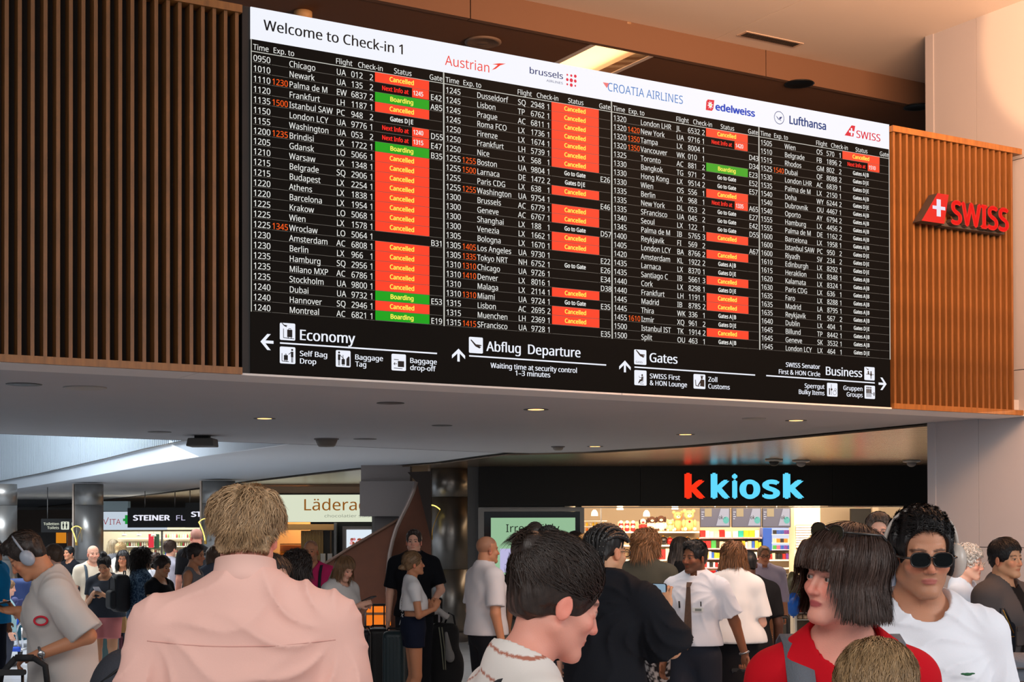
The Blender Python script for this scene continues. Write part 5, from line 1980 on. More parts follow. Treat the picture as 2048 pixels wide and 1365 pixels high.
class Field:
    """distance field on a grid that is fine where asked; becomes a closed quad mesh"""

    def __init__(self, lo, hi, h, zones=()):
        self.ax = []
        for i in range(3):
            xs = [lo[i]]
            while xs[-1] < hi[i]:
                x = xs[-1]
                st = h
                for c, r_, hz in zones:
                    d = abs(x - c[i]) - r_
                    st = min(st, hz if d <= 0 else hz + d * 0.35)
                xs.append(x + max(st, 0.0015))
            self.ax.append(np.array(xs, dtype=np.float32))
        self.n = [len(a) for a in self.ax]
        self.F = np.full(self.n, 0.3, dtype=np.float32)

    def _sub(self, lo, hi):
        sl = []
        for i in range(3):
            a = max(0, int(np.searchsorted(self.ax[i], lo[i])) - 1)
            b = min(self.n[i], int(np.searchsorted(self.ax[i], hi[i])) + 1)
            if b <= a:
                return None, None
            sl.append(slice(a, b))
        sl = tuple(sl)
        g = (self.ax[0][sl[0]][:, None, None], self.ax[1][sl[1]][None, :, None], self.ax[2][sl[2]][None, None, :])
        return sl, g

    def _mix(self, sl, d, k, mode):
        F = self.F[sl]
        if mode == 'u':
            if k <= 0:
                self.F[sl] = np.minimum(F, d)
            else:
                h = np.clip(0.5 + 0.5 * (F - d) / k, 0, 1)
                self.F[sl] = F * (1 - h) + d * h - k * h * (1 - h)
        elif mode == 's':       # subtract
            d = -d
            h = np.clip(0.5 - 0.5 * (F - d) / max(k, 1e-5), 0, 1)
            self.F[sl] = F * (1 - h) + d * h + k * h * (1 - h)
        return self

    def cap(self, a, b, ra, rb=None, k=0.02, mode='u', flat=False):
        rb = ra if rb is None else rb
        a, b = np.array(a, dtype=np.float32), np.array(b, dtype=np.float32)
        m = max(ra, rb) + max(k, 0.01) * 1.2 + 0.03
        sl, g = self._sub(np.minimum(a, b) - m, np.maximum(a, b) + m)
        if sl is None:
            return self
        ba = b - a
        L2 = float(ba @ ba) + 1e-9
        px, py, pz = g[0] - a[0], g[1] - a[1], g[2] - a[2]
        t = (px * ba[0] + py * ba[1] + pz * ba[2]) / L2
        tc = np.clip(t, 0, 1)
        d = np.sqrt((px - ba[0] * tc) ** 2 + (py - ba[1] * tc) ** 2 + (pz - ba[2] * tc) ** 2) - (ra + (rb - ra) * tc)
        if flat:
            d = np.maximum(d, (t - 1) * math.sqrt(L2))
        return self._mix(sl, d, k, mode)

    def ell(self, c, r, R=None, k=0.02, mode='u'):
        c, r = np.array(c, dtype=np.float32), np.array(r, dtype=np.float32)
        m = float(r.max()) + max(k, 0.01) * 1.2 + 0.03
        sl, g = self._sub(c - m, c + m)
        if sl is None:
            return self
        p = [g[0] - c[0], g[1] - c[1], g[2] - c[2]]
        if R is not None:
            p = [p[0] * R[0][i] + p[1] * R[1][i] + p[2] * R[2][i] for i in range(3)]
        k0 = np.sqrt((p[0] / r[0]) ** 2 + (p[1] / r[1]) ** 2 + (p[2] / r[2]) ** 2)
        k1 = np.sqrt((p[0] / r[0] ** 2) ** 2 + (p[1] / r[1] ** 2) ** 2 + (p[2] / r[2] ** 2) ** 2) + 1e-6
        return self._mix(sl, k0 * (k0 - 1) / k1, k, mode)

    def box(self, c, r, R=None, rad=0.01, k=0.0, mode='u'):
        c, r = np.array(c, dtype=np.float32), np.array(r, dtype=np.float32)
        m = float(np.linalg.norm(r)) + 0.04
        sl, g = self._sub(c - m, c + m)
        if sl is None:
            return self
        p = [g[0] - c[0], g[1] - c[1], g[2] - c[2]]
        if R is not None:
            p = [p[0] * R[0][i] + p[1] * R[1][i] + p[2] * R[2][i] for i in range(3)]
        q = [np.abs(p[i]) - (r[i] - rad) for i in range(3)]
        d = np.sqrt(np.maximum(q[0], 0) ** 2 + np.maximum(q[1], 0) ** 2 + np.maximum(q[2], 0) ** 2) + np.minimum(np.maximum(np.maximum(q[0], q[1]), q[2]), 0) - rad
        return self._mix(sl, d, k, mode)

    def cut(self, n, d0, k=0.004):
        """keep the side where n.p < d0"""
        g = (self.ax[0][:, None, None], self.ax[1][None, :, None], self.ax[2][None, None, :])
        d = g[0] * n[0] + g[1] * n[1] + g[2] * n[2] - d0
        self.F = np.maximum(self.F, d.astype(np.float32))
        return self

    def disp(self, fn):
        m = np.abs(self.F) < 0.08
        i, j, k = np.nonzero(m)
        self.F[m] += fn(self.ax[0][i], self.ax[1][j], self.ax[2][k]).astype(np.float32)
        return self

    def mesh(self):
        F = self.F
        F[0], F[-1], F[:, 0], F[:, -1], F[:, :, 0], F[:, :, -1] = 0.1, 0.1, 0.1, 0.1, 0.1, 0.1
        s = F < 0
        cnt = np.zeros([n - 1 for n in self.n], dtype=np.int8)
        for dx in (0, 1):
            for dy in (0, 1):
                for dz in (0, 1):
                    cnt += s[dx:self.n[0] - 1 + dx, dy:self.n[1] - 1 + dy, dz:self.n[2] - 1 + dz]
        act = (cnt > 0) & (cnt < 8)
        I, J, K = np.nonzero(act)
        N = len(I)
        idx = np.full(act.shape, -1, dtype=np.int32)
        idx[I, J, K] = np.arange(N)
        pos = np.zeros((N, 3), dtype=np.float32)
        ct = np.zeros(N, dtype=np.float32)
        A = self.ax
        cor = [(a, b, c) for a in (0, 1) for b in (0, 1) for c in (0, 1)]
        vals = {q: F[I + q[0], J + q[1], K + q[2]] for q in cor}
        for p in cor:
            for ax_ in range(3):
                if p[ax_] == 0:
                    q = list(p)
                    q[ax_] = 1
                    q = tuple(q)
                    v0, v1 = vals[p], vals[q]
                    m = (v0 < 0) != (v1 < 0)
                    t = np.where(m, v0 / np.where(np.abs(v0 - v1) < 1e-9, 1e-9, v0 - v1), 0)
                    P0 = np.stack([A[0][I + p[0]], A[1][J + p[1]], A[2][K + p[2]]], -1)
                    P1 = np.stack([A[0][I + q[0]], A[1][J + q[1]], A[2][K + q[2]]], -1)
                    pos += np.where(m[:, None], P0 + (P1 - P0) * t[:, None], 0)
                    ct += m
        pos /= ct[:, None]
        quads = []
        for ax_ in range(3):
            o1, o2 = [(1, 2), (2, 0), (0, 1)][ax_]
            sh = [slice(1, n - 1) for n in self.n]
            sh[ax_] = slice(0, self.n[ax_] - 1)
            a0 = s[tuple(sh)]
            sh2 = list(sh)
            sh2[ax_] = slice(1, self.n[ax_])
            a1 = s[tuple(sh2)]
            m = a0 != a1
            ii = np.nonzero(m)
            g = [ii[0] + sh[0].start, ii[1] + sh[1].start, ii[2] + sh[2].start]
            fl = a0[ii]

            def cell(d1, d2):
                c = [g[0].copy(), g[1].copy(), g[2].copy()]
                c[o1] -= d1
                c[o2] -= d2
                return idx[c[0], c[1], c[2]]
            q = np.stack([cell(1, 1), cell(0, 1), cell(0, 0), cell(1, 0)], -1)
            q[~fl] = q[~fl][:, ::-1]
            quads.append(q)
        q = np.concatenate(quads)
        q = q[(q >= 0).all(1)]
        return pos, q


def np_mesh(name, pos, quads, mats_, col=None, parent=None, smooth=True):
    me = bpy.data.meshes.new(name)
    n, f = len(pos), len(quads)
    me.vertices.add(n)
    me.vertices.foreach_set('co', np.asarray(pos, dtype=np.float32).ravel())
    k = quads.shape[1]
    me.loops.add(f * k)
    me.loops.foreach_set('vertex_index', quads.astype(np.int32).ravel())
    me.polygons.add(f)
    me.polygons.foreach_set('loop_start', np.arange(0, f * k, k, dtype=np.int32))
    me.polygons.foreach_set('use_smooth', np.full(f, smooth))
    me.update(calc_edges=True)
    for m in mats_:
        me.materials.append(m)
    if col is not None:
        ca = me.color_attributes.new('Col', 'FLOAT_COLOR', 'POINT')
        c4 = np.ones((n, 4), dtype=np.float32)
        c4[:, :3] = col
        ca.data.foreach_set('color', c4.ravel())
    o = bpy.data.objects.new(name, me)
    if parent is not None:
        o.parent = parent
    link(o)
    return o


def L3(c):
    return np.array(lin(c)[:3], dtype=np.float32)


M_skin = vmat('skin', rough=0.5, bump=0.15, bscale=350, spec=0.35, sss=0.12)
M_cloth = vmat('cloth', rough=0.9, bump=0.10, bscale=260, spec=0.15)
M_hair = vmat('hair', rough=0.42, bump=0.7, bscale=120, spec=0.4, stretch=(1, 1, 0.25))
M_shoe = mat('shoe_dark', (40, 38, 38), rough=0.5)


def wob(amp, f=9.0, seed=0.0, dirz=0.35):
    """soft cloth folds: bent bands of sines, running mostly down the body"""
    def fn(x, y, z):
        a = np.sin(f * 2.1 * x + 3.0 * np.sin(f * 0.7 * z + seed) + f * 1.3 * y + seed * 2)
        b = np.sin(f * 1.1 * (x * 0.6 - z * dirz) + 2.2 * np.sin(f * 0.9 * y + seed * 3) + seed)
        c = np.sin(f * 3.1 * (x * 0.5 + z * dirz * 1.4 + y) + seed * 5)
        return amp * (0.45 * a * np.abs(b) + 0.4 * b + 0.2 * c)
    return fn


def fan(amp, zs, xs, f=15.0, seed=0.0):
    """creases that fan out from the arm seams, plus a few long upright ones"""
    def fn(x, y, z):
        out = 0
        for sg in (-1, 1):
            dx, dz = x * sg - xs, z - zs
            r = np.sqrt(dx * dx + dz * dz)
            th = np.arctan2(dz, -dx) + 0.25 * np.sin(r * 14 + seed + sg)
            rd = (1 - np.abs(np.sin(f * 0.5 * th + seed * 1.7 + sg))) ** 1.6
            w_ = np.clip((r - 0.04) / 0.10, 0, 1) * np.clip((0.42 - r) / 0.22, 0, 1) * (0.78 + 0.22 * np.sin(r * 9 + seed * 2 + sg * 2))
            out = out - amp * rd * w_
        ver = (1 - np.abs(np.sin(17 * x + 1.3 * np.sin(6 * z + seed) + y * 6 + seed))) ** 1.8
        out = out - amp * 0.8 * ver * np.clip((zs - 0.16 - z) / 0.2, 0, 1)
        return out
    return fn


def rotm(yaw=0, pitch=0, tilt=0):
    """head turn: yaw left+, pitch up+, tilt to the right shoulder+ (degrees)"""
    return (Matrix.Rotation(math.radians(yaw), 3, 'Z') @ Matrix.Rotation(math.radians(pitch), 3, 'X') @ Matrix.Rotation(math.radians(tilt), 3, 'Y'))


SKIN = {'light': (226, 172, 148), 'pink': (230, 160, 140), 'tan': (190, 130, 96), 'brown': (132, 84, 58), 'olive': (206, 152, 116), 'dark': (74, 46, 34)}


def person(name_label, px, ytop, Y, yaw, sex='m', skin='light', hair='short', haircol=(60, 42, 30), head=(0, 0, 0), arms=('down', 'down'),
           top=None, bottom=None, build=1.0, hs=1.0, h=0.016, hh=0.0, hands=0.0, beard=0.0, group=None, lean=0.0, height=None, brow=None, locks=0, curl=0.0, lipc=None, face=True, stride=0.0, extra=None, shoulders=1.0):
    """px, ytop: where the crown is seen; Y: distance. yaw: 0 looks away from the camera, 180 towards it"""
    p = P(px, ytop, Y)
    H = height or p.z
    k = H / 1.75
    root = empty('person', (p.x, p.y, 0), math.radians(yaw))
    tag(root, name_label, 'person', group)
    fem = sex == 'f'
    hk = hs * (0.97 if not fem else 0.94)      # head scale: about 0.23 m tall
    sw = (0.185 if not fem else 0.160) * build * shoulders
    lz = lambda v: v * k
    # spine
    zc = H - 0.115 * hk                        # eye level
    Rm = rotm(*head)
    R = np.array(Rm)                           # columns: local axes
    neck0 = np.array([0, -0.02 + lean * 0.7, H - 0.31 * (0.5 + 0.5 * hk)])
    neckt = np.array([0, 0.0 + lean, H - 0.20 * hk])
    piv = neckt
    HC_ = piv + R @ np.array([0, 0.015, 0.085 * hk])     # head centre, at eye height
    sh_z = H - 0.325 * (0.6 + 0.4 * hk)
    hip_z, knee_z = lz(0.93), lz(0.49)

    def hp(x, y, z):                           # head-local point to body space
        return HC_ + R @ (np.array([x, y, z]) * hk)
    sides = {'r': 1, 'l': -1}
    J = {}
    for s_, sg_ in sides.items():
        a = arms[0 if s_ == 'r' else 1]
        S = np.array([sg_ * sw, -0.01 + lean * 0.6, sh_z - 0.02])
        if a == 'down':
            E = S + np.array([sg_ * 0.055, -0.02, -0.29 * k])
            W = E + np.array([sg_ * 0.01, 0.06, -0.255 * k])
        elif a == 'phone':
            E = S + np.array([sg_ * 0.035, 0.05, -0.28 * k])
            W = np.array([sg_ * 0.07, 0.30, sh_z - 0.17 * k])
        elif a == 'chest':
            E = S + np.array([sg_ * 0.05, 0.04, -0.28 * k])
            W = np.array([sg_ * 0.03, 0.24, sh_z - 0.12 * k])
        elif a == 'cross':
            E = S + np.array([sg_ * 0.03, 0.07, -0.27 * k])
            W = np.array([-sg_ * 0.05, 0.20, sh_z - 0.25 * k])
        elif a == 'up':
            E = S + np.array([sg_ * 0.04, 0.16, -0.2 * k])
            W = np.array([sg_ * 0.10, 0.36, sh_z + 0.02])
        elif a == 'front':
            E = S + np.array([sg_ * 0.05, 0.0, -0.29 * k])
            W = E + np.array([-sg_ * 0.03, 0.24, -0.06])
        elif a == 'back':
            E = S + np.array([sg_ * 0.09, -0.08, -0.27 * k])
            W = E + np.array([sg_ * 0.06, -0.12, -0.22 * k])
        else:
            E = S + np.array(a[0])
            W = S + np.array(a[1])
        if isinstance(a, str) or len(a) < 3:
            hd = (W - E) / np.linalg.norm(W - E)
            curl_ = 0.55
            pn = None
        else:
            hd = np.array(a[2], dtype=float)
            hd /= np.linalg.norm(hd)
            curl_ = a[3] if len(a) > 3 else 0.5
            pn = np.array(a[4], dtype=float) if len(a) > 4 else None
        J[s_] = (S, E, W, hd, curl_, pn)
    fx = stride
    # ------------------------------------------------ body
    zones = []
    hh_ = hh or h * 0.6
    zones.append((HC_ + R @ np.array([0, 0.03, 0]), 0.10 * hk, hh_))
    if hands:
        for s_ in 'rl':
            S, E, W, hd, _, _ = J[s_]
            zones.append((W + hd * 0.09, 0.09, hands))
    far_ = 0.62 * build + 0.1
    lo = [-far_, -0.42, -0.01]
    hi = [far_, 0.58, H + 0.04]
    B = Field(lo, hi, h, zones)
    t_ = build
    BP_ = []        # torso solids shared with the clothes

    def tor(kind, *a):
        BP_.append((kind, a))
    tor('e', (0, lean * 0.45, sh_z - 0.13 * k), (0.150 * t_ if not fem else 0.130 * t_, 0.108 * t_, 0.165 * k))
    tor('e', (0, lean * 0.2 + 0.005, sh_z - 0.33 * k), ((0.135 if not fem else 0.115) * t_, 0.098 * t_, 0.16 * k))
    tor('e', (0, 0.0, hip_z + 0.03), ((0.150 if not fem else 0.160) * t_, 0.112 * t_, 0.13 * k))
    tor('c', (-sw * 0.82, -0.012 + lean * 0.55, sh_z - 0.025), (sw * 0.82, -0.012 + lean * 0.55, sh_z - 0.025), 0.058 * (1 if not fem else 0.88), 0.058 * (1 if not fem else 0.88))
    tor('c', (0, -0.030 + lean * 0.6, sh_z - 0.04), (0, -0.024 + lean * 0.7, sh_z + 0.066), 0.050, 0.044)
    for sg_ in (-1, 1):
        tor('c', (sg_ * sw * 0.85, -0.015 + lean * 0.6, sh_z - 0.005), (sg_ * 0.035, -0.022 + lean * 0.7, sh_z + 0.062), 0.036, 0.040)
        if fem:
            tor('e', (sg_ * 0.065 * t_, 0.075 * t_ + lean * 0.4, sh_z - 0.17 * k), (0.062 * t_, 0.055 * t_, 0.062))
        else:
            tor('e', (sg_ * 0.07 * t_, 0.05 * t_ + lean * 0.4, sh_z - 0.13 * k), (0.075 * t_, 0.055 * t_, 0.06))
            tor('e', (sg_ * 0.075 * t_, -0.06 * t_ + lean * 0.4, sh_z - 0.12 * k), (0.075 * t_, 0.045, 0.10))

    def torso(F, inf, k_):
        for kind, a in BP_:
            if kind == 'e':
                F.ell(a[0], tuple(v + inf for v in a[1]), k=k_)
            else:
                F.cap(a[0], a[1], a[2] + inf, a[3] + inf, k=k_)
    torso(B, 0.0, 0.05)
    for s_, sg_ in sides.items():
        S, E, W, hd, cu, pn = J[s_]
        am = (1.0 if not fem else 0.84) * (0.6 + 0.4 * build)
        B.cap(S, E, 0.052 * am, 0.041 * am, 0.03)
        B.cap(E, W, 0.041 * am, 0.027 * am, 0.015)
        if hands or h < 0.03:
            hz = hands or h * 0.7
            hl = 0.95 if not fem else 0.86
            # palm frame: d along the hand, n out of the palm, t towards the thumb
            d = hd
            n_ = pn if pn is not None else np.array([-sg_ * 0.9, 0.25, 0.1])
            n_ = n_ - d * (n_ @ d)
            n_ = n_ / (np.linalg.norm(n_) + 1e-9)
            tt = np.cross(n_, d) * (-sg_)
            if pn is None and tt[1] < 0:
                tt = -tt
            Rp = np.stack([tt, d, n_], 1)
            pc_ = W + d * 0.050 * hl
            B.ell(pc_, (0.040 * hl, 0.052 * hl, 0.018), Rp.T.tolist() and [[Rp[r_][c_] for c_ in range(3)] for r_ in range(3)], k=0.012)
            B.cap(W - d * 0.01, W + d * 0.03, 0.026 * am, 0.022, 0.012)
            fr_ = max(0.0078, hz * 0.85)
            for i, (off, ln) in enumerate(((0.028, 0.92), (0.0095, 1.0), (-0.009, 0.95), (-0.027, 0.78))):
                b0 = W + (d * 0.088 + tt * off) * hl
                a0 = 0.0
                q0 = b0
                for j, seg in enumerate((0.040, 0.026, 0.020)):
                    a0 += cu * (0.75 if j == 0 else 1.0)
                    q1 = q0 + (d * math.cos(a0) + n_ * math.sin(a0)) * seg * ln * hl
                    B.cap(q0, q1, fr_ * (1.05 - 0.1 * j), fr_ * (0.97 - 0.1 * j), 0.003)
                    q0 = q1
            b0 = W + (d * 0.030 + tt * 0.026) * hl
            b1 = b0 + (d * 0.026 + tt * 0.030 + n_ * 0.014 * (1 + cu)) * hl
            b2 = b1 + (d * 0.030 + tt * 0.004 + n_ * 0.018 * cu) * hl
            B.cap(b0, b1, fr_ * 1.5, fr_ * 1.25, 0.008)
            B.cap(b1, b2, fr_ * 1.2, fr_ * 1.0, 0.004)
    # legs
    LG = {}
    for sg_ in (-1, 1):
        st = fx * sg_
        hipj = np.array([sg_ * 0.082 * t_, 0.0, hip_z - 0.02])
        kn = np.array([sg_ * 0.085 * t_, 0.02 + st * 0.5, knee_z])
        an = np.array([sg_ * 0.088 * t_, -0.02 + st, 0.085])
        LG[sg_] = (hipj, kn, an)
        B.cap(hipj, kn, 0.085 * t_, 0.055 * t_, 0.03)
        B.cap(kn, an, 0.052 * t_, 0.034, 0.02)
        B.ell(kn + (an - kn) * 0.3 + np.array([0, -0.02, 0]), (0.047, 0.05, 0.10), k=0.02)
        B.ell(an + np.array([0, 0.05, -0.045]), (0.042, 0.115, 0.035), k=0.02)
    # neck
    nr = (0.060 if not fem else 0.047) * (0.75 + 0.25 * build)
    B.cap(neck0, hp(0, -0.025, -0.06), nr * 1.08, nr * 0.98, 0.03)
    # head
    B.ell(hp(0, -0.012, 0.040), (0.077 * hk, 0.094 * hk, 0.082 * hk), R.tolist(), k=0.01)
    jw = 1.0 if not fem else 0.93
    B.ell(hp(0, 0.022, -0.040), (0.060 * jw * hk, 0.070 * hk, 0.076 * hk), R.tolist(), k=0.03)
    B.ell(hp(0, 0.074, -0.098), (0.024 * jw * hk, 0.020 * hk, 0.018 * hk), R.tolist(), k=0.022)
    for sg_ in (-1, 1):
        B.cap(hp(sg_ * 0.052 * jw, 0.0, -0.055), hp(sg_ * 0.018, 0.068, -0.100), 0.018 * hk, 0.014 * hk, 0.018)
    if face:
        for sg_ in (-1, 1):
            B.ell(hp(sg_ * 0.042, 0.062, -0.028), (0.020 * hk, 0.020 * hk, 0.018 * hk), R.tolist(), k=0.018)
            B.ell(hp(sg_ * 0.031, 0.094, 0.000), (0.0175 * hk, 0.014 * hk, 0.0125 * hk), R.tolist(), k=0.010, mode='s')
        B.cap(hp(-0.035, 0.074, 0.021), hp(0.035, 0.074, 0.021), 0.010 * hk, None, 0.012)
        B.cap(hp(0, 0.084, 0.012), hp(0, 0.104, -0.030), 0.0065 * hk, 0.0095 * hk, 0.010)
        B.ell(hp(0, 0.103, -0.034), (0.011 * hk, 0.011 * hk, 0.009 * hk), R.tolist(), k=0.006)
        for sg_ in (-1, 1):
            B.ell(hp(sg_ * 0.012, 0.093, -0.037), (0.0075 * hk, 0.009 * hk, 0.0065 * hk), R.tolist(), k=0.005)
        B.ell(hp(0, 0.084, -0.0605), (0.022 * hk, 0.010 * hk, 0.0048 * hk), R.tolist(), k=0.005)
        B.ell(hp(0, 0.083, -0.0695), (0.019 * hk, 0.010 * hk, 0.0055 * hk), R.tolist(), k=0.005)
        if hh_ < 0.006:
            B.box(hp(0, 0.099, -0.0652), (0.020 * hk, 0.006 * hk, 0.0012 * hk), R.tolist(), 0.001, k=0.002, mode='s')
            for sg_ in (-1, 1):
                ec = hp(sg_ * 0.031, 0.0745, 0.0)
                B.ell(ec, (0.0145 * hk,) * 3, k=0.004)
                B.ell(hp(sg_ * 0.031, 0.088, -0.0005), (0.0125 * hk, 0.010 * hk, 0.0036 * hk), R.tolist(), k=0.001, mode='s')
        for sg_ in (-1, 1):
            ear = hp(sg_ * 0.079, -0.008, -0.014)
            Re = R @ np.array(Matrix.Rotation(math.radians(-sg_ * 20), 3, 'Z'))
            B.ell(ear, (0.0085 * hk, 0.018 * hk, 0.029 * hk), Re.tolist(), k=0.008)
            if hh_ < 0.008:
                B.ell(hp(sg_ * 0.0895, -0.003, -0.012), (0.0055 * hk, 0.009 * hk, 0.016 * hk), Re.tolist(), k=0.006, mode='s')
    pos, quads = B.mesh()
    sk = L3(SKIN[skin] if isinstance(skin, str) else skin)
    col = np.tile(sk, (len(pos), 1))
    loc = (pos - HC_) @ R / hk          # head-local

    def paint(c, r_, colr, soft=0.5):
        q = ((loc - np.array(c)) / np.array(r_))
        d = np.sqrt((q ** 2).sum(1))
        w_ = np.clip((1 + soft - d) / max(soft, 1e-3), 0, 1)[:, None]
        col[:] = col * (1 - w_) + np.asarray(colr) * w_
    if face:
        for sg_ in (-1, 1):
            paint((sg_ * 0.043, 0.085, -0.030), (0.018, 0.02, 0.016), sk * np.array([1.06, 0.84, 0.82]), 0.9)
            paint((sg_ * 0.080, -0.006, -0.014), (0.02, 0.025, 0.03), sk * np.array([1.05, 0.80, 0.78]), 0.5)
        paint((0, 0.11, -0.034), (0.014, 0.02, 0.012), sk * np.array([1.05, 0.85, 0.84]), 0.8)
        if beard:
            for c in ((0, 0.07, -0.085), (0.05, 0.03, -0.07), (-0.05, 0.03, -0.07), (0, 0.09, -0.05)):
                rr = (0.04, 0.05, 0.035) if c[2] < -0.06 else (0.026, 0.03, 0.009)
                paint(c, rr, sk * (1 - beard) + L3(brow or haircol) * beard, 0.5)
        lpc = L3(lipc) if lipc else sk * np.array([0.82, 0.56, 0.54])
        paint((0, 0.092, -0.0650), (0.021, 0.016, 0.0078), lpc, 0.3)
        bc = L3(brow or haircol)
        for sg_ in (-1, 1):
            for u_ in range(5):
                paint((sg_ * (0.016 + 0.0075 * u_), 0.086 - 0.002 * u_ * u_ * 0.5, 0.0195 + 0.0035 * math.sin(u_ * 0.8)), (0.006, 0.014, 0.0032), bc * 0.75 + sk * 0.25, 0.5)
            if hh_ >= 0.006:
                paint((sg_ * 0.031, 0.085, 0.0), (0.012, 0.016, 0.0055), (0.012, 0.010, 0.010) if hh_ >= 0.006 else sk * 0.6, 0.35)
            else:
                paint((sg_ * 0.031, 0.088, 0.0045), (0.016, 0.012, 0.0025), sk * 0.35, 0.6)
    if hair in ('stubble',):
        q = loc - np.array([0, -0.012, 0.04])
        m = ((q[:, 2] > 0.02 - 0.0) & (q[:, 1] < 0.055 + q[:, 2] * 0.2)) | ((q[:, 1] < 0.01) & (q[:, 2] > -0.055))
        m &= (np.abs(loc) < 0.16).all(1)
        col[m] = col[m] * 0.55 + L3(haircol) * 0.45
    np_mesh('body', pos, quads, [M_skin], col, root)
    if face and hh_ < 0.006:
        for sg_ in (-1, 1):
            eb = MB()
            c = hp(sg_ * 0.031, 0.0745, 0.0)
            rr = 0.0132 * hk
            mt = Matrix.Translation(c) @ Rm.to_4x4()
            eb.ball((0, 0, 0), rr, mat('eye_white' if Y < 6 else 'eye_far', (158, 148, 142) if Y < 6 else (96, 84, 78), rough=.2), 16, 12, mt)
            eb.ball((0.0, rr * 0.62, 0), (rr * 0.50, rr * 0.45, rr * 0.50), mat('iris_dark', (46, 32, 24), rough=.1), 12, 8, mt)
            eb.build('eye', root)
    # ------------------------------------------------ top
    if top:
        tc_ = top.get('col', (200, 200, 200))
        hem = top.get('hem', 0.86)
        inf = top.get('inf', 0.016)
        fold = top.get('fold', 0.0035)
        T = Field([-far_, -0.42, lz(hem) - 0.03], [far_, 0.58, H - 0.1], top.get('h', h), [((0, 0, sh_z), 0.30, top.get('hz', top.get('h', h)))])
        torso(T, inf, 0.06)
        wdt = top.get('skirt', 0.0)
        T.cap((0, 0.0, sh_z - 0.20 * k), (0, 0.0, lz(hem) - 0.03), 0.118 * t_ + inf, 0.128 * t_ + inf + wdt, 0.05)
        for sg_ in (-1, 1):
            T.ell((sg_ * 0.06 * t_, 0, lz(hem)), (0.11 * t_ + inf + wdt, 0.115 * t_ + inf + wdt * 0.7, 0.2), k=0.05)
        sl_ = top.get('sleeve', 0.5)      # 0 none, 0.5 to mid upper arm, 1 elbow, 2 wrist
        for s_, sg_ in sides.items():
            S, E, W, hd, _, _ = J[s_]
            am = (1.0 if not fem else 0.86) * (0.6 + 0.4 * build)
            rs_ = top.get('sleeve_r', 0.020)
            if sl_ > 0:
                q = S + (E - S) * min(sl_, 1.0)
                T.cap(S, q, 0.054 * am + inf * 0.8, 0.045 * am + rs_, 0.035, flat=(sl_ <= 1))
            if sl_ > 1:
                T.cap(E, E + (W - E) * (sl_ - 1), 0.041 * am + rs_, 0.030 * am + rs_ * 0.9, 0.02, flat=True)
        if fold:
            T.disp(wob(fold, top.get('ff', 13.0), p.x * 3 + p.y, top.get('fd', 0.35)))
        if top.get('fan'):
            T.disp(fan(top['fan'], sh_z - 0.03, sw + 0.02, top.get('fanf', 15.0), p.x * 2 + 1))
        if sl_ == 0:
            for sg_ in (-1, 1):
                T.cap((sg_ * (sw + 0.015), 0, sh_z - 0.06), (sg_ * (sw + 0.03), 0, sh_z + 0.1), 0.052, 0.06, 0.01, 's')
        nk = top.get('neck', 0.075)
        nd = top.get('neckdrop', 0.0)
        T.cap(neck0 + np.array([0, 0.028, (0.092 if top.get('collar') else 0.058) - nd]), neckt + np.array([0, 0.02, 0.06]), nk, nk + 0.02, 0.006, 's')
        if top.get('vee'):
            v_ = top['vee']
            T.cap((0, 0.10 + lean * 0.6, sh_z + 0.075), (0, 0.145 + lean * 0.5, sh_z + 0.02 - v_), 0.070, 0.012, 0.008, 's')
        if top.get('back_open'):
            T.ell((0, -0.14, sh_z - 0.20 * k), (0.05, 0.09, 0.16), k=0.01, mode='s')
        T.cut((0, 0.0, -1), -lz(hem))
        tp, tq = T.mesh()
        cc = np.tile(L3(tc_), (len(tp), 1))
        if top.get('stripe'):
            sc_, per, wd_ = top['stripe']
            m = np.mod(tp[:, 2] + 0.25 * np.abs(tp[:, 0]) * 1.0, per) < wd_
            cc[m] = L3(sc_)
        if top.get('speckle'):
            sp2 = L3(top['speckle'])
            m = (np.sin(tp[:, 0] * 160 + np.sin(tp[:, 2] * 90) * 3) * np.sin(tp[:, 2] * 170 + np.sin(tp[:, 1] * 110) * 3)) > 0.15
            cc[m] = sp2
        if top.get('yoke'):
            zy = sh_z - 0.060
            sp_ = []
            for xi in np.arange(-sw - 0.01, sw + 0.011, 0.012):
                zi = zy + 0.010 * (xi / sw) ** 2
                m = (np.abs(tp[:, 2] - zi) < 0.008) & (np.abs(tp[:, 0] - xi) < 0.009) & (tp[:, 1] < -0.02)
                if m.any():
                    sp_.append((xi, float(tp[m, 1].mean()) - 0.0005, zi))
            MB().tube(sp_, 0.0012, mat('seam_rose', (214, 160, 148), rough=.9), 5).build('yoke_seam', root)
        if top.get('front'):      # open jacket: colour of what is under it
            fw_, fc_ = top['front']
            m = (tp[:, 1] > 0.02) & (np.abs(tp[:, 0]) < fw_)
            cc[m] = L3(fc_)
        o_ = np_mesh('shirt' if top.get('name') is None else top['name'], tp, tq, [M_cloth], cc, root)
        if top.get('collar'):
            cm = MB()
            base = np.array([0, neck0[1] + 0.012, sh_z + 0.092])
            up_ = top.get('collar_h', 0.040)
            rin = nk * 0.90
            n_ = 28
            vs_, fs_ = [], []
            for i in range(n_ + 1):
                a = math.radians(115 + 310 * i / n_)
                cx_, cy_ = math.cos(a), math.sin(a)
                fy = 0.5 + 0.5 * (-cy_)
                zt_ = base[2] + up_ * (0.5 + 0.5 * fy)
                zb_ = base[2] - 0.028 - 0.02 * (1 - fy)
                for rr, zz_ in ((rin * 1.05, zb_ + 0.01), (rin * 0.98, zt_), (rin * 1.07, zt_ + 0.003), (rin * 1.30, zb_ - 0.008)):
                    vs_.append((base[0] + cx_ * rr * 1.05, base[1] + cy_ * rr * 1.1, zz_))
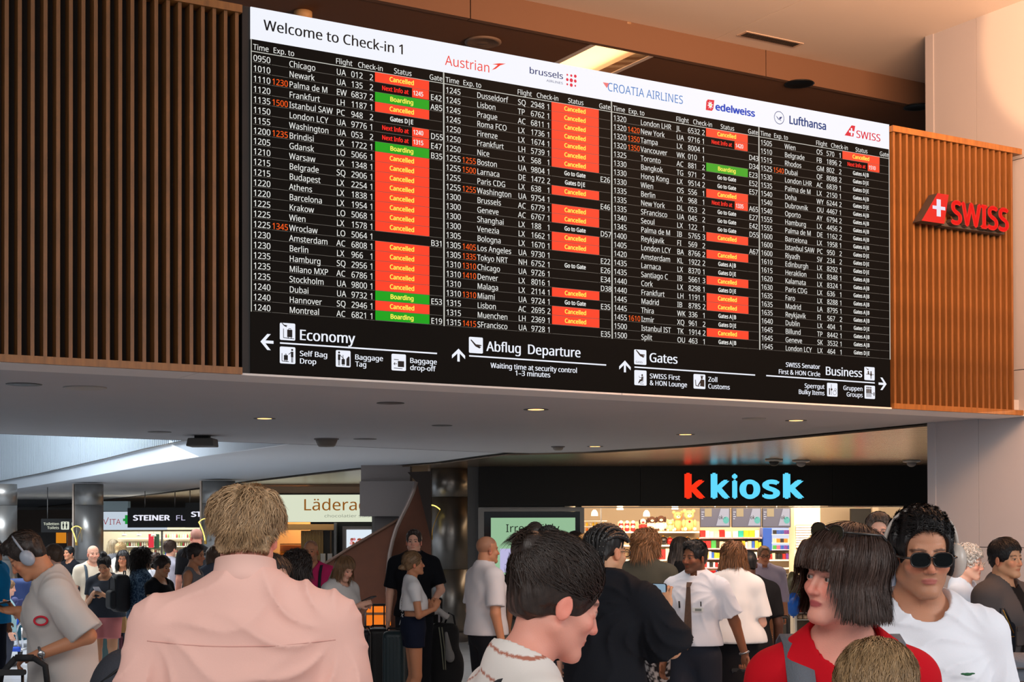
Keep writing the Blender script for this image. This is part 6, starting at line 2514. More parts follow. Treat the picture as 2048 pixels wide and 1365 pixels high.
            for i in range(n_):
                for j in range(3):
                    fs_.append((i * 4 + j, i * 4 + j + 1, (i + 1) * 4 + j + 1, (i + 1) * 4 + j))
                fs_.append((i * 4 + 3, i * 4, (i + 1) * 4, (i + 1) * 4 + 3))
            fs_ += [(0, 1, 2, 3), tuple(reversed(range(n_ * 4, n_ * 4 + 4)))]
            ccol = top.get('collar_col', tc_)
            cm.add(vs_, fs_, mat('collar_%d_%d_%d' % tuple(ccol), ccol, rough=.9), True)
            cm.build('collar', root)
    # ------------------------------------------------ bottom
    if bottom:
        kind = bottom.get('kind', 'trousers')
        bc_ = bottom.get('col', (40, 42, 50))
        hemz = {'trousers': 0.05, 'shorts': 0.52, 'hot': 0.72, 'skirt': 0.50}[kind] * k
        if 'hem' in bottom:
            hemz = bottom['hem'] * k
        tz = bottom.get('top', 1.03) * k
        T = Field([-0.35 * t_, -0.35, hemz - 0.02], [0.35 * t_, 0.35, tz + 0.03], bottom.get('h', h))
        T.ell((0, 0, hip_z + 0.03), ((0.152 if not fem else 0.162) * t_ + 0.014, 0.114 * t_ + 0.014, 0.15 * k), k=0.04)
        T.cap((0, 0, hip_z + 0.05), (0, 0, tz + 0.05), 0.12 * t_ + 0.012, 0.118 * t_ + 0.012, 0.03)
        lw = bottom.get('wide', 0.022)
        for sg_ in (-1, 1):
            hipj, kn, an = LG[sg_]
            T.cap(hipj, kn, 0.086 * t_ + lw * 0.8, 0.058 * t_ + lw, 0.03)
            T.cap(kn, an, 0.058 * t_ + lw, 0.044 + lw, 0.02)
        if kind == 'skirt':
            T.cap((0, 0, hip_z), (0, 0, hemz - 0.1), 0.14 * t_, 0.19 * t_, 0.03)
        T.disp(wob(0.003, 15, p.y, 0.2))
        T.cut((0, 0, -1), -hemz)
        T.cut((0, 0, 1), tz)
        tp, tq = T.mesh()
        cc = np.tile(L3(bc_), (len(tp), 1))
        if bottom.get('tie'):
            m = (np.sin(tp[:, 2] * 60 + np.sin(tp[:, 0] * 40) * 1.5) * np.sin(tp[:, 0] * 70 + 2 * np.sin(tp[:, 2] * 33))) > 0.05
            cc[m] = L3(bottom['tie'])
        np_mesh(kind if kind != 'hot' else 'shorts', tp, tq, [M_cloth], cc, root)
        if bottom.get('belt'):
            MB().tube([((0.135 * t_ + .02) * math.cos(a * PI / 12), (0.12 * t_ + .012) * math.sin(a * PI / 12), tz - 0.02) for a in range(24)], 0.014, mat('belt_dark', (34, 26, 22), rough=.4), 8, True).build('belt', root)
    for sg_ in (-1, 1):
        an = LG[sg_][2]
        S_ = Field([an[0] - 0.08, an[1] - 0.13, -0.005], [an[0] + 0.08, an[1] + 0.25, 0.13], 0.014)
        S_.ell((an[0], an[1] + 0.05, 0.045), (0.050, 0.140, 0.046), k=0.01)
        S_.cap((an[0], an[1], 0.05), (an[0], an[1], 0.095), 0.048, 0.046, 0.02)
        S_.cut((0, 0, -1), -0.004)
        tp, tq = S_.mesh()
        np_mesh('shoe', tp, tq, [M_shoe], None, root)
    # ------------------------------------------------ hair
    hcol = L3(haircol)
    HF = dict(hp=hp, R=R, Rm=Rm, HC=HC_, hk=hk, neck0=neck0, neckt=neckt, sh_z=sh_z, sw=sw, H=H, k=k, J=J, root=root, lz=lz, Y=Y)
    if hair not in (None, 'bald', 'stubble'):
        hx = min(h, max(hh_ * 0.9, 0.0035))
        lo_ = HC_ - np.array([0.22, 0.24, 0.45]) * hk
        hi_ = HC_ + np.array([0.22, 0.24, 0.24]) * hk
        G = Field(lo_, hi_, hx)
        RL = R.tolist()
        th = {'buzz': 0.003, 'short': 0.010, 'spiky': 0.011, 'quiff': 0.010, 'thin': 0.006}.get(hair, 0.012)
        if hair == 'fluffy':
            G.ell(hp(0, -0.018, 0.045), (0.092 * hk, 0.108 * hk, 0.094 * hk), RL, k=0.01)
            G.ell(hp(-0.045, -0.01, 0.075), (0.052 * hk, 0.075 * hk, 0.060 * hk), RL, k=0.02)
            G.ell(hp(0.050, -0.01, 0.070), (0.048 * hk, 0.07 * hk, 0.055 * hk), RL, k=0.02)
            G.ell(hp(0, -0.065, -0.03), (0.072 * hk, 0.05 * hk, 0.065 * hk), RL, k=0.02)
        else:
            G.ell(hp(0, -0.014, 0.043), ((0.077 + th) * hk, (0.095 + th) * hk, (0.083 + th * 1.15) * hk), RL, k=0.01)
        if hair in ('short', 'quiff', 'spiky', 'curlyshort', 'thin', 'buzz'):
            G.ell(hp(0, -0.058, -0.015), ((0.062 + th * 0.4) * hk, 0.045 * hk, 0.055 * hk), RL, k=0.02)
        if hair == 'quiff':
            G.ell(hp(0, 0.055, 0.105), (0.055 * hk, 0.035 * hk, 0.028 * hk), RL, k=0.02)
        if hair == 'bob':
            G.ell(hp(0, -0.015, 0.035), (0.090 * hk, 0.100 * hk, 0.098 * hk), RL, k=0.02)
            for sg_ in (-1, 1):
                G.cap(hp(sg_ * 0.070, 0.0, 0.04), hp(sg_ * 0.074, 0.005, -0.080), 0.026 * hk, 0.024 * hk, 0.03)
            G.ell(hp(0, -0.06, -0.04), (0.080 * hk, 0.050 * hk, 0.080 * hk), RL, k=0.03)
            G.cap(hp(-0.05, 0.075, 0.07), hp(0.05, 0.075, 0.07), 0.026 * hk, None, 0.02)
        if hair in ('long', 'wavy'):
            dn = 0.20 if hair == 'long' else 0.27
            for sg_ in (-1, 0, 1):
                G.cap(hp(sg_ * 0.060, -0.035, 0.02), hp(sg_ * 0.070, -0.055, -dn), 0.046 * hk, 0.036 * hk, 0.03)
            for sg_ in (-1, 1):
                G.cap(hp(sg_ * 0.074, 0.01, 0.04), hp(sg_ * 0.078, 0.012, -dn * 0.8), 0.024 * hk, 0.022 * hk, 0.02)
        if hair in ('curly', 'curlylong'):
            G.ell(hp(0, -0.025, 0.04), (0.108 * hk, 0.115 * hk, 0.110 * hk), RL, k=0.02)
            G.ell(hp(0, -0.06, -0.04), (0.085 * hk, 0.055 * hk, 0.07 * hk), RL, k=0.03)
            if hair == 'curlylong':
                G.ell(hp(0, -0.07, -0.09), (0.10 * hk, 0.06 * hk, 0.08 * hk), RL, k=0.03)
        if hair in ('bun', 'highbun', 'lowbun', 'pony'):
            bz = {'bun': (0, -0.095, 0.085), 'highbun': (0, -0.03, 0.155), 'lowbun': (0, -0.125, -0.03), 'pony': (0, -0.115, 0.06)}[hair]
            G.ell(hp(0, -0.06, -0.012), (0.068 * hk, 0.045 * hk, 0.055 * hk), RL, k=0.02)
            rb = 0.040 if hair != 'pony' else 0.026
            G.ell(hp(*bz), (rb * 1.1 * hk, rb * hk, rb * hk), RL, k=0.008)
            if hair == 'pony':
                G.cap(hp(*bz), hp(0, -0.15, -0.03), 0.024 * hk, 0.028 * hk, 0.01)
                G.cap(hp(0, -0.15, -0.03), hp(0, -0.13, -0.16), 0.028 * hk, 0.012 * hk, 0.01)
            if hair == 'lowbun':
                G.cap(hp(*bz), hp(0.0, -0.155, -0.055), 0.022 * hk, 0.01 * hk, 0.01)
        amp = {'curly': 0.008, 'curlylong': 0.008, 'curlyshort': 0.007, 'wavy': 0.006, 'fluffy': 0.005, 'spiky': 0.004}.get(hair, 0.0018)
        ph = px * 0.37
        if hair in ('curly', 'curlylong', 'curlyshort'):
            G.disp(lambda x, y, z: amp * (np.sin(x * 190 + ph + 2 * np.sin(z * 120)) * np.sin(y * 170 + 2 * np.sin(x * 130)) + np.sin(z * 200 + 2 * np.sin(y * 140))))
        elif hair in ('wavy', 'fluffy'):
            G.disp(lambda x, y, z: amp * (np.sin(x * 150 + 3 * np.sin(z * 45) + ph) + 0.6 * np.sin(y * 130 + 2 * np.sin(z * 60))))
        else:
            G.disp(lambda x, y, z: amp * (np.sin(x * 260 + 1.5 * np.sin(z * 40) + ph) + 0.6 * np.sin(y * 150 + 2 * np.sin(z * 30))))
        # open the face
        fz = {'bob': 0.060, 'fluffy': 0.085, 'spiky': 0.092, 'quiff': 0.088, 'thin': 0.10, 'buzz': 0.082}.get(hair, 0.078)
        for i in range(6):
            G.ell(hp(0, 0.125, fz - 0.075 - 0.035 * i), ((0.066 if hair in ('bob', 'long', 'wavy') else (0.082 if hair == 'spiky' else 0.075)) * hk, 0.095 * hk, 0.072 * hk), RL, k=0.006, mode='s')
        if hair not in ('bob', 'long', 'wavy', 'curlylong'):
            for sg_ in (-1, 1):      # around the ears and the nape
                G.ell(hp(sg_ * 0.098, 0.005, -0.035 + 0.010 * (hair in ('fluffy', 'spiky'))), (0.036 * hk, 0.042 * hk, 0.048 * hk), RL, k=0.006, mode='s')
            nb = R @ np.array([0, -0.25, -1.0])
            nb = nb / np.linalg.norm(nb)
            G.cut(nb, float(nb @ hp(0, -0.06, -0.062 if hair not in ('buzz', 'thin') else -0.045)))
        if hair in ('thin',):
            G.ell(hp(0, 0.04, 0.14), (0.05 * hk, 0.09 * hk, 0.035 * hk), RL, k=0.004, mode='s')
        tp, tq = G.mesh()
        if len(tq):
            q = (tp - HC_)
            nse = np.sin(tp[:, 0] * 310 + 3 * np.sin(tp[:, 2] * 50)) * np.sin(tp[:, 1] * 270 + 2 * np.sin(tp[:, 2] * 70))
            cc = hcol[None, :] * (1 + 0.22 * nse[:, None])
            ho = np_mesh('hair', tp, tq, [M_hair], np.clip(cc, 0, 1), root)
            if locks:
                grow_locks(HF, tp, tq, hcol, hair, locks, curl)
    if extra:
        extra(HF)
    return root, HF


def grow_locks(HF, vp, vq, hcol, style, count, curl):
    """thin tapered strands laid over the hair volume, joined as one piece"""
    R, HC_, hk, root = HF['R'], HF['HC'], HF['hk'], HF['root']
    rg = np.random.default_rng(count + int(HF['Y'] * 100))
    fc = vp[vq]                      # face corners
    e1, e2 = fc[:, 1] - fc[:, 0], fc[:, 2] - fc[:, 0]
    nn = np.cross(e1, e2)
    ar = np.linalg.norm(nn, axis=1) + 1e-12
    nn = nn / ar[:, None]
    cen = fc.mean(1)
    lc = (cen - HC_) @ R / hk
    okm = np.ones(len(cen), bool)
    if style in ('bob', 'long', 'wavy'):
        okm = lc[:, 2] > (-0.04 if style == 'bob' else -0.15)
    pr = ar * okm
    pr /= pr.sum()
    pick = rg.choice(len(cen), count, p=pr)
    p = cen[pick].copy()
    n = nn[pick].copy()
    l0 = lc[pick]
    up = R @ np.array([0, 0, 1.0])
    fwd = R @ np.array([0, 1.0, 0])
    whorl = np.array([0.01, -0.06, 0.12])
    away = (l0 - whorl)
    away = away / (np.linalg.norm(away, axis=1)[:, None] + 1e-6)
    if style in ('short', 'fluffy', 'thin', 'curlyshort', 'boy'):
        flow = away @ R.T
        L = 0.045 if style != 'fluffy' else 0.075
    elif style in ('spiky', 'quiff'):
        flow = (away * 0.3 + np.array([0, 0.55, 0.5])) @ R.T
        L = 0.026
    elif style in ('bun', 'highbun', 'lowbun', 'pony'):
        bz = np.array({'bun': (0, -0.095, 0.085), 'highbun': (0, -0.03, 0.155), 'lowbun': (0, -0.125, -0.03), 'pony': (0, -0.115, 0.06)}[style])
        tb = bz - l0
        flow = tb / (np.linalg.norm(tb, axis=1)[:, None] + 1e-6) @ R.T
        L = 0.055
    else:
        flow = np.tile(np.array([0, 0, -1.0]), (count, 1)) * 0.9 + (away @ R.T) * 0.5
        L = 0.13 if style != 'bob' else 0.11
    L = L * hk * rg.uniform(0.6, 1.3, count)
    if style in ('short', 'fluffy', 'thin', 'curlyshort', 'spiky', 'quiff'):
        L = L * np.clip((l0[:, 2] + 0.055) / 0.13, 0.10, 1)
        L = L * np.where((np.abs(l0[:, 0]) > 0.055) & (l0[:, 2] < 0.06), 0.35 if style in ('spiky', 'quiff', 'short') else 0.5, 1)
        if style in ('spiky', 'quiff'):
            L = L * np.clip((l0[:, 2]) / 0.09, 0.3, 1)
    SEG = 6
    lift = 0.12 if style in ('short', 'fluffy') else (0.34 if style in ('spiky', 'quiff') else (0.2 if style in ('bun', 'pony', 'lowbun', 'highbun') else 0.05))
    pts = [p]
    jit = rg.normal(0, 0.10 if style in ('bob', 'long', 'wavy') else 0.26, (count, 3))
    phs = rg.uniform(0, 6.28, count)
    cur = p.copy()
    c0 = HC_ + R @ (np.array([0, -0.014, 0.043]) * hk)
    rad = np.array([0.090, 0.108, 0.095]) * hk
    for i in range(SEG):
        lo_ = (cur - c0) @ R
        gn = (lo_ / rad ** 2) @ R.T
        gn /= (np.linalg.norm(gn, axis=1)[:, None] + 1e-9)
        below = np.clip((-lo_[:, 2] / hk - 0.02) / 0.05, 0, 1)[:, None]
        gn = gn * (1 - below * 0.8)
        f = flow + jit * 0.6
        t = f - gn * (f * gn).sum(1)[:, None]
        t /= (np.linalg.norm(t, axis=1)[:, None] + 1e-9)
        t = t + gn * lift * (1 - i / SEG * 0.9)
        if curl:
            sd = np.cross(t, gn + 1e-5)
            t = t + curl * (sd * np.sin(phs + i * 1.5)[:, None] + gn * np.cos(phs + i * 1.5)[:, None] * 0.7)
        t /= (np.linalg.norm(t, axis=1)[:, None] + 1e-9)
        cur = cur + t * (L / SEG)[:, None]
        pts.append(cur)
    pts = np.stack(pts, 1)                 # count, SEG+1, 3
    lp_ = (pts - HC_) @ R / hk
    zf = {'bob': 0.020, 'bun': 0.03, 'long': 0.04, 'wavy': 0.04}.get(style, 0.052)
    bad = (np.abs(lp_[..., 0]) < 0.060) & (lp_[..., 1] > 0.035) & (lp_[..., 2] < zf)
    bad |= (lp_[..., 2] < -0.108) & (style == 'bob')
    dead = np.cumsum(bad, axis=1) > 0
    for i in range(1, SEG + 1):
        pts[:, i] = np.where(dead[:, i][:, None], pts[:, i - 1], pts[:, i])
    wd = (0.00085 if HF['Y'] < 4.5 else (0.0011 if HF['Y'] < 10 else 0.0018)) * hk * rg.uniform(0.7, 1.5, count)
    tg = np.gradient(pts, axis=1)
    tg /= (np.linalg.norm(tg, axis=2, keepdims=True) + 1e-9)
    s1 = np.cross(tg, n[:, None, :])
    s1 /= (np.linalg.norm(s1, axis=2, keepdims=True) + 1e-9)
    s2 = np.cross(tg, s1)
    tp = np.clip(1.05 - (np.arange(SEG + 1) / SEG) ** 2, 0.06, 1)[None, :, None]
    V = [pts + s1 * tp * wd[:, None, None] * a_ + s2 * tp * wd[:, None, None] * b_ for a_, b_ in ((-1.2, 0), (0, 0.7), (1.2, 0))]
    V = np.stack(V, 2).reshape(-1, 3)
    base = (np.arange(count) * (SEG + 1) * 3)[:, None, None]
    i_ = np.arange(SEG)[None, :, None] * 3
    k_ = np.arange(2)[None, None, :]
    Q = np.stack([base + i_ + k_, base + i_ + k_ + 1, base + i_ + 4 + k_, base + i_ + 3 + k_], -1).reshape(-1, 4)
    br = rg.uniform(0.6, 1.4, count)[:, None] * hcol[None, :]
    warm = rg.uniform(0, 1, count)[:, None]
    br = br * (1 + warm * np.array([[0.12, 0.03, -0.08]]))
    C = np.repeat(np.clip(br, 0, 1), (SEG + 1) * 3, axis=0)
    o = np_mesh('hair_strands', V, Q, [M_hair], C, root)
    tag(o, kind='stuff')
    return o
# ------------------------------------------------------------------ what people wear and carry
def wp(HF, loc):
    """person space to world"""
    return HF['root'].matrix_basis @ Vector(loc)


def ring_pts(HF, cx, cy, cz, rx, rz, n=16, p_=2.4):
    out = []
    for i in range(n):
        a = 2 * PI * i / n
        c, s_ = math.cos(a), math.sin(a)
        out.append(HF['hp'](cx + rx * math.copysign(abs(c) ** (2 / p_), c), cy - 0.12 * abs(cx) , cz + rz * math.copysign(abs(s_) ** (2 / p_), s_)))
    return out


def glasses(HF, colr=(60, 50, 44), lens=None, r=0.0011, rx=0.022, rz=0.017, sh=0.0, up=0.0, back=0.0, name='glasses', p_=2.4):
    mb = MB()
    m = mat('frame_%d_%d_%d' % tuple(colr), colr, rough=.25)
    hp = HF['hp']
    k = HF['hk']
    for sg in (-1, 1):
        pts = ring_pts(HF, sg * 0.031, 0.110 - back, -0.001 + up, rx, rz, 18, p_)
        mb.tube(pts, r * k * 1.6, m, 6, True)
        if lens:
            n_ = len(pts)
            c = sum((Vector(q) for q in pts), Vector()) / n_
            mb.add([tuple(q) for q in pts] + [tuple(c)], [(i, (i + 1) % n_, n_) for i in range(n_)] + [((i + 1) % n_, i, n_) for i in range(n_)], lens)
        mb.tube([hp(sg * (0.031 + rx), 0.106 - back, 0.004 + up), hp(sg * 0.074, 0.085 - back, 0.004 + up), hp(sg * 0.083, 0.0 - back, 0.002 + up), hp(sg * 0.080, -0.02 - back, -0.012 + up)], r * k * (1.5 if not lens else 2.6), m, 6)
    mb.tube([hp(-0.010, 0.107 - back, 0.004 + up), hp(0, 0.110 - back, 0.007 + up), hp(0.010, 0.107 - back, 0.004 + up)], r * k * 1.8, m, 6)
    return mb.build(name, HF['root'])


M_sun = mat('dark_lens', (8, 14, 14), rough=0.08)


def headphones(HF, colr=(176, 166, 156), cup=(0.024, 0.036, 0.043), dark=(40, 38, 38)):
    hp, k = HF['hp'], HF['hk']
    m = mat('phones_%d_%d_%d' % tuple(colr), colr, rough=.35)
    root = HF['root']
    Rm = HF['Rm']
    for sg in (-1, 1):
        c = hp(sg * 0.098, -0.004, -0.016)
        M_ = Matrix.Translation(c) @ Rm.to_4x4()
        mb = MB().ball((0, 0, 0), tuple(v * k for v in cup), m, 20, 14, M_)
        mb.build('ear_cup', root)
        M2 = Matrix.Translation(hp(sg * 0.084, -0.004, -0.016)) @ Rm.to_4x4()
        MB().ball((0, 0, 0), (0.014 * k, cup[1] * k * 0.92, cup[2] * k * 0.92), mat('ear_pad', dark, rough=.8), 16, 10, M2).build('ear_pad', root)
    pts = [hp(0.103 * math.cos(a), -0.010, 0.022 + 0.112 * math.sin(a)) for a in [PI * i / 20 for i in range(21)]]
    MB().tube(pts, 0.0062 * k, m, 8).build('headband', root)


def strap(HF, pts, wd=0.03, colr=(90, 92, 98), name='strap', th=0.006):
    """flat band through person-space points lying on the clothes"""
    mb = MB()
    P_ = [Vector(q) for q in pts]
    vs, fs = [], []
    n = len(P_)
    for i, p in enumerate(P_):
        t = (P_[min(i + 1, n - 1)] - P_[max(i - 1, 0)]).normalized()
        out = Vector((0, p.y, 0)).normalized() if abs(p.y) > 0.03 else Vector((0, 0, 1))
        if i and i < n - 1 and p.z > HF['sh_z'] - 0.02:
            out = Vector((0, 0.3 * (1 if p.y > 0 else -1), 1)).normalized()
        sd = t.cross(out).normalized() * wd / 2
        o2 = out * th
        vs += [p - sd, p + sd, p + sd + o2, p - sd + o2]
    for i in range(n - 1):
        for j in range(4):
            j2 = (j + 1) % 4
            fs.append((i * 4 + j, i * 4 + j2, (i + 1) * 4 + j2, (i + 1) * 4 + j))
    fs += [(3, 2, 1, 0), tuple(range((n - 1) * 4, n * 4))]
    mb.add(vs, fs, mat('strap_%d_%d_%d' % tuple(colr), colr, rough=.8, bump=.3, bscale=300), True)
    return mb.build(name, HF['root'])


def pack_straps(HF, colr, front=True, wd=0.032, x=0.085, inf=0.02):
    z = HF['sh_z']
    for sg in (-1, 1):
        strap(HF, [(sg * x * 0.95, 0.125 + inf, z - 0.32), (sg * x * 1.02, 0.128 + inf, z - 0.22), (sg * x, 0.120 + inf, z - 0.12), (sg * x, 0.085 + inf, z - 0.02), (sg * x, 0.045, z + 0.045 + inf * .5), (sg * x, -0.01, z + 0.062 + inf * .5), (sg * x, -0.07, z + 0.03 + inf), (sg * x, -0.115 - inf, z - 0.05)], wd, colr)


def backpack(HF, colr, label, w_=0.30, h_=0.44, d_=0.17, dz=0.02, dark=(24, 24, 26), group=None):
    """a pack on somebody's back, a thing of its own"""
    z = HF['sh_z'] - dz
    r = empty('backpack')
    r.matrix_world = HF['root'].matrix_basis @ Matrix.Translation((0, -0.165 - d_ / 2, z - h_))
    tag(r, label, 'backpack', group)
    m = mat('pack_%d_%d_%d' % tuple(colr), colr, rough=.75, bump=.3, bscale=200)
    F = Field((-w_ / 2 - .05, -d_ / 2 - .08, -.03), (w_ / 2 + .05, d_ / 2 + .05, h_ + .05), 0.013)
    F.box((0, 0, h_ / 2), (w_ / 2, d_ / 2, h_ / 2), None, 0.065)
    F.disp(wob(0.004, 16, w_ * 10, .3))
    tp, tq = F.mesh()
    np_mesh('body', tp, tq, [m], None, r)
    F = Field((-w_ / 2, -d_ / 2 - .09, -.02), (w_ / 2, 0, h_), 0.013)
    F.box((0, -d_ / 2 - .01, h_ * .33), (w_ * .38, .045, h_ * .25), None, 0.04)
    tp, tq = F.mesh()
    np_mesh('front_pocket', tp, tq, [m], None, r)
    MB().tube([(-w_ * .4, -d_ / 2 - .002, h_ * .6), (-w_ * .36, -d_ / 2 - .004, h_ * .86), (0, -d_ / 2 - .004, h_ * .95), (w_ * .36, -d_ / 2 - .004, h_ * .86), (w_ * .4, -d_ / 2 - .002, h_ * .6)], 0.005, mat('zip_%d' % dark[0], dark, rough=.5), 6).build('zip', r)
    MB().tube([(-.04, d_ * .3, h_ - .01), (-.03, d_ * .3, h_ + .035), (.03, d_ * .3, h_ + .035), (.04, d_ * .3, h_ - .01)], 0.008, mat('zip_%d' % dark[0], dark), 6).build('grab_handle', r)
    return r


def phone(HF, side, label, colr=(20, 20, 24), tilt=60, off=(0, 0.02, 0.03), lit=None, size=1.0, yaw=0):
    S, E, W, hd, _, _ = HF['J'][side]
    c = Vector(W) + Vector(hd) * 0.10 + Vector(off)
    M_ = HF['root'].matrix_basis @ Matrix.Translation(c) @ Matrix.Rotation(math.radians(yaw), 4, 'Z') @ Matrix.Rotation(math.radians(-tilt), 4, 'X')
    r = empty('smartphone')
    r.matrix_world = M_
    tag(r, label, 'phone')
    MB().rbox((-.037 * size, -.004, -.075 * size), (.037 * size, .004, .075 * size), .01, mat('phone_%d' % colr[0], colr, rough=.3)).build('case', r)
    m = glow('phone_screen', (150, 176, 196), .8) if lit else mat('phone_glass', (16, 18, 22), rough=.08)
    MB().rbox((-.034 * size, -.0055, -.072 * size), (.034 * size, -.003, .072 * size), .008, m).build('screen', r)
    return r


def watch(HF, side):
    S, E, W, hd, _, _ = HF['J'][side]
    d = Vector(W) - Vector(E)
    d.normalize()
    q = d.to_track_quat('Z', 'Y').to_matrix().to_4x4()
    M_ = Matrix.Translation(Vector(W) - d * 0.012) @ q
    m = mat('watch_steel', (150, 150, 152), rough=.25, metal=.9)
    mb = MB().tube([(0.034 * math.cos(a * PI / 10), 0.034 * math.sin(a * PI / 10), 0) for a in range(20)], 0.0075, m, 8, True, M_)
    return mb, M_, m


def wear_watch(HF, side):
    mb, M_, m = watch(HF, side)
    o = mb.build('wrist_watch', HF['root'])
    for i, a in enumerate((40, 130, 220, 310)):
        pass
    sg = 1 if side == 'r' else -1
    M2 = M_ @ Matrix.Rotation(math.radians(90), 4, 'Y') @ Matrix.Translation((0, 0, 0.036 * 1))
    MB().lathe([(.019, -.004), (.019, .006), (.016, .008), (.001, .008)], m, 16, M2).build('watch_case', HF['root'])
    return o


# ------------------------------------------------------------------ people near the camera
def pink_extra(HF):
    pass


HB_ = {}
PK = dict(col=(240, 190, 176), h=.007, hz=.0065, inf=.02, sleeve=0.98, sleeve_r=.034, fold=.004, fan=.019, fanf=11, collar=1, collar_h=.066, collar_col=(240, 192, 178), yoke=1, hem=.80, skirt=.02, neck=.074)
_, HF = person('person in a pale pink shirt seen from behind, sandy hair, largest figure', 492, 990, 3.75, 3, skin='pink', hair='fluffy', haircol=(172, 142, 108), top=PK, bottom=dict(col=(60, 62, 70)), build=1.10, hs=.90, h=.012, hh=.0038, locks=13000, curl=.5, arms=('down', 'down'), shoulders=1.07, head=(0, -6, 0))
mb = MB()
mb.ball((0, 0, 0), .001, mat('bald_skin', (214, 160, 132)))

_, HF = person('man in a pale grey tee and big headphones looking down at a phone, left edge', 129, 1060, 8.0, 114, skin='tan', hair='quiff', haircol=(40, 30, 26), head=(-12, -38, 0), lean=.13,
               arms=(((.03, .02, -.26), (.02, .14, -.10), (0.0, 1, .12), .5, (-.4, 0, .9)), ((-.08, -.15, -.21), (-.05, .09, -.30), (.25, 1, -.3), .8, (.2, -.3, -1))),
               top=dict(col=(196, 190, 186), h=.010, inf=.028, sleeve=.95, sleeve_r=.05, fold=.003, fan=.012, fanf=9, hem=.83, skirt=.05), bottom=dict(col=(28, 28, 32)), build=1.08, h=.014, hh=.0045, hands=.0055, locks=5000)
headphones(HF, (150, 156, 168), (0.022, 0.038, 0.046), (34, 34, 38))
wear_watch(HF, 'l')
phone(HF, 'r', 'dark phone held by the man in headphones at the left', tilt=100, off=(0, .02, .03))
# red ring print on the tee
TM = HF['root'].matrix_basis
o = MB().tube([(-0.200 - .423 * .034 * math.cos(a * PI / 12), 0.144 - .906 * .034 * math.cos(a * PI / 12), 1.42 + .022 * math.sin(a * PI / 12)) for a in range(24)], .006, mat('print_red', (190, 30, 50), rough=.9), 6, True).build('ring_print', HF['root'])
RING = o

_, HF = person('woman with dark hair in a bun and a white striped top, in profile, near', 1012, 1088, 3.2, -72, sex='f', skin='pink', hair='bun', haircol=(46, 34, 28), head=(2, -20, 0), lean=.07,
               top=dict(col=(226, 216, 208), h=.0055, inf=.018, sleeve=.6, neck=.082, neckdrop=-.012, stripe=((176, 110, 90), .055, .005), fold=.005), bottom=dict(col=(40, 42, 52)), h=.012, hh=.0036, locks=13000, curl=.15, hs=1.06)
z = HF['sh_z']
strap(HF, [(.075, .13, z - .25), (.085, .12, z - .12), (.09, .075, z + .005), (.09, .0, z + .062), (.09, -.06, z + .03), (.085, -.12, z - .1), (.08, -.13, z - .3)], .016, (26, 26, 32))


def braids(HF):
    hp, k = HF['hp'], HF['hk']
    m = mat('braid_black', (20, 17, 16), rough=.5)
    mbd = mat('bead_grey', (150, 146, 140), rough=.3, metal=.5)
    for bi in range(11):
        a = -1.35 + 2.7 * bi / 10
        mb = MB()
        pts, rs = [], []
        for i in range(35):
            t = -0.10 + i / 34 * 4.25
            wv = 0.10 * math.sin(t * 2.2 + bi)
            x = 0.083 * math.sin(a + wv) * (1 - 0.25 * max(0, t - 2.2))
            c = math.cos(a + wv)
            y = 0.104 * math.cos(t + .25) * (0.62 + 0.38 * abs(c)) - .012
            zz = 0.043 + 0.088 * math.sin(t + .25) * max(c, .35)
            if t + .25 > PI:
                u_ = t + .25 - PI
                x = 0.083 * math.sin(a + wv) * (0.83 - 0.35 * u_)
                y = -(0.104 - .014 * u_) * (0.62 + 0.38 * abs(c)) - .012
                zz = 0.043 - u_ * .095
            pts.append(hp(x, y, zz))
            rs.append(0.0092 * k * (1 + .28 * math.sin(i * 2.6)))
        mb.tube(pts, rs, m, 8)
        mb.build('braid', HF['root'])
        if bi % 2 == 0:
            bd = MB()
            for i in range(4, 32, 2):
                q = Vector(pts[i]) + (Vector(pts[i]) - Vector(HF['HC'])).normalized() * .009
                bd.ball(tuple(q), .0026, mbd, 6, 4)
            tag(bd.build('beads', HF['root']), kind='stuff')
    for sg in (-1, 1):
        q = hp(sg * .028, -.098, -.075)
        MB().ball(tuple(q), (.017 * k, .015 * k, .017 * k), m, 12, 8).build('braid_knot', HF['root'])
        MB().tube([hp(sg * .06, -.085, -.02), hp(sg * .065, -.09, -.07), hp(sg * .045, -.09, -.09)], .007 * k, m, 8).build('braid', HF['root'])


_, HF = person('man with beaded cornrow braids in an oversized black tee holding up a phone', 1208, 1056, 7.0, -32, skin='olive', hair='buzz', haircol=(26, 22, 20), head=(-16, -4, 0),
               top=dict(col=(24, 25, 30), h=.010, inf=.030, sleeve=1.0, sleeve_r=.07, fold=.003, fan=.014, hem=.72, skirt=.06), bottom=dict(col=(22, 22, 24)), build=1.12, shoulders=1.08, h=.013, hh=.0045, hands=.006,
               arms=(((.08, .10, -.22), (-.03, .26, -.06), (-.15, .25, 1), .5, (-.2, 1, .2)), ((-.11, .0, -.24), (-.12, .12, -.44))), extra=braids)
phone(HF, 'r', 'phone with a lit screen held up by the man in braids', lit=True, tilt=0, off=(-.03, .0, -.04), yaw=0, size=1.05)
glasses(HF, (40, 36, 34), r=.0014)


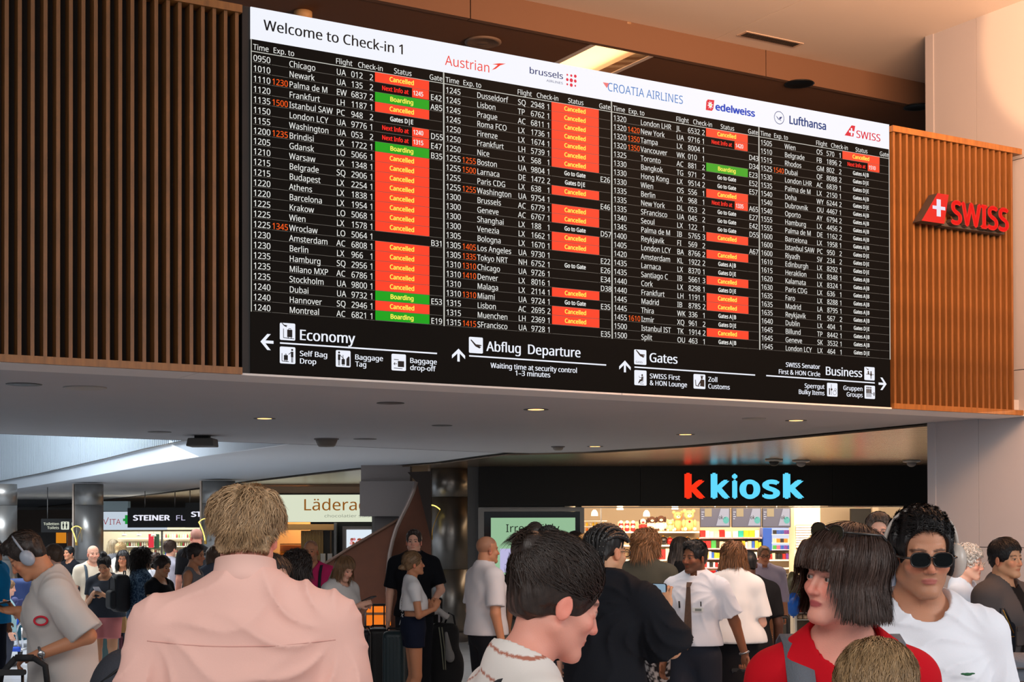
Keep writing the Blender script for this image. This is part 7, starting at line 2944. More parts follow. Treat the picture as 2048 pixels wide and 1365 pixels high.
def staff_extra(HF):
    z = HF['sh_z']
    mb = MB()
    m = mat('tie_brown', (84, 64, 52), rough=.8, noise=.35, nscale=60)
    y = .165
    mb.prism([(-.020, y - .035, z + .030), (.020, y - .035, z + .030), (.014, y - .01, z - .005), (-.014, y - .01, z - .005)], (0, .012, 0), m)
    mb.prism([(-.014, y - .012, z - .005), (.014, y - .012, z - .005), (.036, y + .012, z - .42), (0, y + .012, z - .47), (-.036, y + .012, z - .42)], (0, .010, 0), m)
    mb.build('tie', HF['root'])
    MB().box((-.115, .158, z - .185), (-.035, .168, z - .155), mat('badge_white', (226, 226, 222))).box((-.105, .168, z - .18), (-.055, .1695, z - .162), mat('badge_grey', (130, 136, 130))).build('name_badge', HF['root'])
    MB().tube([(-.10, .165, z - .145), (-.10, .168, z - .11)], .005, M_dark, 6).build('pen', HF['root'])
    MB().tube([(.07, .16, z - .16), (.07, .168, z - .11)], .007, M_dark, 6).build('pen', HF['root'])
    wear_watch(HF, 'l')


_, HF = person('man in a white short-sleeved uniform shirt and brown tie, pulling a trolley', 1392, 1086, 11.2, 152, skin='brown', hair='quiff', haircol=(22, 19, 18), head=(-22, -2, 0), beard=.45,
               top=dict(col=(226, 228, 236), h=.008, inf=.024, sleeve=.75, sleeve_r=.036, fold=.003, fan=.010, collar=1, collar_h=.035, collar_col=(228, 230, 238), hem=1.0, skirt=-.004, neck=.066), bottom=dict(col=(40, 44, 54), belt=1, top=1.05, wide=.03), h=.014, hh=.0045, hands=.006, build=1.02, locks=2500,
               arms=('down', ((-.075, -.10, -.255), (-.14, -.13, -.49), (-.1, .1, -1), 1.15, (.3, 1, 0))), extra=staff_extra, stride=.16)


def red_extra(HF):
    pack_straps(HF, (92, 96, 104), wd=.062, x=.105, inf=.024)
    z = HF['sh_z']
    glasses(HF, (40, 34, 30), lens=mat('lens_brown', (70, 64, 50), rough=.1), up=.118, back=.038, rx=.026, rz=.020, r=.0013, name='sunglasses')


_, HF = person('woman with a dark brown bob in a red v-neck top and grey backpack, near', 1680, 1067, 3.4, 178, sex='f', skin='pink', hair='bob', haircol=(64, 44, 36), head=(-56, 2, -6), lean=.05,
               top=dict(col=(190, 16, 30), h=.007, inf=.012, sleeve=.9, sleeve_r=.016, neck=.072, vee=.12, neckdrop=.01, fold=.0045, hem=.86), bottom=dict(col=(50, 52, 60)), h=.012, hh=.0030, locks=14000, lipc=(176, 84, 84), brow=(70, 48, 40), extra=red_extra, hs=.93)
backpack(HF, (92, 96, 104), 'grey backpack worn by the woman in red', .30, .46, .16)


def sun_extra(HF):
    glasses(HF, (34, 24, 20), lens=M_sun, r=.0013, rx=.0275, rz=.0200, up=-.002, name='sunglasses', p_=2.7)
    headphones(HF, (178, 166, 156), (0.030, 0.040, 0.050), (120, 108, 100))
    z = HF['sh_z']
    mb = MB()
    mg = mat('logo_green', (40, 96, 60), rough=.8)
    c = Vector((-.085, .158, z - .115))
    mb.ball(tuple(c), (.013, .003, .0045), mg, 10, 6)
    mb.ball(tuple(c + Vector((-.013, 0, .002))), (.008, .003, .0025), mg, 8, 5)
    mb.ball(tuple(c + Vector((.012, 0, .001))), (.007, .003, .003), mg, 8, 5)
    mb.build('chest_logo', HF['root'])


_, HF = person('man in dark sunglasses, beige headphones and a white tee, facing the camera', 1838, 1028, 4.25, 181, skin=(188, 132, 102), hair='spiky', haircol=(24, 20, 20), head=(-1, -5, 0), beard=.16, brow=(34, 26, 22),
               top=dict(col=(222, 222, 228), h=.007, hz=.006, inf=.016, sleeve=.62, sleeve_r=.018, fold=.002, fan=.012, neck=.078, neckdrop=.012), bottom=dict(col=(50, 52, 60)), h=.012, hh=.0030, locks=9000, extra=sun_extra, build=1.04, shoulders=1.0, hs=1.03, lipc=(168, 96, 86))

_, HF = person('boy with tousled light brown hair at the bottom right, only his hair in view', 1762, 1291, 2.85, 150, skin='light', hair='short', haircol=(150, 122, 88), head=(0, -14, 0), top=dict(col=(90, 110, 140), h=.010), bottom=dict(col=(60, 60, 70)), h=.013, hh=.0045, locks=12000, curl=.3, hs=.88, build=.86)

# ------------------------------------------------------------------ middle distance, right
_, HF = person('man in thin round glasses with grey-brown hair behind the woman in red', 1757, 1031, 9.6, 176, skin='light', hair='quiff', haircol=(98, 86, 78), head=(-8, 0, 0),
               top=dict(col=(128, 140, 160), h=.012, sleeve=2, hem=.85, inf=.022, front=(.085, (128, 140, 160))), bottom=dict(col=(50, 50, 58)), h=.016, hh=.0048, locks=4000, brow=(90, 74, 66), extra=lambda HF: glasses(HF, (120, 100, 84), r=.0011, rx=.022, rz=.019))
pack_straps(HF, (34, 44, 52), wd=.06, x=.11, inf=.03)
_, HF = person('woman with sunlit silver curls and a pale blue jacket by the pier', 1930, 1095, 10.3, -122, sex='f', skin='light', hair='curlyshort', haircol=(206, 198, 192), head=(0, -6, 0), top=dict(col=(196, 210, 226), h=.011, sleeve=2, inf=.024, vee=.08, front=(.05, (230, 236, 244))), bottom=dict(col=(60, 62, 70)), h=.016, hh=.0048, locks=7000, curl=1.0,
               extra=lambda HF: (glasses(HF, (190, 170, 150), r=.001), MB().ball(tuple(HF['hp'](0, -.135, -.055)), (.045, .05, .05), mat('dark_curls', (40, 32, 32), rough=.6, bump=1, bscale=80), 14, 10).build('hair_bun', HF['root'])))
_, HF = person('man with short black hair in a dark utility vest at the right edge', 2008, 1082, 9.1, -138, skin='olive', hair='short', haircol=(26, 24, 26), head=(-6, 0, 0), beard=0, top=dict(col=(78, 74, 74), h=.011, sleeve=.75, inf=.026, front=(.055, (20, 20, 22)), fold=.006), bottom=dict(col=(40, 40, 46)), h=.015, hh=.0048, locks=4000, build=1.12)
z = HF['sh_z']
for sg in (-1, 1):
    MB().rbox((sg * .10 - .045, .145, z - .30), (sg * .10 + .045, .165, z - .19), .01, mat('vest_pocket', (64, 60, 60), rough=.9)).build('vest_pocket', HF['root'])
    MB().rbox((sg * .10 - .045, .163, z - .215), (sg * .10 + .045, .170, z - .185), .006, mat('vest_flap', (58, 54, 54), rough=.9)).build('pocket_flap', HF['root'])
strap(HF, [(-.10, .13, z + .0), (-.04, .165, z - .12), (.04, .172, z - .26), (.10, .165, z - .40)], .03, (26, 26, 30))
_, HF = person('woman at the right edge in a dark top, bare pink arm on a grey backpack', 2122, 1085, 8.2, 100, sex='f', skin=(236, 168, 156), hair='long', haircol=(110, 80, 60), top=dict(col=(50, 50, 60), sleeve=.25), bottom=dict(col=(60, 60, 70)), h=.015, hands=.007, build=1.1,
               arms=('down', ((-.10, .14, -.20), (-.10, .30, -.34), (0, 1, -.35), .4, (0, 0, -1))))

_, HF = person('woman with long wavy light brown hair in a white tee, back turned', 1467, 1089, 12.0, -6, sex='f', skin='light', hair='wavy', haircol=(112, 78, 50), top=dict(col=(222, 222, 222), h=.010, sleeve=.85, sleeve_r=.05, inf=.032, hem=.97, skirt=.05, fold=.007), bottom=dict(kind='skirt', col=(24, 24, 28), hem=.12), h=.015, hh=.007, locks=5000, curl=.6, arms=('front', 'down'), build=1.08, hands=.009)
_, HF = person('dark-skinned man in a black tee partly hidden behind the wavy-haired woman', 1496, 1104, 12.9, 4, skin='dark', hair='buzz', haircol=(20, 18, 18), top=dict(col=(22, 23, 26), sleeve=.8, inf=.03), bottom=dict(col=(40, 40, 46)), h=.018, build=1.08)
_, HF = person('man with curly brown hair and an olive tee, back turned, in tie-dye shorts', 1292, 1067, 12.5, -28, skin='light', hair='curly', haircol=(124, 88, 56), head=(-24, 0, 0), top=dict(col=(66, 66, 58), h=.011, sleeve=.95, sleeve_r=.05, inf=.032, hem=.86, skirt=.05, fold=.006), bottom=dict(kind='shorts', col=(30, 30, 34), tie=(170, 170, 172), wide=.045), h=.016, hh=.007, locks=5000, curl=1.0, build=1.1, hands=.009)
z = HF['sh_z']
strap(HF, [(-.09, .10, z + .0), (-.095, .0, z + .075), (-.09, -.08, z + .04), (-.06, -.15, z - .1), (-.0, -.165, z - .25)], .03, (20, 20, 22))
_, HF = person('woman with long straight dark hair in a black top behind the man with the tie', 1360, 1078, 14.0, -40, sex='f', skin='light', hair='long', haircol=(64, 54, 48), head=(30, -12, 0), top=dict(col=(26, 26, 28), h=.013), bottom=dict(col=(40, 42, 50)), h=.018, hh=.008, locks=1500)
_, HF = person('man in glasses, a lilac shirt and tan trousers beyond the queue', 1527, 1094, 19.0, 184, skin=(236, 160, 120), hair='thin', haircol=(150, 112, 84), head=(0, -6, 0), top=dict(col=(220, 200, 220), h=.013, sleeve=2, inf=.026, hem=1.0, collar=1, collar_h=.03, collar_col=(222, 204, 224), fold=.006), bottom=dict(col=(220, 160, 96), belt=1, top=1.04), h=.018, hh=.007, build=1.14, extra=lambda HF: glasses(HF, (70, 60, 60), r=.0018), hands=.01)
_, HF = person('man in a white polo shirt facing right beside the green screen', 972, 1075, 12.8, -66, skin='tan', hair='stubble', haircol=(70, 56, 50), head=(0, 0, 0), top=dict(col=(206, 200, 202), h=.011, sleeve=.8, sleeve_r=.034, inf=.026, hem=.95, collar=1, collar_h=.03, collar_col=(208, 202, 204)), bottom=dict(col=(26, 26, 30), top=1.0), h=.015, hh=.006, build=1.16, hands=.008)
person('tall man with grey hair in front of the green screen', 1070, 1048, 14.5, 10, skin='tan', hair='short', haircol=(70, 62, 58), top=dict(col=(60, 60, 66)), bottom=dict(col=(40, 42, 50)), h=.02, hh=.009)
person('person with black curly hair in front of the green screen', 1098, 1060, 12.8, -20, skin='brown', hair='curly', haircol=(18, 16, 16), top=dict(col=(40, 44, 60)), bottom=dict(col=(40, 42, 50)), h=.02, hh=.009)
person('woman with blond hair just left of the man in braids', 1176, 1073, 10.8, -20, sex='f', skin='light', hair='long', haircol=(190, 150, 90), top=dict(col=(70, 70, 76)), bottom=dict(col=(40, 42, 50)), h=.02, hh=.008, locks=900)
person('man with dark hair and glasses seen between the green screen and the braids', 1150, 1066, 15.5, -60, skin='brown', hair='short', haircol=(40, 26, 22), top=dict(col=(50, 40, 40)), bottom=dict(col=(40, 42, 50)), h=.02, hh=.009, extra=lambda HF: glasses(HF, (30, 26, 24), r=.002))

# ------------------------------------------------------------------ middle distance, centre
_, HF = person('man in a black polo with white piping standing behind the girl', 828, 1063, 15.6, 176, skin='light', hair='quiff', haircol=(44, 32, 28), head=(0, 2, 0), top=dict(col=(20, 21, 26), h=.012, sleeve=.8, sleeve_r=.034, inf=.024, collar=1, collar_h=.03, collar_col=(24, 25, 30), hem=.92), bottom=dict(col=(30, 32, 38)), h=.016, hh=.006, build=1.1, hands=.009,
               arms=('down', ((-.08, .04, -.27), (-.02, .22, -.38), (.3, 1, 0), .6, (0, 0, -1))))
_, HF = person('girl in a white crop top and navy shorts, facing right, hands together', 826, 1107, 14.6, -76, sex='f', skin='tan', hair='lowbun', haircol=(120, 92, 64), head=(0, 6, 0), arms=(((.05, .03, -.26), (-.02, .20, -.20), (-.2, .5, 1), .9, (-1, 0, 0)), ((-.05, .03, -.26), (.03, .20, -.20), (.2, .5, 1), .9, (1, 0, 0))),
               top=dict(col=(214, 212, 214), h=.010, sleeve=.5, sleeve_r=.012, inf=.010, hem=1.16, back_open=1), bottom=dict(kind='hot', col=(22, 28, 46), top=1.10, hem=.78, wide=.03), h=.014, hh=.0055, hands=.007, build=.92, locks=700)
mb = MB()
z = HF['sh_z']
for i in range(4):
    mb.tube([(-.05, -.105, z - .12 - i * .05), (.05, -.11, z - .15 - i * .05)], .004, mat('lace_white', (214, 212, 214)), 5)
    mb.tube([(.05, -.105, z - .12 - i * .05), (-.05, -.11, z - .15 - i * .05)], .004, mat('lace_white', (214, 212, 214)), 5)
mb.tube([(0, -.11, z - .30), (-.03, -.13, z - .38)], .004, mat('lace_white', (214, 212, 214)), 5)
mb.build('back_lacing', HF['root'])
_, HF = person('balding man in a magenta shirt with folded arms', 622, 1083, 15.9, 176, skin='tan', hair='stubble', haircol=(90, 80, 76), arms=('cross', 'cross'), top=dict(col=(196, 44, 100), h=.012, sleeve=.85, sleeve_r=.03, inf=.022, vee=.07), bottom=dict(col=(40, 42, 50)), h=.015, hh=.006, build=1.1, hands=.009, beard=.2)
pack_straps(HF, (24, 26, 36), wd=.03, x=.12, inf=.03)
z = HF['sh_z']
for sg in (-1, 1):
    MB().ball((.0 + sg * .022, .165, z - .11 - .03 * (sg > 0)), (.020, .006, .02), M_sun, 10, 8).build('hanging_sunglasses', HF['root'])
_, HF = person('woman in a loose white top reading a phone by the stair panel', 682, 1113, 14.7, -128, sex='f', skin='light', hair='long', haircol=(124, 94, 66), head=(0, -26, 0), arms=('phone', 'phone'), top=dict(col=(206, 202, 200), h=.012, sleeve=.85, inf=.03, hem=.90, skirt=.04, neckdrop=.02, neck=.085), bottom=dict(col=(30, 30, 34)), h=.015, hh=.006, locks=1200, hands=.009)
phone(HF, 'r', 'dark phone held by the woman in the loose white top', tilt=70)
_, HF = person('woman with short black curls and a white top, back turned, beside the man in pink', 592, 1110, 11.8, -18, sex='f', skin='light', hair='curly', haircol=(40, 32, 30), head=(-14, -4, 0), top=dict(col=(224, 222, 220), h=.012, sleeve=.6, neck=.10, neckdrop=.03), bottom=dict(col=(40, 42, 50)), h=.016, hh=.007, locks=4000, curl=1.0)
z = HF['sh_z']
strap(HF, [(.09, .10, z - .1), (.095, .0, z + .065), (.09, -.08, z + .03), (.088, -.125, z - .1), (.085, -.125, z - .3)], .022, (24, 24, 26))
_, HF = person('woman whose face shows past the ear of the man in pink', 538, 1116, 6.8, -128, sex='f', skin='light', hair='long', haircol=(50, 38, 32), top=dict(col=(120, 110, 110)), bottom=dict(col=(40, 42, 50)), h=.016, hh=.0038, locks=900)

# ------------------------------------------------------------------ the queue at the left
_, HF = person('woman in a grey tank top with a long dark ponytail', 388, 1091, 16.4, -100, sex='f', skin='tan', hair='pony', haircol=(44, 30, 26), head=(0, -6, 0), arms=('front', 'front'), top=dict(col=(112, 110, 114), h=.011, sleeve=0, inf=.010, hem=.92, neckdrop=.03, neck=.09), bottom=dict(col=(120, 124, 134)), h=.015, hh=.006, locks=700, hands=.009)
_, HF = person('tall man with cropped grey hair in a dark tee and backpack, back turned', 393, 1059, 19.5, 38, skin='pink', hair='stubble', haircol=(110, 100, 98), top=dict(col=(26, 27, 32), h=.013, sleeve=.8, inf=.026), bottom=dict(col=(40, 42, 50)), h=.017, hh=.008, build=1.1)
backpack(HF, (44, 48, 58), 'dark blue backpack of the tall man with cropped grey hair')
_, HF = person('person in a faded denim jacket half hidden by the man in pink', 428, 1094, 17.6, 20, sex='f', skin='light', hair='long', haircol=(80, 60, 46), top=dict(col=(84, 92, 108), h=.013, sleeve=2, inf=.03, hem=.78), bottom=dict(col=(50, 54, 66)), h=.017, hh=.008)
_, HF = person('woman in a black top and bright red shorts holding a phone', 320, 1114, 17.0, -112, sex='f', skin='olive', hair='lowbun', haircol=(50, 36, 30), head=(0, -14, 0), arms=('phone', 'phone'), top=dict(col=(22, 23, 28), h=.011, sleeve=.35, inf=.012, hem=1.06, neckdrop=.03, neck=.09), bottom=dict(kind='hot', col=(206, 20, 34), top=1.1, hem=.76, wide=.03), h=.015, hh=.006, hands=.009, locks=700, build=1.12)
phone(HF, 'r', 'pale phone held by the woman in red shorts', colr=(190, 190, 196), tilt=40)
_, HF = person('person with thick dark curls in a blue patterned shirt and beige shorts', 283, 1101, 17.6, -58, sex='f', skin='olive', hair='curlylong', haircol=(34, 26, 24), top=dict(col=(52, 76, 104), h=.012, sleeve=.95, sleeve_r=.05, inf=.03, hem=.90, speckle=(120, 150, 176)), bottom=dict(kind='shorts', col=(186, 170, 148), wide=.05, hem=.42), h=.016, hh=.007, locks=3000, curl=.9)
backpack(HF, (26, 30, 36), 'black backpack of the person in the blue patterned shirt', .30, .44, .18, dz=-.04)
_, HF = person('woman with long black hair and glasses in a cream top, facing the camera', 246, 1113, 21.5, 176, sex='f', skin='tan', hair='long', haircol=(24, 20, 22), head=(10, 0, 0), top=dict(col=(206, 196, 180), h=.014), bottom=dict(col=(40, 42, 50)), h=.016, hh=.007, locks=700, extra=lambda HF: glasses(HF, (60, 50, 46), r=.0014), height=1.56)
_, HF = person('woman with a black top knot, charcoal tee and dusty pink shorts', 211, 1117, 18.6, 178, sex='f', skin='olive', hair='highbun', haircol=(20, 18, 20), head=(0, -24, 0), arms=('phone', 'phone'), top=dict(col=(50, 56, 66), h=.012, sleeve=.6, inf=.028, hem=.90, skirt=.04, neckdrop=.03, neck=.09), bottom=dict(kind='shorts', col=(196, 120, 120), hem=.60, wide=.03), h=.015, hh=.006, hands=.01, height=1.55, build=1.1, locks=500)
phone(HF, 'l', 'pale phone held by the woman with the top knot', colr=(180, 180, 186), tilt=60)
_, HF = person('bald man in a beige tee with a blue backpack strap', 186, 1093, 20.8, -150, skin='light', hair='bald', haircol=(90, 64, 50), beard=.3, top=dict(col=(206, 196, 178), h=.013, sleeve=.7, inf=.024), bottom=dict(col=(60, 64, 76)), h=.016, hh=.0065, build=1.06)
pack_straps(HF, (52, 70, 84), wd=.036, x=.12, inf=.026)
z = HF['sh_z']
_, HF = person('woman with a blond ponytail, back turned, at the pharmacy', 241, 1088, 23.0, -10, sex='f', skin='light', hair='pony', haircol=(204, 176, 130), top=dict(col=(220, 214, 206)), bottom=dict(col=(60, 64, 76)), h=.02, hh=.009, locks=600)
_, HF = person('woman with loose ash blond hair at the pharmacy', 226, 1082, 25.0, 20, sex='f', skin='light', hair='long', haircol=(176, 156, 124), top=dict(col=(120, 120, 124)), bottom=dict(col=(60, 64, 76)), h=.02, hh=.009, locks=600)
_, HF = person('woman with brown hair tied back, black straps over a pale top, back turned', 340, 1084, 21.5, -30, sex='f', skin='light', hair='bun', haircol=(58, 42, 34), top=dict(col=(170, 170, 186), sleeve=0), bottom=dict(col=(60, 64, 76)), h=.018, hh=.009, locks=600)
_, HF = person('person with short wavy brown hair in a white top behind the red shorts', 311, 1109, 20.5, -20, sex='f', skin='olive', hair='curlyshort', haircol=(60, 42, 32), top=dict(col=(210, 214, 226)), bottom=dict(col=(60, 64, 76)), h=.02, hh=.009, locks=600)
_, HF = person('dark-clothed person with black hair in the passage by the column', 139, 1095, 27.0, 150, skin='tan', hair='short', haircol=(20, 18, 18), top=dict(col=(22, 22, 26), sleeve=2), bottom=dict(col=(30, 30, 34)), h=.022, hh=.011)
_, HF = person('small child with light brown hair beside the trolley at the left edge', 14, 1162, 20.6, -70, skin='light', hair='short', haircol=(120, 92, 66), head=(0, -10, 0), top=dict(col=(150, 190, 200), hem=.7), bottom=dict(col=(60, 64, 76), top=.95), h=.015, hh=.0065, hs=.86, build=.8)
_, HF = person('person in a bright blue quilted jacket cut by the left edge', -14, 1080, 16.2, -100, skin='tan', hair='short', haircol=(40, 30, 26), top=dict(col=(20, 130, 190), sleeve=2, inf=.04, fold=.01), bottom=dict(col=(30, 34, 46)), h=.018, hh=.009)
_, HF = person('person in a mint green tee reaching out behind the man in headphones', 108, 1092, 15.2, 74, skin='light', hair='short', haircol=(80, 60, 46), arms=('front', 'front'), top=dict(col=(120, 196, 186), sleeve=.8), bottom=dict(col=(60, 64, 76)), h=.016, hh=.009, hands=.01)
# ------------------------------------------------------------------ luggage and the trolley
M_wheel = mat('wheel_black', (18, 18, 19), rough=.5)


def suitcase(px, ytop, Y, w_, d_, h_, colr, label, rz=0.0, handle=0.0, hcol=(120, 124, 128), group=None, rough=.4, floor=True):
    p = P(px, ytop, Y)
    H = p.z if h_ is None else h_
    r = empty('suitcase', (p.x, p.y, 0 if floor else p.z - H), math.radians(rz))
    tag(r, label, 'suitcase', group)
    m = mat('case_%d_%d_%d' % tuple(colr), colr, rough=rough, bump=.15, bscale=150)
    z0 = 0.06
    F = Field((-w_ / 2 - .03, -d_ / 2 - .03, z0 - .03), (w_ / 2 + .03, d_ / 2 + .03, H + .03), 0.014)
    F.box((0, 0, (H + z0) / 2), (w_ / 2, d_ / 2, (H - z0) / 2), None, 0.05)
    tp, tq = F.mesh()
    np_mesh('shell', tp, tq, [m], None, r)
    for i in range(5):
        x = -w_ * .34 + i * w_ * .17
        MB().rbox((x - .008, -d_ / 2 - .006, z0 + .06), (x + .008, d_ / 2 + .006, H - .06), .006, m, axis='x').build('rib', r)
    MB().tube([(w_ / 2 + .001, 0, z0 + .04), (w_ / 2 + .001, 0, H - .04)], .005, M_wheel, 6).build('zip', r)
    for sx in (-1, 1):
        for sy in (-1, 1):
            MB().lathe([(.001, -.012), (.026, -.012), (.028, 0), (.026, .012), (.001, .012)], M_wheel, 14, Matrix.Translation((sx * w_ * .38, sy * d_ * .32, .028)) @ Matrix.Rotation(PI / 2, 4, 'Y')).box((sx * w_ * .38 - .012, sy * d_ * .32 - .012, .03), (sx * w_ * .38 + .012, sy * d_ * .32 + .012, .07), M_wheel).build('wheel', r)
    MB().tube([(-.08, 0, H - .005), (-.07, 0, H + .022), (.07, 0, H + .022), (.08, 0, H - .005)], .010, M_wheel, 8).build('grip', r)
    if handle:
        mh = mat('tele_%d_%d_%d' % tuple(hcol), hcol, rough=.3, metal=.6)
        for sx in (-1, 1):
            MB().tube([(sx * w_ * .25, d_ * .3, H - .02), (sx * w_ * .25, d_ * .3, H + handle)], .008, mh, 8).build('handle_rod', r)
        MB().rbox((-w_ * .25 - .015, d_ * .3 - .015, H + handle - .012), (w_ * .25 + .015, d_ * .3 + .015, H + handle + .016), .01, M_wheel).build('handle_grip', r)
    return r


suitcase(724, 1259, 15.9, .17, .26, None, (34, 36, 44), 'black suitcase with a tall silver handle at the left of the luggage by the stair', 12, .26, (150, 152, 156))
suitcase(757, 1256, 16.3, .24, .30, None, (24, 23, 26), 'black suitcase in the middle of the luggage by the stair', 4, .24, (24, 24, 26))
suitcase(790, 1262, 15.05, .22, .28, None, (20, 44, 50), 'dark teal suitcase behind the girl in navy shorts', -6, 0)
suitcase(216, 1264, 20.2, .25, .34, None, (46, 74, 76), 'dark green suitcase with a raised silver handle in front of the pink shorts', 6, .26, (170, 170, 172))
suitcase(243, 1270, 21.6, .20, .30, None, (70, 20, 34), 'wine red suitcase just behind the dark green one', -8, 0)
suitcase(971, 1284, 13.3, .20, .32, None, (90, 98, 104), 'silver grey suitcase held by the man in the white polo', 8, 0, rough=.25)
suitcase(1540, 1304, 16.2, .34, .26, None, (20, 20, 22), 'black suitcase carrying a brown leather backpack by the kiosk queue', 5, .02)
suitcase(1490, 1500, 11.75, .24, .36, .42, (24, 24, 28), 'low black trolley case pulled by the man with the tie', 10, .345, (150, 152, 156))

# free-standing black handle frame beside the brown pack
r = empty('luggage_cart', (P(1563, 1235, 15.4).x, 15.4, 0))
tag(r, 'black tubular cart handle beside the brown leather backpack', 'cart')
zt_ = P(1563, 1235, 15.4).z
k = 15.4 / 3000
MB().tube([(-13 * k, 0, .05), (-13 * k, 0, zt_ - .02), (-11 * k, 0, zt_), (11 * k, 0, zt_), (13 * k, 0, zt_ - .02), (13 * k, 0, .05)], .018, M_wheel, 8).build('frame', r)
MB().rbox((-.12, -.2, .04), (.12, .05, .07), .02, M_wheel).build('foot_plate', r)
for sx in (-1, 1):
    MB().lathe([(.001, -.012), (.045, -.012), (.045, .012), (.001, .012)], M_wheel, 16, Matrix.Translation((sx * .12, .02, .045)) @ Matrix.Rotation(PI / 2, 4, 'Y')).build('wheel', r)

# brown leather backpack
p = P(1536, 1218, 16.2)
zb = P(1540, 1304, 16.2).z + .03
r = empty('backpack', (p.x, 16.15, zb))
tag(r, 'worn brown leather backpack resting on a black suitcase', 'backpack')
ml = mat('leather_brown', (112, 66, 24), rough=.6, noise=.35, nscale=9, bump=.5, bscale=40)
F = Field((-.24, -.18, -.02), (.24, .18, p.z - zb + .05), .012)
hh = p.z - zb
F.box((0, 0, hh * .45), (.145, .10, hh * .45), None, .06)
F.ell((.015, 0, hh * .80), (.13, .09, hh * .18), k=.04)
F.disp(wob(.006, 14, 3, .4))
tp, tq = F.mesh()
np_mesh('body', tp, tq, [ml], None, r)
MB().rbox((-.11, -.125, .04), (.11, -.095, hh * .5), .03, ml).build('front_pocket', r)
mb = MB()
for j in range(2):
    for i in range(9):
        mb.ball((-.05 + i * .013 - j * .002, -.128, hh * .36 - j * .022), .0032, mat('stud_pale', (214, 190, 150), rough=.4), 6, 4)
tag(mb.build('stud_pattern', r), kind='stuff')
MB().tube([(-.03, .04, hh - .01), (-.02, .04, hh + .03), (.03, .04, hh + .03), (.04, .04, hh - .01)], .008, ml, 6).build('grab_handle', r)

# black sports bag cluster beside the girl
p = P(884, 1248, 15.9)
r = empty('travel_bag', (p.x + .02, 16.0, 0))
tag(r, 'tall black sports travel bag beside the steel column', 'bag')
mblk = mat('nylon_black', (22, 22, 25), rough=.8, bump=.3, bscale=120)
F = Field((-.24, -.2, -.01), (.24, .2, p.z + .06), .013)
F.box((0, 0, p.z * .5), (.15, .13, p.z * .5), None, .09)
F.ell((.04, 0, p.z * .45), (.17, .14, p.z * .3), k=.05)
F.disp(wob(.010, 10, 5, .3))
tp, tq = F.mesh()
np_mesh('body', tp, tq, [mblk], None, r)
MB().tube([(-.05, -.145, p.z * .96), (-.02, -.165, p.z * .7), (.0, -.17, p.z * .45)], .007, mat('piping_pale', (150, 150, 130), rough=.6), 6).build('piping', r)
MB().tube([(-.02, -.145, p.z * .96), (.01, -.165, p.z * .7), (.02, -.17, p.z * .45)], .007, mat('piping_pale', (150, 150, 130)), 6).build('piping', r)
MB().tube([(.0, -.02, p.z - .02), (.05, -.02, p.z + .11), (.10, -.02, p.z + .08), (.12, -.02, p.z - .04)], .010, mblk, 6).build('carry_handle', r)
q = P(868, 1197, 15.9)
r2 = empty('small_bag', (q.x, 16.0, p.z + .0))
tag(r2, 'small black bag with white side stripes on top of the sports bag', 'bag')
hb = q.z - p.z
MB().rbox((-.085, -.06, .0), (.085, .06, hb), .03, mblk).build('body', r2)
for sx in (-1, 1):
    MB().rbox((sx * .052 - .010, -.064, .01), (sx * .052 + .010, -.058, hb - .02), .005, mat('stripe_white', (196, 194, 200), rough=.7)).build('stripe', r2)
q = P(868, 1228, 15.5)
F = Field((-.16, -.08, -.12), (.18, .08, .10), .010)
F.ell((-.03, 0, .0), (.08, .03, .05), k=.03)
F.cap((0, 0, .02), (.12, 0, -.06), .035, .03, .03)
F.disp(wob(.010, 30, 2, .8))
tp, tq = F.mesh()
o = np_mesh('towel', tp, tq, [mat('towel_white', (190, 186, 184), rough=.95)])
o.location = (q.x, 15.72, q.z + .02)
tag(o, 'crumpled white towel lying over the black sports bags', 'towel')
q = P(893, 1300, 15.4)
F = Field((-.08, -.1, -.18), (.08, .1, .18), .010)
F.cap((-.02, 0, .14), (.02, 0, -.12), .018, .045, .02)
F.ell((.02, 0, -.10), (.045, .05, .06), k=.02)
tp, tq = F.mesh()
o = np_mesh('shoe_bag', tp, tq, [mat('sneaker_grey', (140, 138, 136), rough=.8)])
o.location = (q.x, 15.78, q.z)
tag(o, 'pale grey pouch strapped to the side of the tall black bag', 'bag')

# orange lit niche in the stair panel
r = root_at('lit_niche', 'glowing orange niche at the foot of the brown stair panel', 'light', 757, 1252, 22.7)
for y0, y1 in ((1213, 1226), (1231, 1252)):
    child(pbox(MB(), 733, y0, 781, y1, 22.93, 0.05, glow('niche_orange', (255, 128, 20), 0.85)), 'glow_panel', r)
child(pbox(MB(), 731, 1226, 783, 1231, 22.9, 0.08, mat('niche_shelf', (110, 70, 40))), 'shelf_board', r)

# black holdall in the left man's hand
p = P(66, 1304, 7.75)
r = empty('holdall', (p.x, 7.6, p.z))
tag(r, 'black holdall hanging from the hand of the man in headphones', 'bag')
MB().tube([(-.04, 0, -.02), (.05, 0, -.02)], .018, mblk, 8).build('grip', r)
MB().tube([(.05, 0, -.02), (.11, .0, -.06), (.13, 0, -.22)], .016, mblk, 8).build('handle_band', r)
MB().tube([(-.04, 0, -.02), (-.11, .0, -.10), (-.16, 0, -.22)], .016, mblk, 8).build('handle_band', r)
F = Field((-.34, -.2, -.75), (.34, .2, -.05), .014)
F.box((-.02, 0, -.40), (.24, .13, .24), None, .10)
F.disp(wob(.012, 9, 1, .3))
tp, tq = F.mesh()
np_mesh('body', tp, tq, [mblk], None, r)
MB().tube([(-.22, -.10, -.30), (0, -.135, -.22), (.18, -.11, -.34)], .006, mat('zip_brown', (90, 76, 56), rough=.5), 6).build('zip', r)
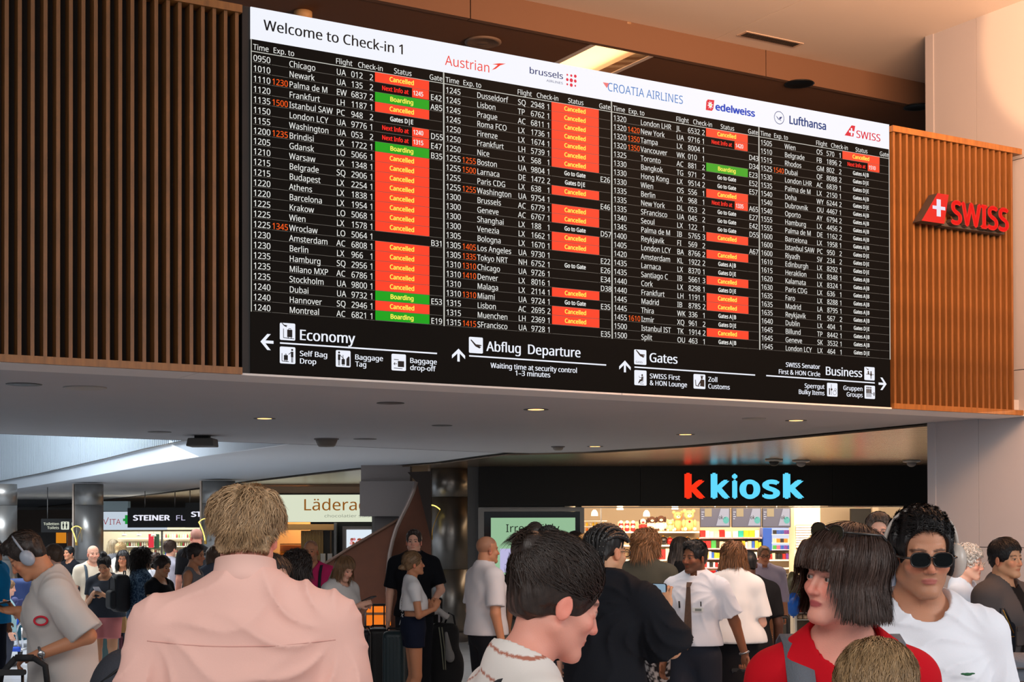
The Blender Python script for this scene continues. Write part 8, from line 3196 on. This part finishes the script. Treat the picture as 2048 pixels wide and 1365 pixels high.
suitcase(6, 1336, 7.4, .30, .22, .90, (20, 20, 22), 'black suitcase whose handle top shows in the bottom left corner', 0, .28, (26, 26, 28))

# dark domed travel bag beside the man in pink
p = P(242, 1297, 6.4)
r = empty('travel_bag', (p.x, 6.4, 0))
tag(r, 'dark grey domed travel bag left of the man in pink', 'bag')
mg_ = mat('nylon_grey', (52, 54, 62), rough=.8, bump=.3, bscale=100)
F = Field((-.3, -.2, -.01), (.3, .22, p.z + .05), .016)
F.ell((.02, 0, p.z - .22), (.16, .14, .22), k=.05)
F.box((.02, 0, p.z * .42), (.16, .13, p.z * .42), None, .1, k=.06)
tp, tq = F.mesh()
np_mesh('body', tp, tq, [mg_], None, r)
MB().tube([(-.10, -.10, p.z - .17), (0.02, -.12, p.z - .08), (.14, -.10, p.z - .17)], .006, M_wheel, 6).build('zip', r)

# paper bag
p = P(238, 1217, 19.0)
k = 19 / 3000
r = empty('paper_bag', (p.x, 19.0, P(238, 1266, 19.0).z))
tag(r, 'crumpled brown paper bag held beside the pink shorts', 'bag')
hh = 49 * k
mp = mat('kraft_paper', (176, 140, 92), rough=.85, noise=.15, nscale=12)
MB().add([(-.10, -.05, 0), (.10, -.05, 0), (.10, .05, 0), (-.10, .05, 0), (-.03, -.035, hh), (.09, -.04, hh * .94), (.08, .035, hh), (-.02, .035, hh * .96)], [(0, 3, 2, 1), (0, 1, 5, 4), (1, 2, 6, 5), (2, 3, 7, 6), (3, 0, 4, 7), (4, 5, 6, 7)], mp).build('body', r)
MB().tube([(-.01, -.04, hh), (.01, -.045, hh + .08), (.06, -.045, hh + .08), (.07, -.04, hh * .97)], .004, mp, 5).build('handle', r)
MB().box((-.12, -.14, -.03), (.02, -.055, .05), mat('box_olive', (84, 72, 36), rough=.7)).build('carton_inside', r)

# luggage trolley at the left edge
Yt = 21.6
p0 = P(22, 1292, Yt)
tr = empty('luggage_trolley', (p0.x, Yt, 0))
tag(tr, 'airport luggage trolley with a blue advertising panel at the left edge', 'trolley')
k = Yt / 3000
M_blue = mat('trolley_blue', (24, 74, 190), rough=.4)
zp1, zp0 = P(22, 1212, Yt).z, P(22, 1250, Yt).z
mb = MB().prism([(-29 * k, -.02, zp1), (28 * k, -.02, zp1), (14 * k, -.02, zp0), (-10 * k, -.02, zp0)][::-1], (0, .02, 0), M_blue)
mb.build('front_panel', tr)
mr_ = mat('trolley_pink', (226, 30, 70), rough=.6)
mb = MB()
for i, (x, h_) in enumerate(((-6, 8), (-3, 6), (0, 9), (4, 7), (8, 9))):
    mb.box(((x - 1.2) * k, -.026, zp0 + 16 * k), ((x + 1.0) * k, -.021, zp0 + (16 + h_) * k), mr_)
mb.box((-9 * k, -.026, zp0 + 16 * k), (0 * k, -.021, zp0 + 21 * k), mr_)
tag(mb.build('city_emblem', tr), kind=None)
mb = MB()
for j, (xa, xb) in enumerate(((-7, 7), (-6, 6))):
    mb.box((xa * k, -.026, zp0 + (9 - j * 4) * k), (xb * k, -.021, zp0 + (10.6 - j * 4) * k), mat('panel_text', (200, 210, 240)))
mb.build('panel_lettering', tr)
M_st = mat('trolley_steel', (196, 198, 202), rough=.25, metal=.8)
for sx in (-1, 1):
    MB().tube([(sx * 30 * k, 0, zp1 - 26 * k), (sx * 14 * k, 0, zp0 - 2 * k), (sx * 10 * k, 0, zp0 - 16 * k), (sx * 16 * k, 0, .16), (sx * 20 * k, .0, .12)], .018, M_st, 8).build('frame_tube', tr)
    MB().tube([(sx * 24 * k, -.05, P(22, 1256, Yt).z), (sx * 26 * k, -.06, .18)], .016, M_st, 8).build('upright', tr)
    MB().tube([(sx * 20 * k, 0, .14), (sx * 20 * k, .9, .14)], .018, M_st, 8).build('side_rail', tr)
MB().tube([(-20 * k, -.04, .16), (20 * k, -.04, .16)], .035, M_blue, 10).build('bumper', tr)
MB().box((-20 * k, 0, .15), (20 * k, .9, .17), M_st).build('deck', tr)
MB().tube([(-28 * k, 0, zp1), (28 * k, 0, zp1)], .02, M_st, 8).build('top_bar', tr)
for sx in (-1, 1):
    for yy in (0, .8):
        MB().lathe([(.001, -.02), (.06, -.02), (.06, .02), (.001, .02)], M_wheel, 16, Matrix.Translation((sx * 18 * k, yy, .06)) @ Matrix.Rotation(PI / 2, 4, 'Y')).build('wheel', tr)
# what lies on it
xk = lambda px: P(px, 1200, Yt + .4).x


def softbag(px, yb, yt, Y, wpx, colr, label, name='bag', rd=.08):
    a, b = P(px, yb, Y), P(px, yt, Y)
    k_ = Y / 3000
    hh_ = b.z - a.z
    F_ = Field((-wpx * k_ / 2 - .05, -.22, -.03), (wpx * k_ / 2 + .05, .22, hh_ + .05), .016)
    F_.box((0, 0, hh_ / 2), (wpx * k_ / 2, .15, hh_ / 2), None, rd)
    F_.disp(wob(.010, 10, px * .1, .4))
    tp_, tq_ = F_.mesh()
    o_ = np_mesh(name, tp_, tq_, [mat('soft_%d_%d_%d' % tuple(colr), colr, rough=.75)])
    o_.location = (a.x, Y, a.z)
    tag(o_, label, 'bag' if name == 'bag' else name.split('_')[-1])
    return o_


zd = P(22, 1281, 21.9)
softbag(38, 1281, 1226, 21.95, 52, (16, 78, 96), 'dark teal bag on the deck of the luggage trolley')
softbag(38, 1226, 1158, 22.1, 50, (26, 50, 100), 'big navy blue travel bag on the luggage trolley')
for px, py, Y, c, lab in ((61, 1209, 21.7, (40, 46, 90), 'navy neck pillow on the right of the luggage trolley'), (30, 1203, 21.3, (44, 50, 96), 'navy neck pillow under the child at the trolley'), (2, 1205, 21.3, (30, 40, 84), 'navy and orange helmet at the left edge above the trolley')):
    a = P(px, py, Y)
    o = MB().tube([(.075 * math.cos(t), -.02, .075 * math.sin(t)) for t in [math.radians(-200 + 220 * i / 14) for i in range(15)]], .045, mat('pillow_%d' % c[2], c, rough=.8), 10)
    o.ball((0, -.01, 0), (.06, .04, .06), mat('pillow_in', (60, 66, 110), rough=.8), 12, 8)
    o = o.build('neck_pillow', loc=a)
    tag(o, lab, 'pillow')
# grey backpack and handbag at the right edge
softb = empty('backpack', (P(2022, 1312, 7.9).x, 7.95, P(2022, 1312, 7.9).z - .46))
tag(softb, 'grey hiking backpack under the pink hand at the bottom right', 'backpack')
mgp = mat('pack_grey', (92, 98, 108), rough=.7, bump=.4, bscale=90)
F = Field((-.24, -.2, -.02), (.28, .22, .52), .012)
F.box((0, 0, .24), (.16, .12, .23), None, .08)
F.box((0, -.09, .15), (.13, .06, .14), None, .05, k=.01)
F.disp(wob(.006, 16, 2, .4))
tp, tq = F.mesh()
np_mesh('body', tp, tq, [mgp], None, softb)
for zz_, ww in ((.40, .13), (.33, .15), (.26, .12)):
    MB().tube([(-ww, -.12, zz_ - .05), (-ww * .5, -.15, zz_), (ww * .5, -.15, zz_), (ww, -.12, zz_ - .05)], .006, M_wheel, 6).build('zip', softb)
suitcase(2022, 1400, 8.0, .34, .26, P(2022, 1312, 7.9).z - .46 - .02, (30, 32, 38), 'dark suitcase under the grey hiking backpack', 0, 0)
p = P(2012, 1308, 8.9)
hbg = empty('handbag', (P(2013, 1308, 8.5).x, 8.5, P(2013, 1308, 8.5).z))
tag(hbg, 'black handbag with a gold zip hanging beside the man in the utility vest', 'bag')
k = 8.9 / 3000
mh_ = mat('bag_navy', (22, 28, 40), rough=.4)
MB().rbox((-14 * k, -.05, 0), (12 * k, .05, 62 * k), .03, mh_).build('body', hbg)
MB().rbox((-12 * k, -.062, 4 * k), (10 * k, -.05, 34 * k), .03, mh_).build('front_pocket', hbg)
mgo = mat('gold', (200, 160, 70), rough=.3, metal=.9)
MB().tube([(-9 * k, -.064, 6 * k), (-9 * k, -.064, 26 * k), (-4 * k, -.064, 33 * k), (8 * k, -.064, 34 * k)], .0025, mgo, 6).build('zip', hbg)
MB().tube([(-12 * k, -.052, 84 * k), (-2 * k, -.055, 62 * k), (8 * k, -.055, 40 * k)], .003, mgo, 6).build('chain', hbg)
MB().tube([(-13 * k, 0, 60 * k), (-11 * k, .0, 86 * k), (-4 * k, 0, 86 * k), (8 * k, 0, 60 * k)], .006, mh_, 6).build('strap', hbg)
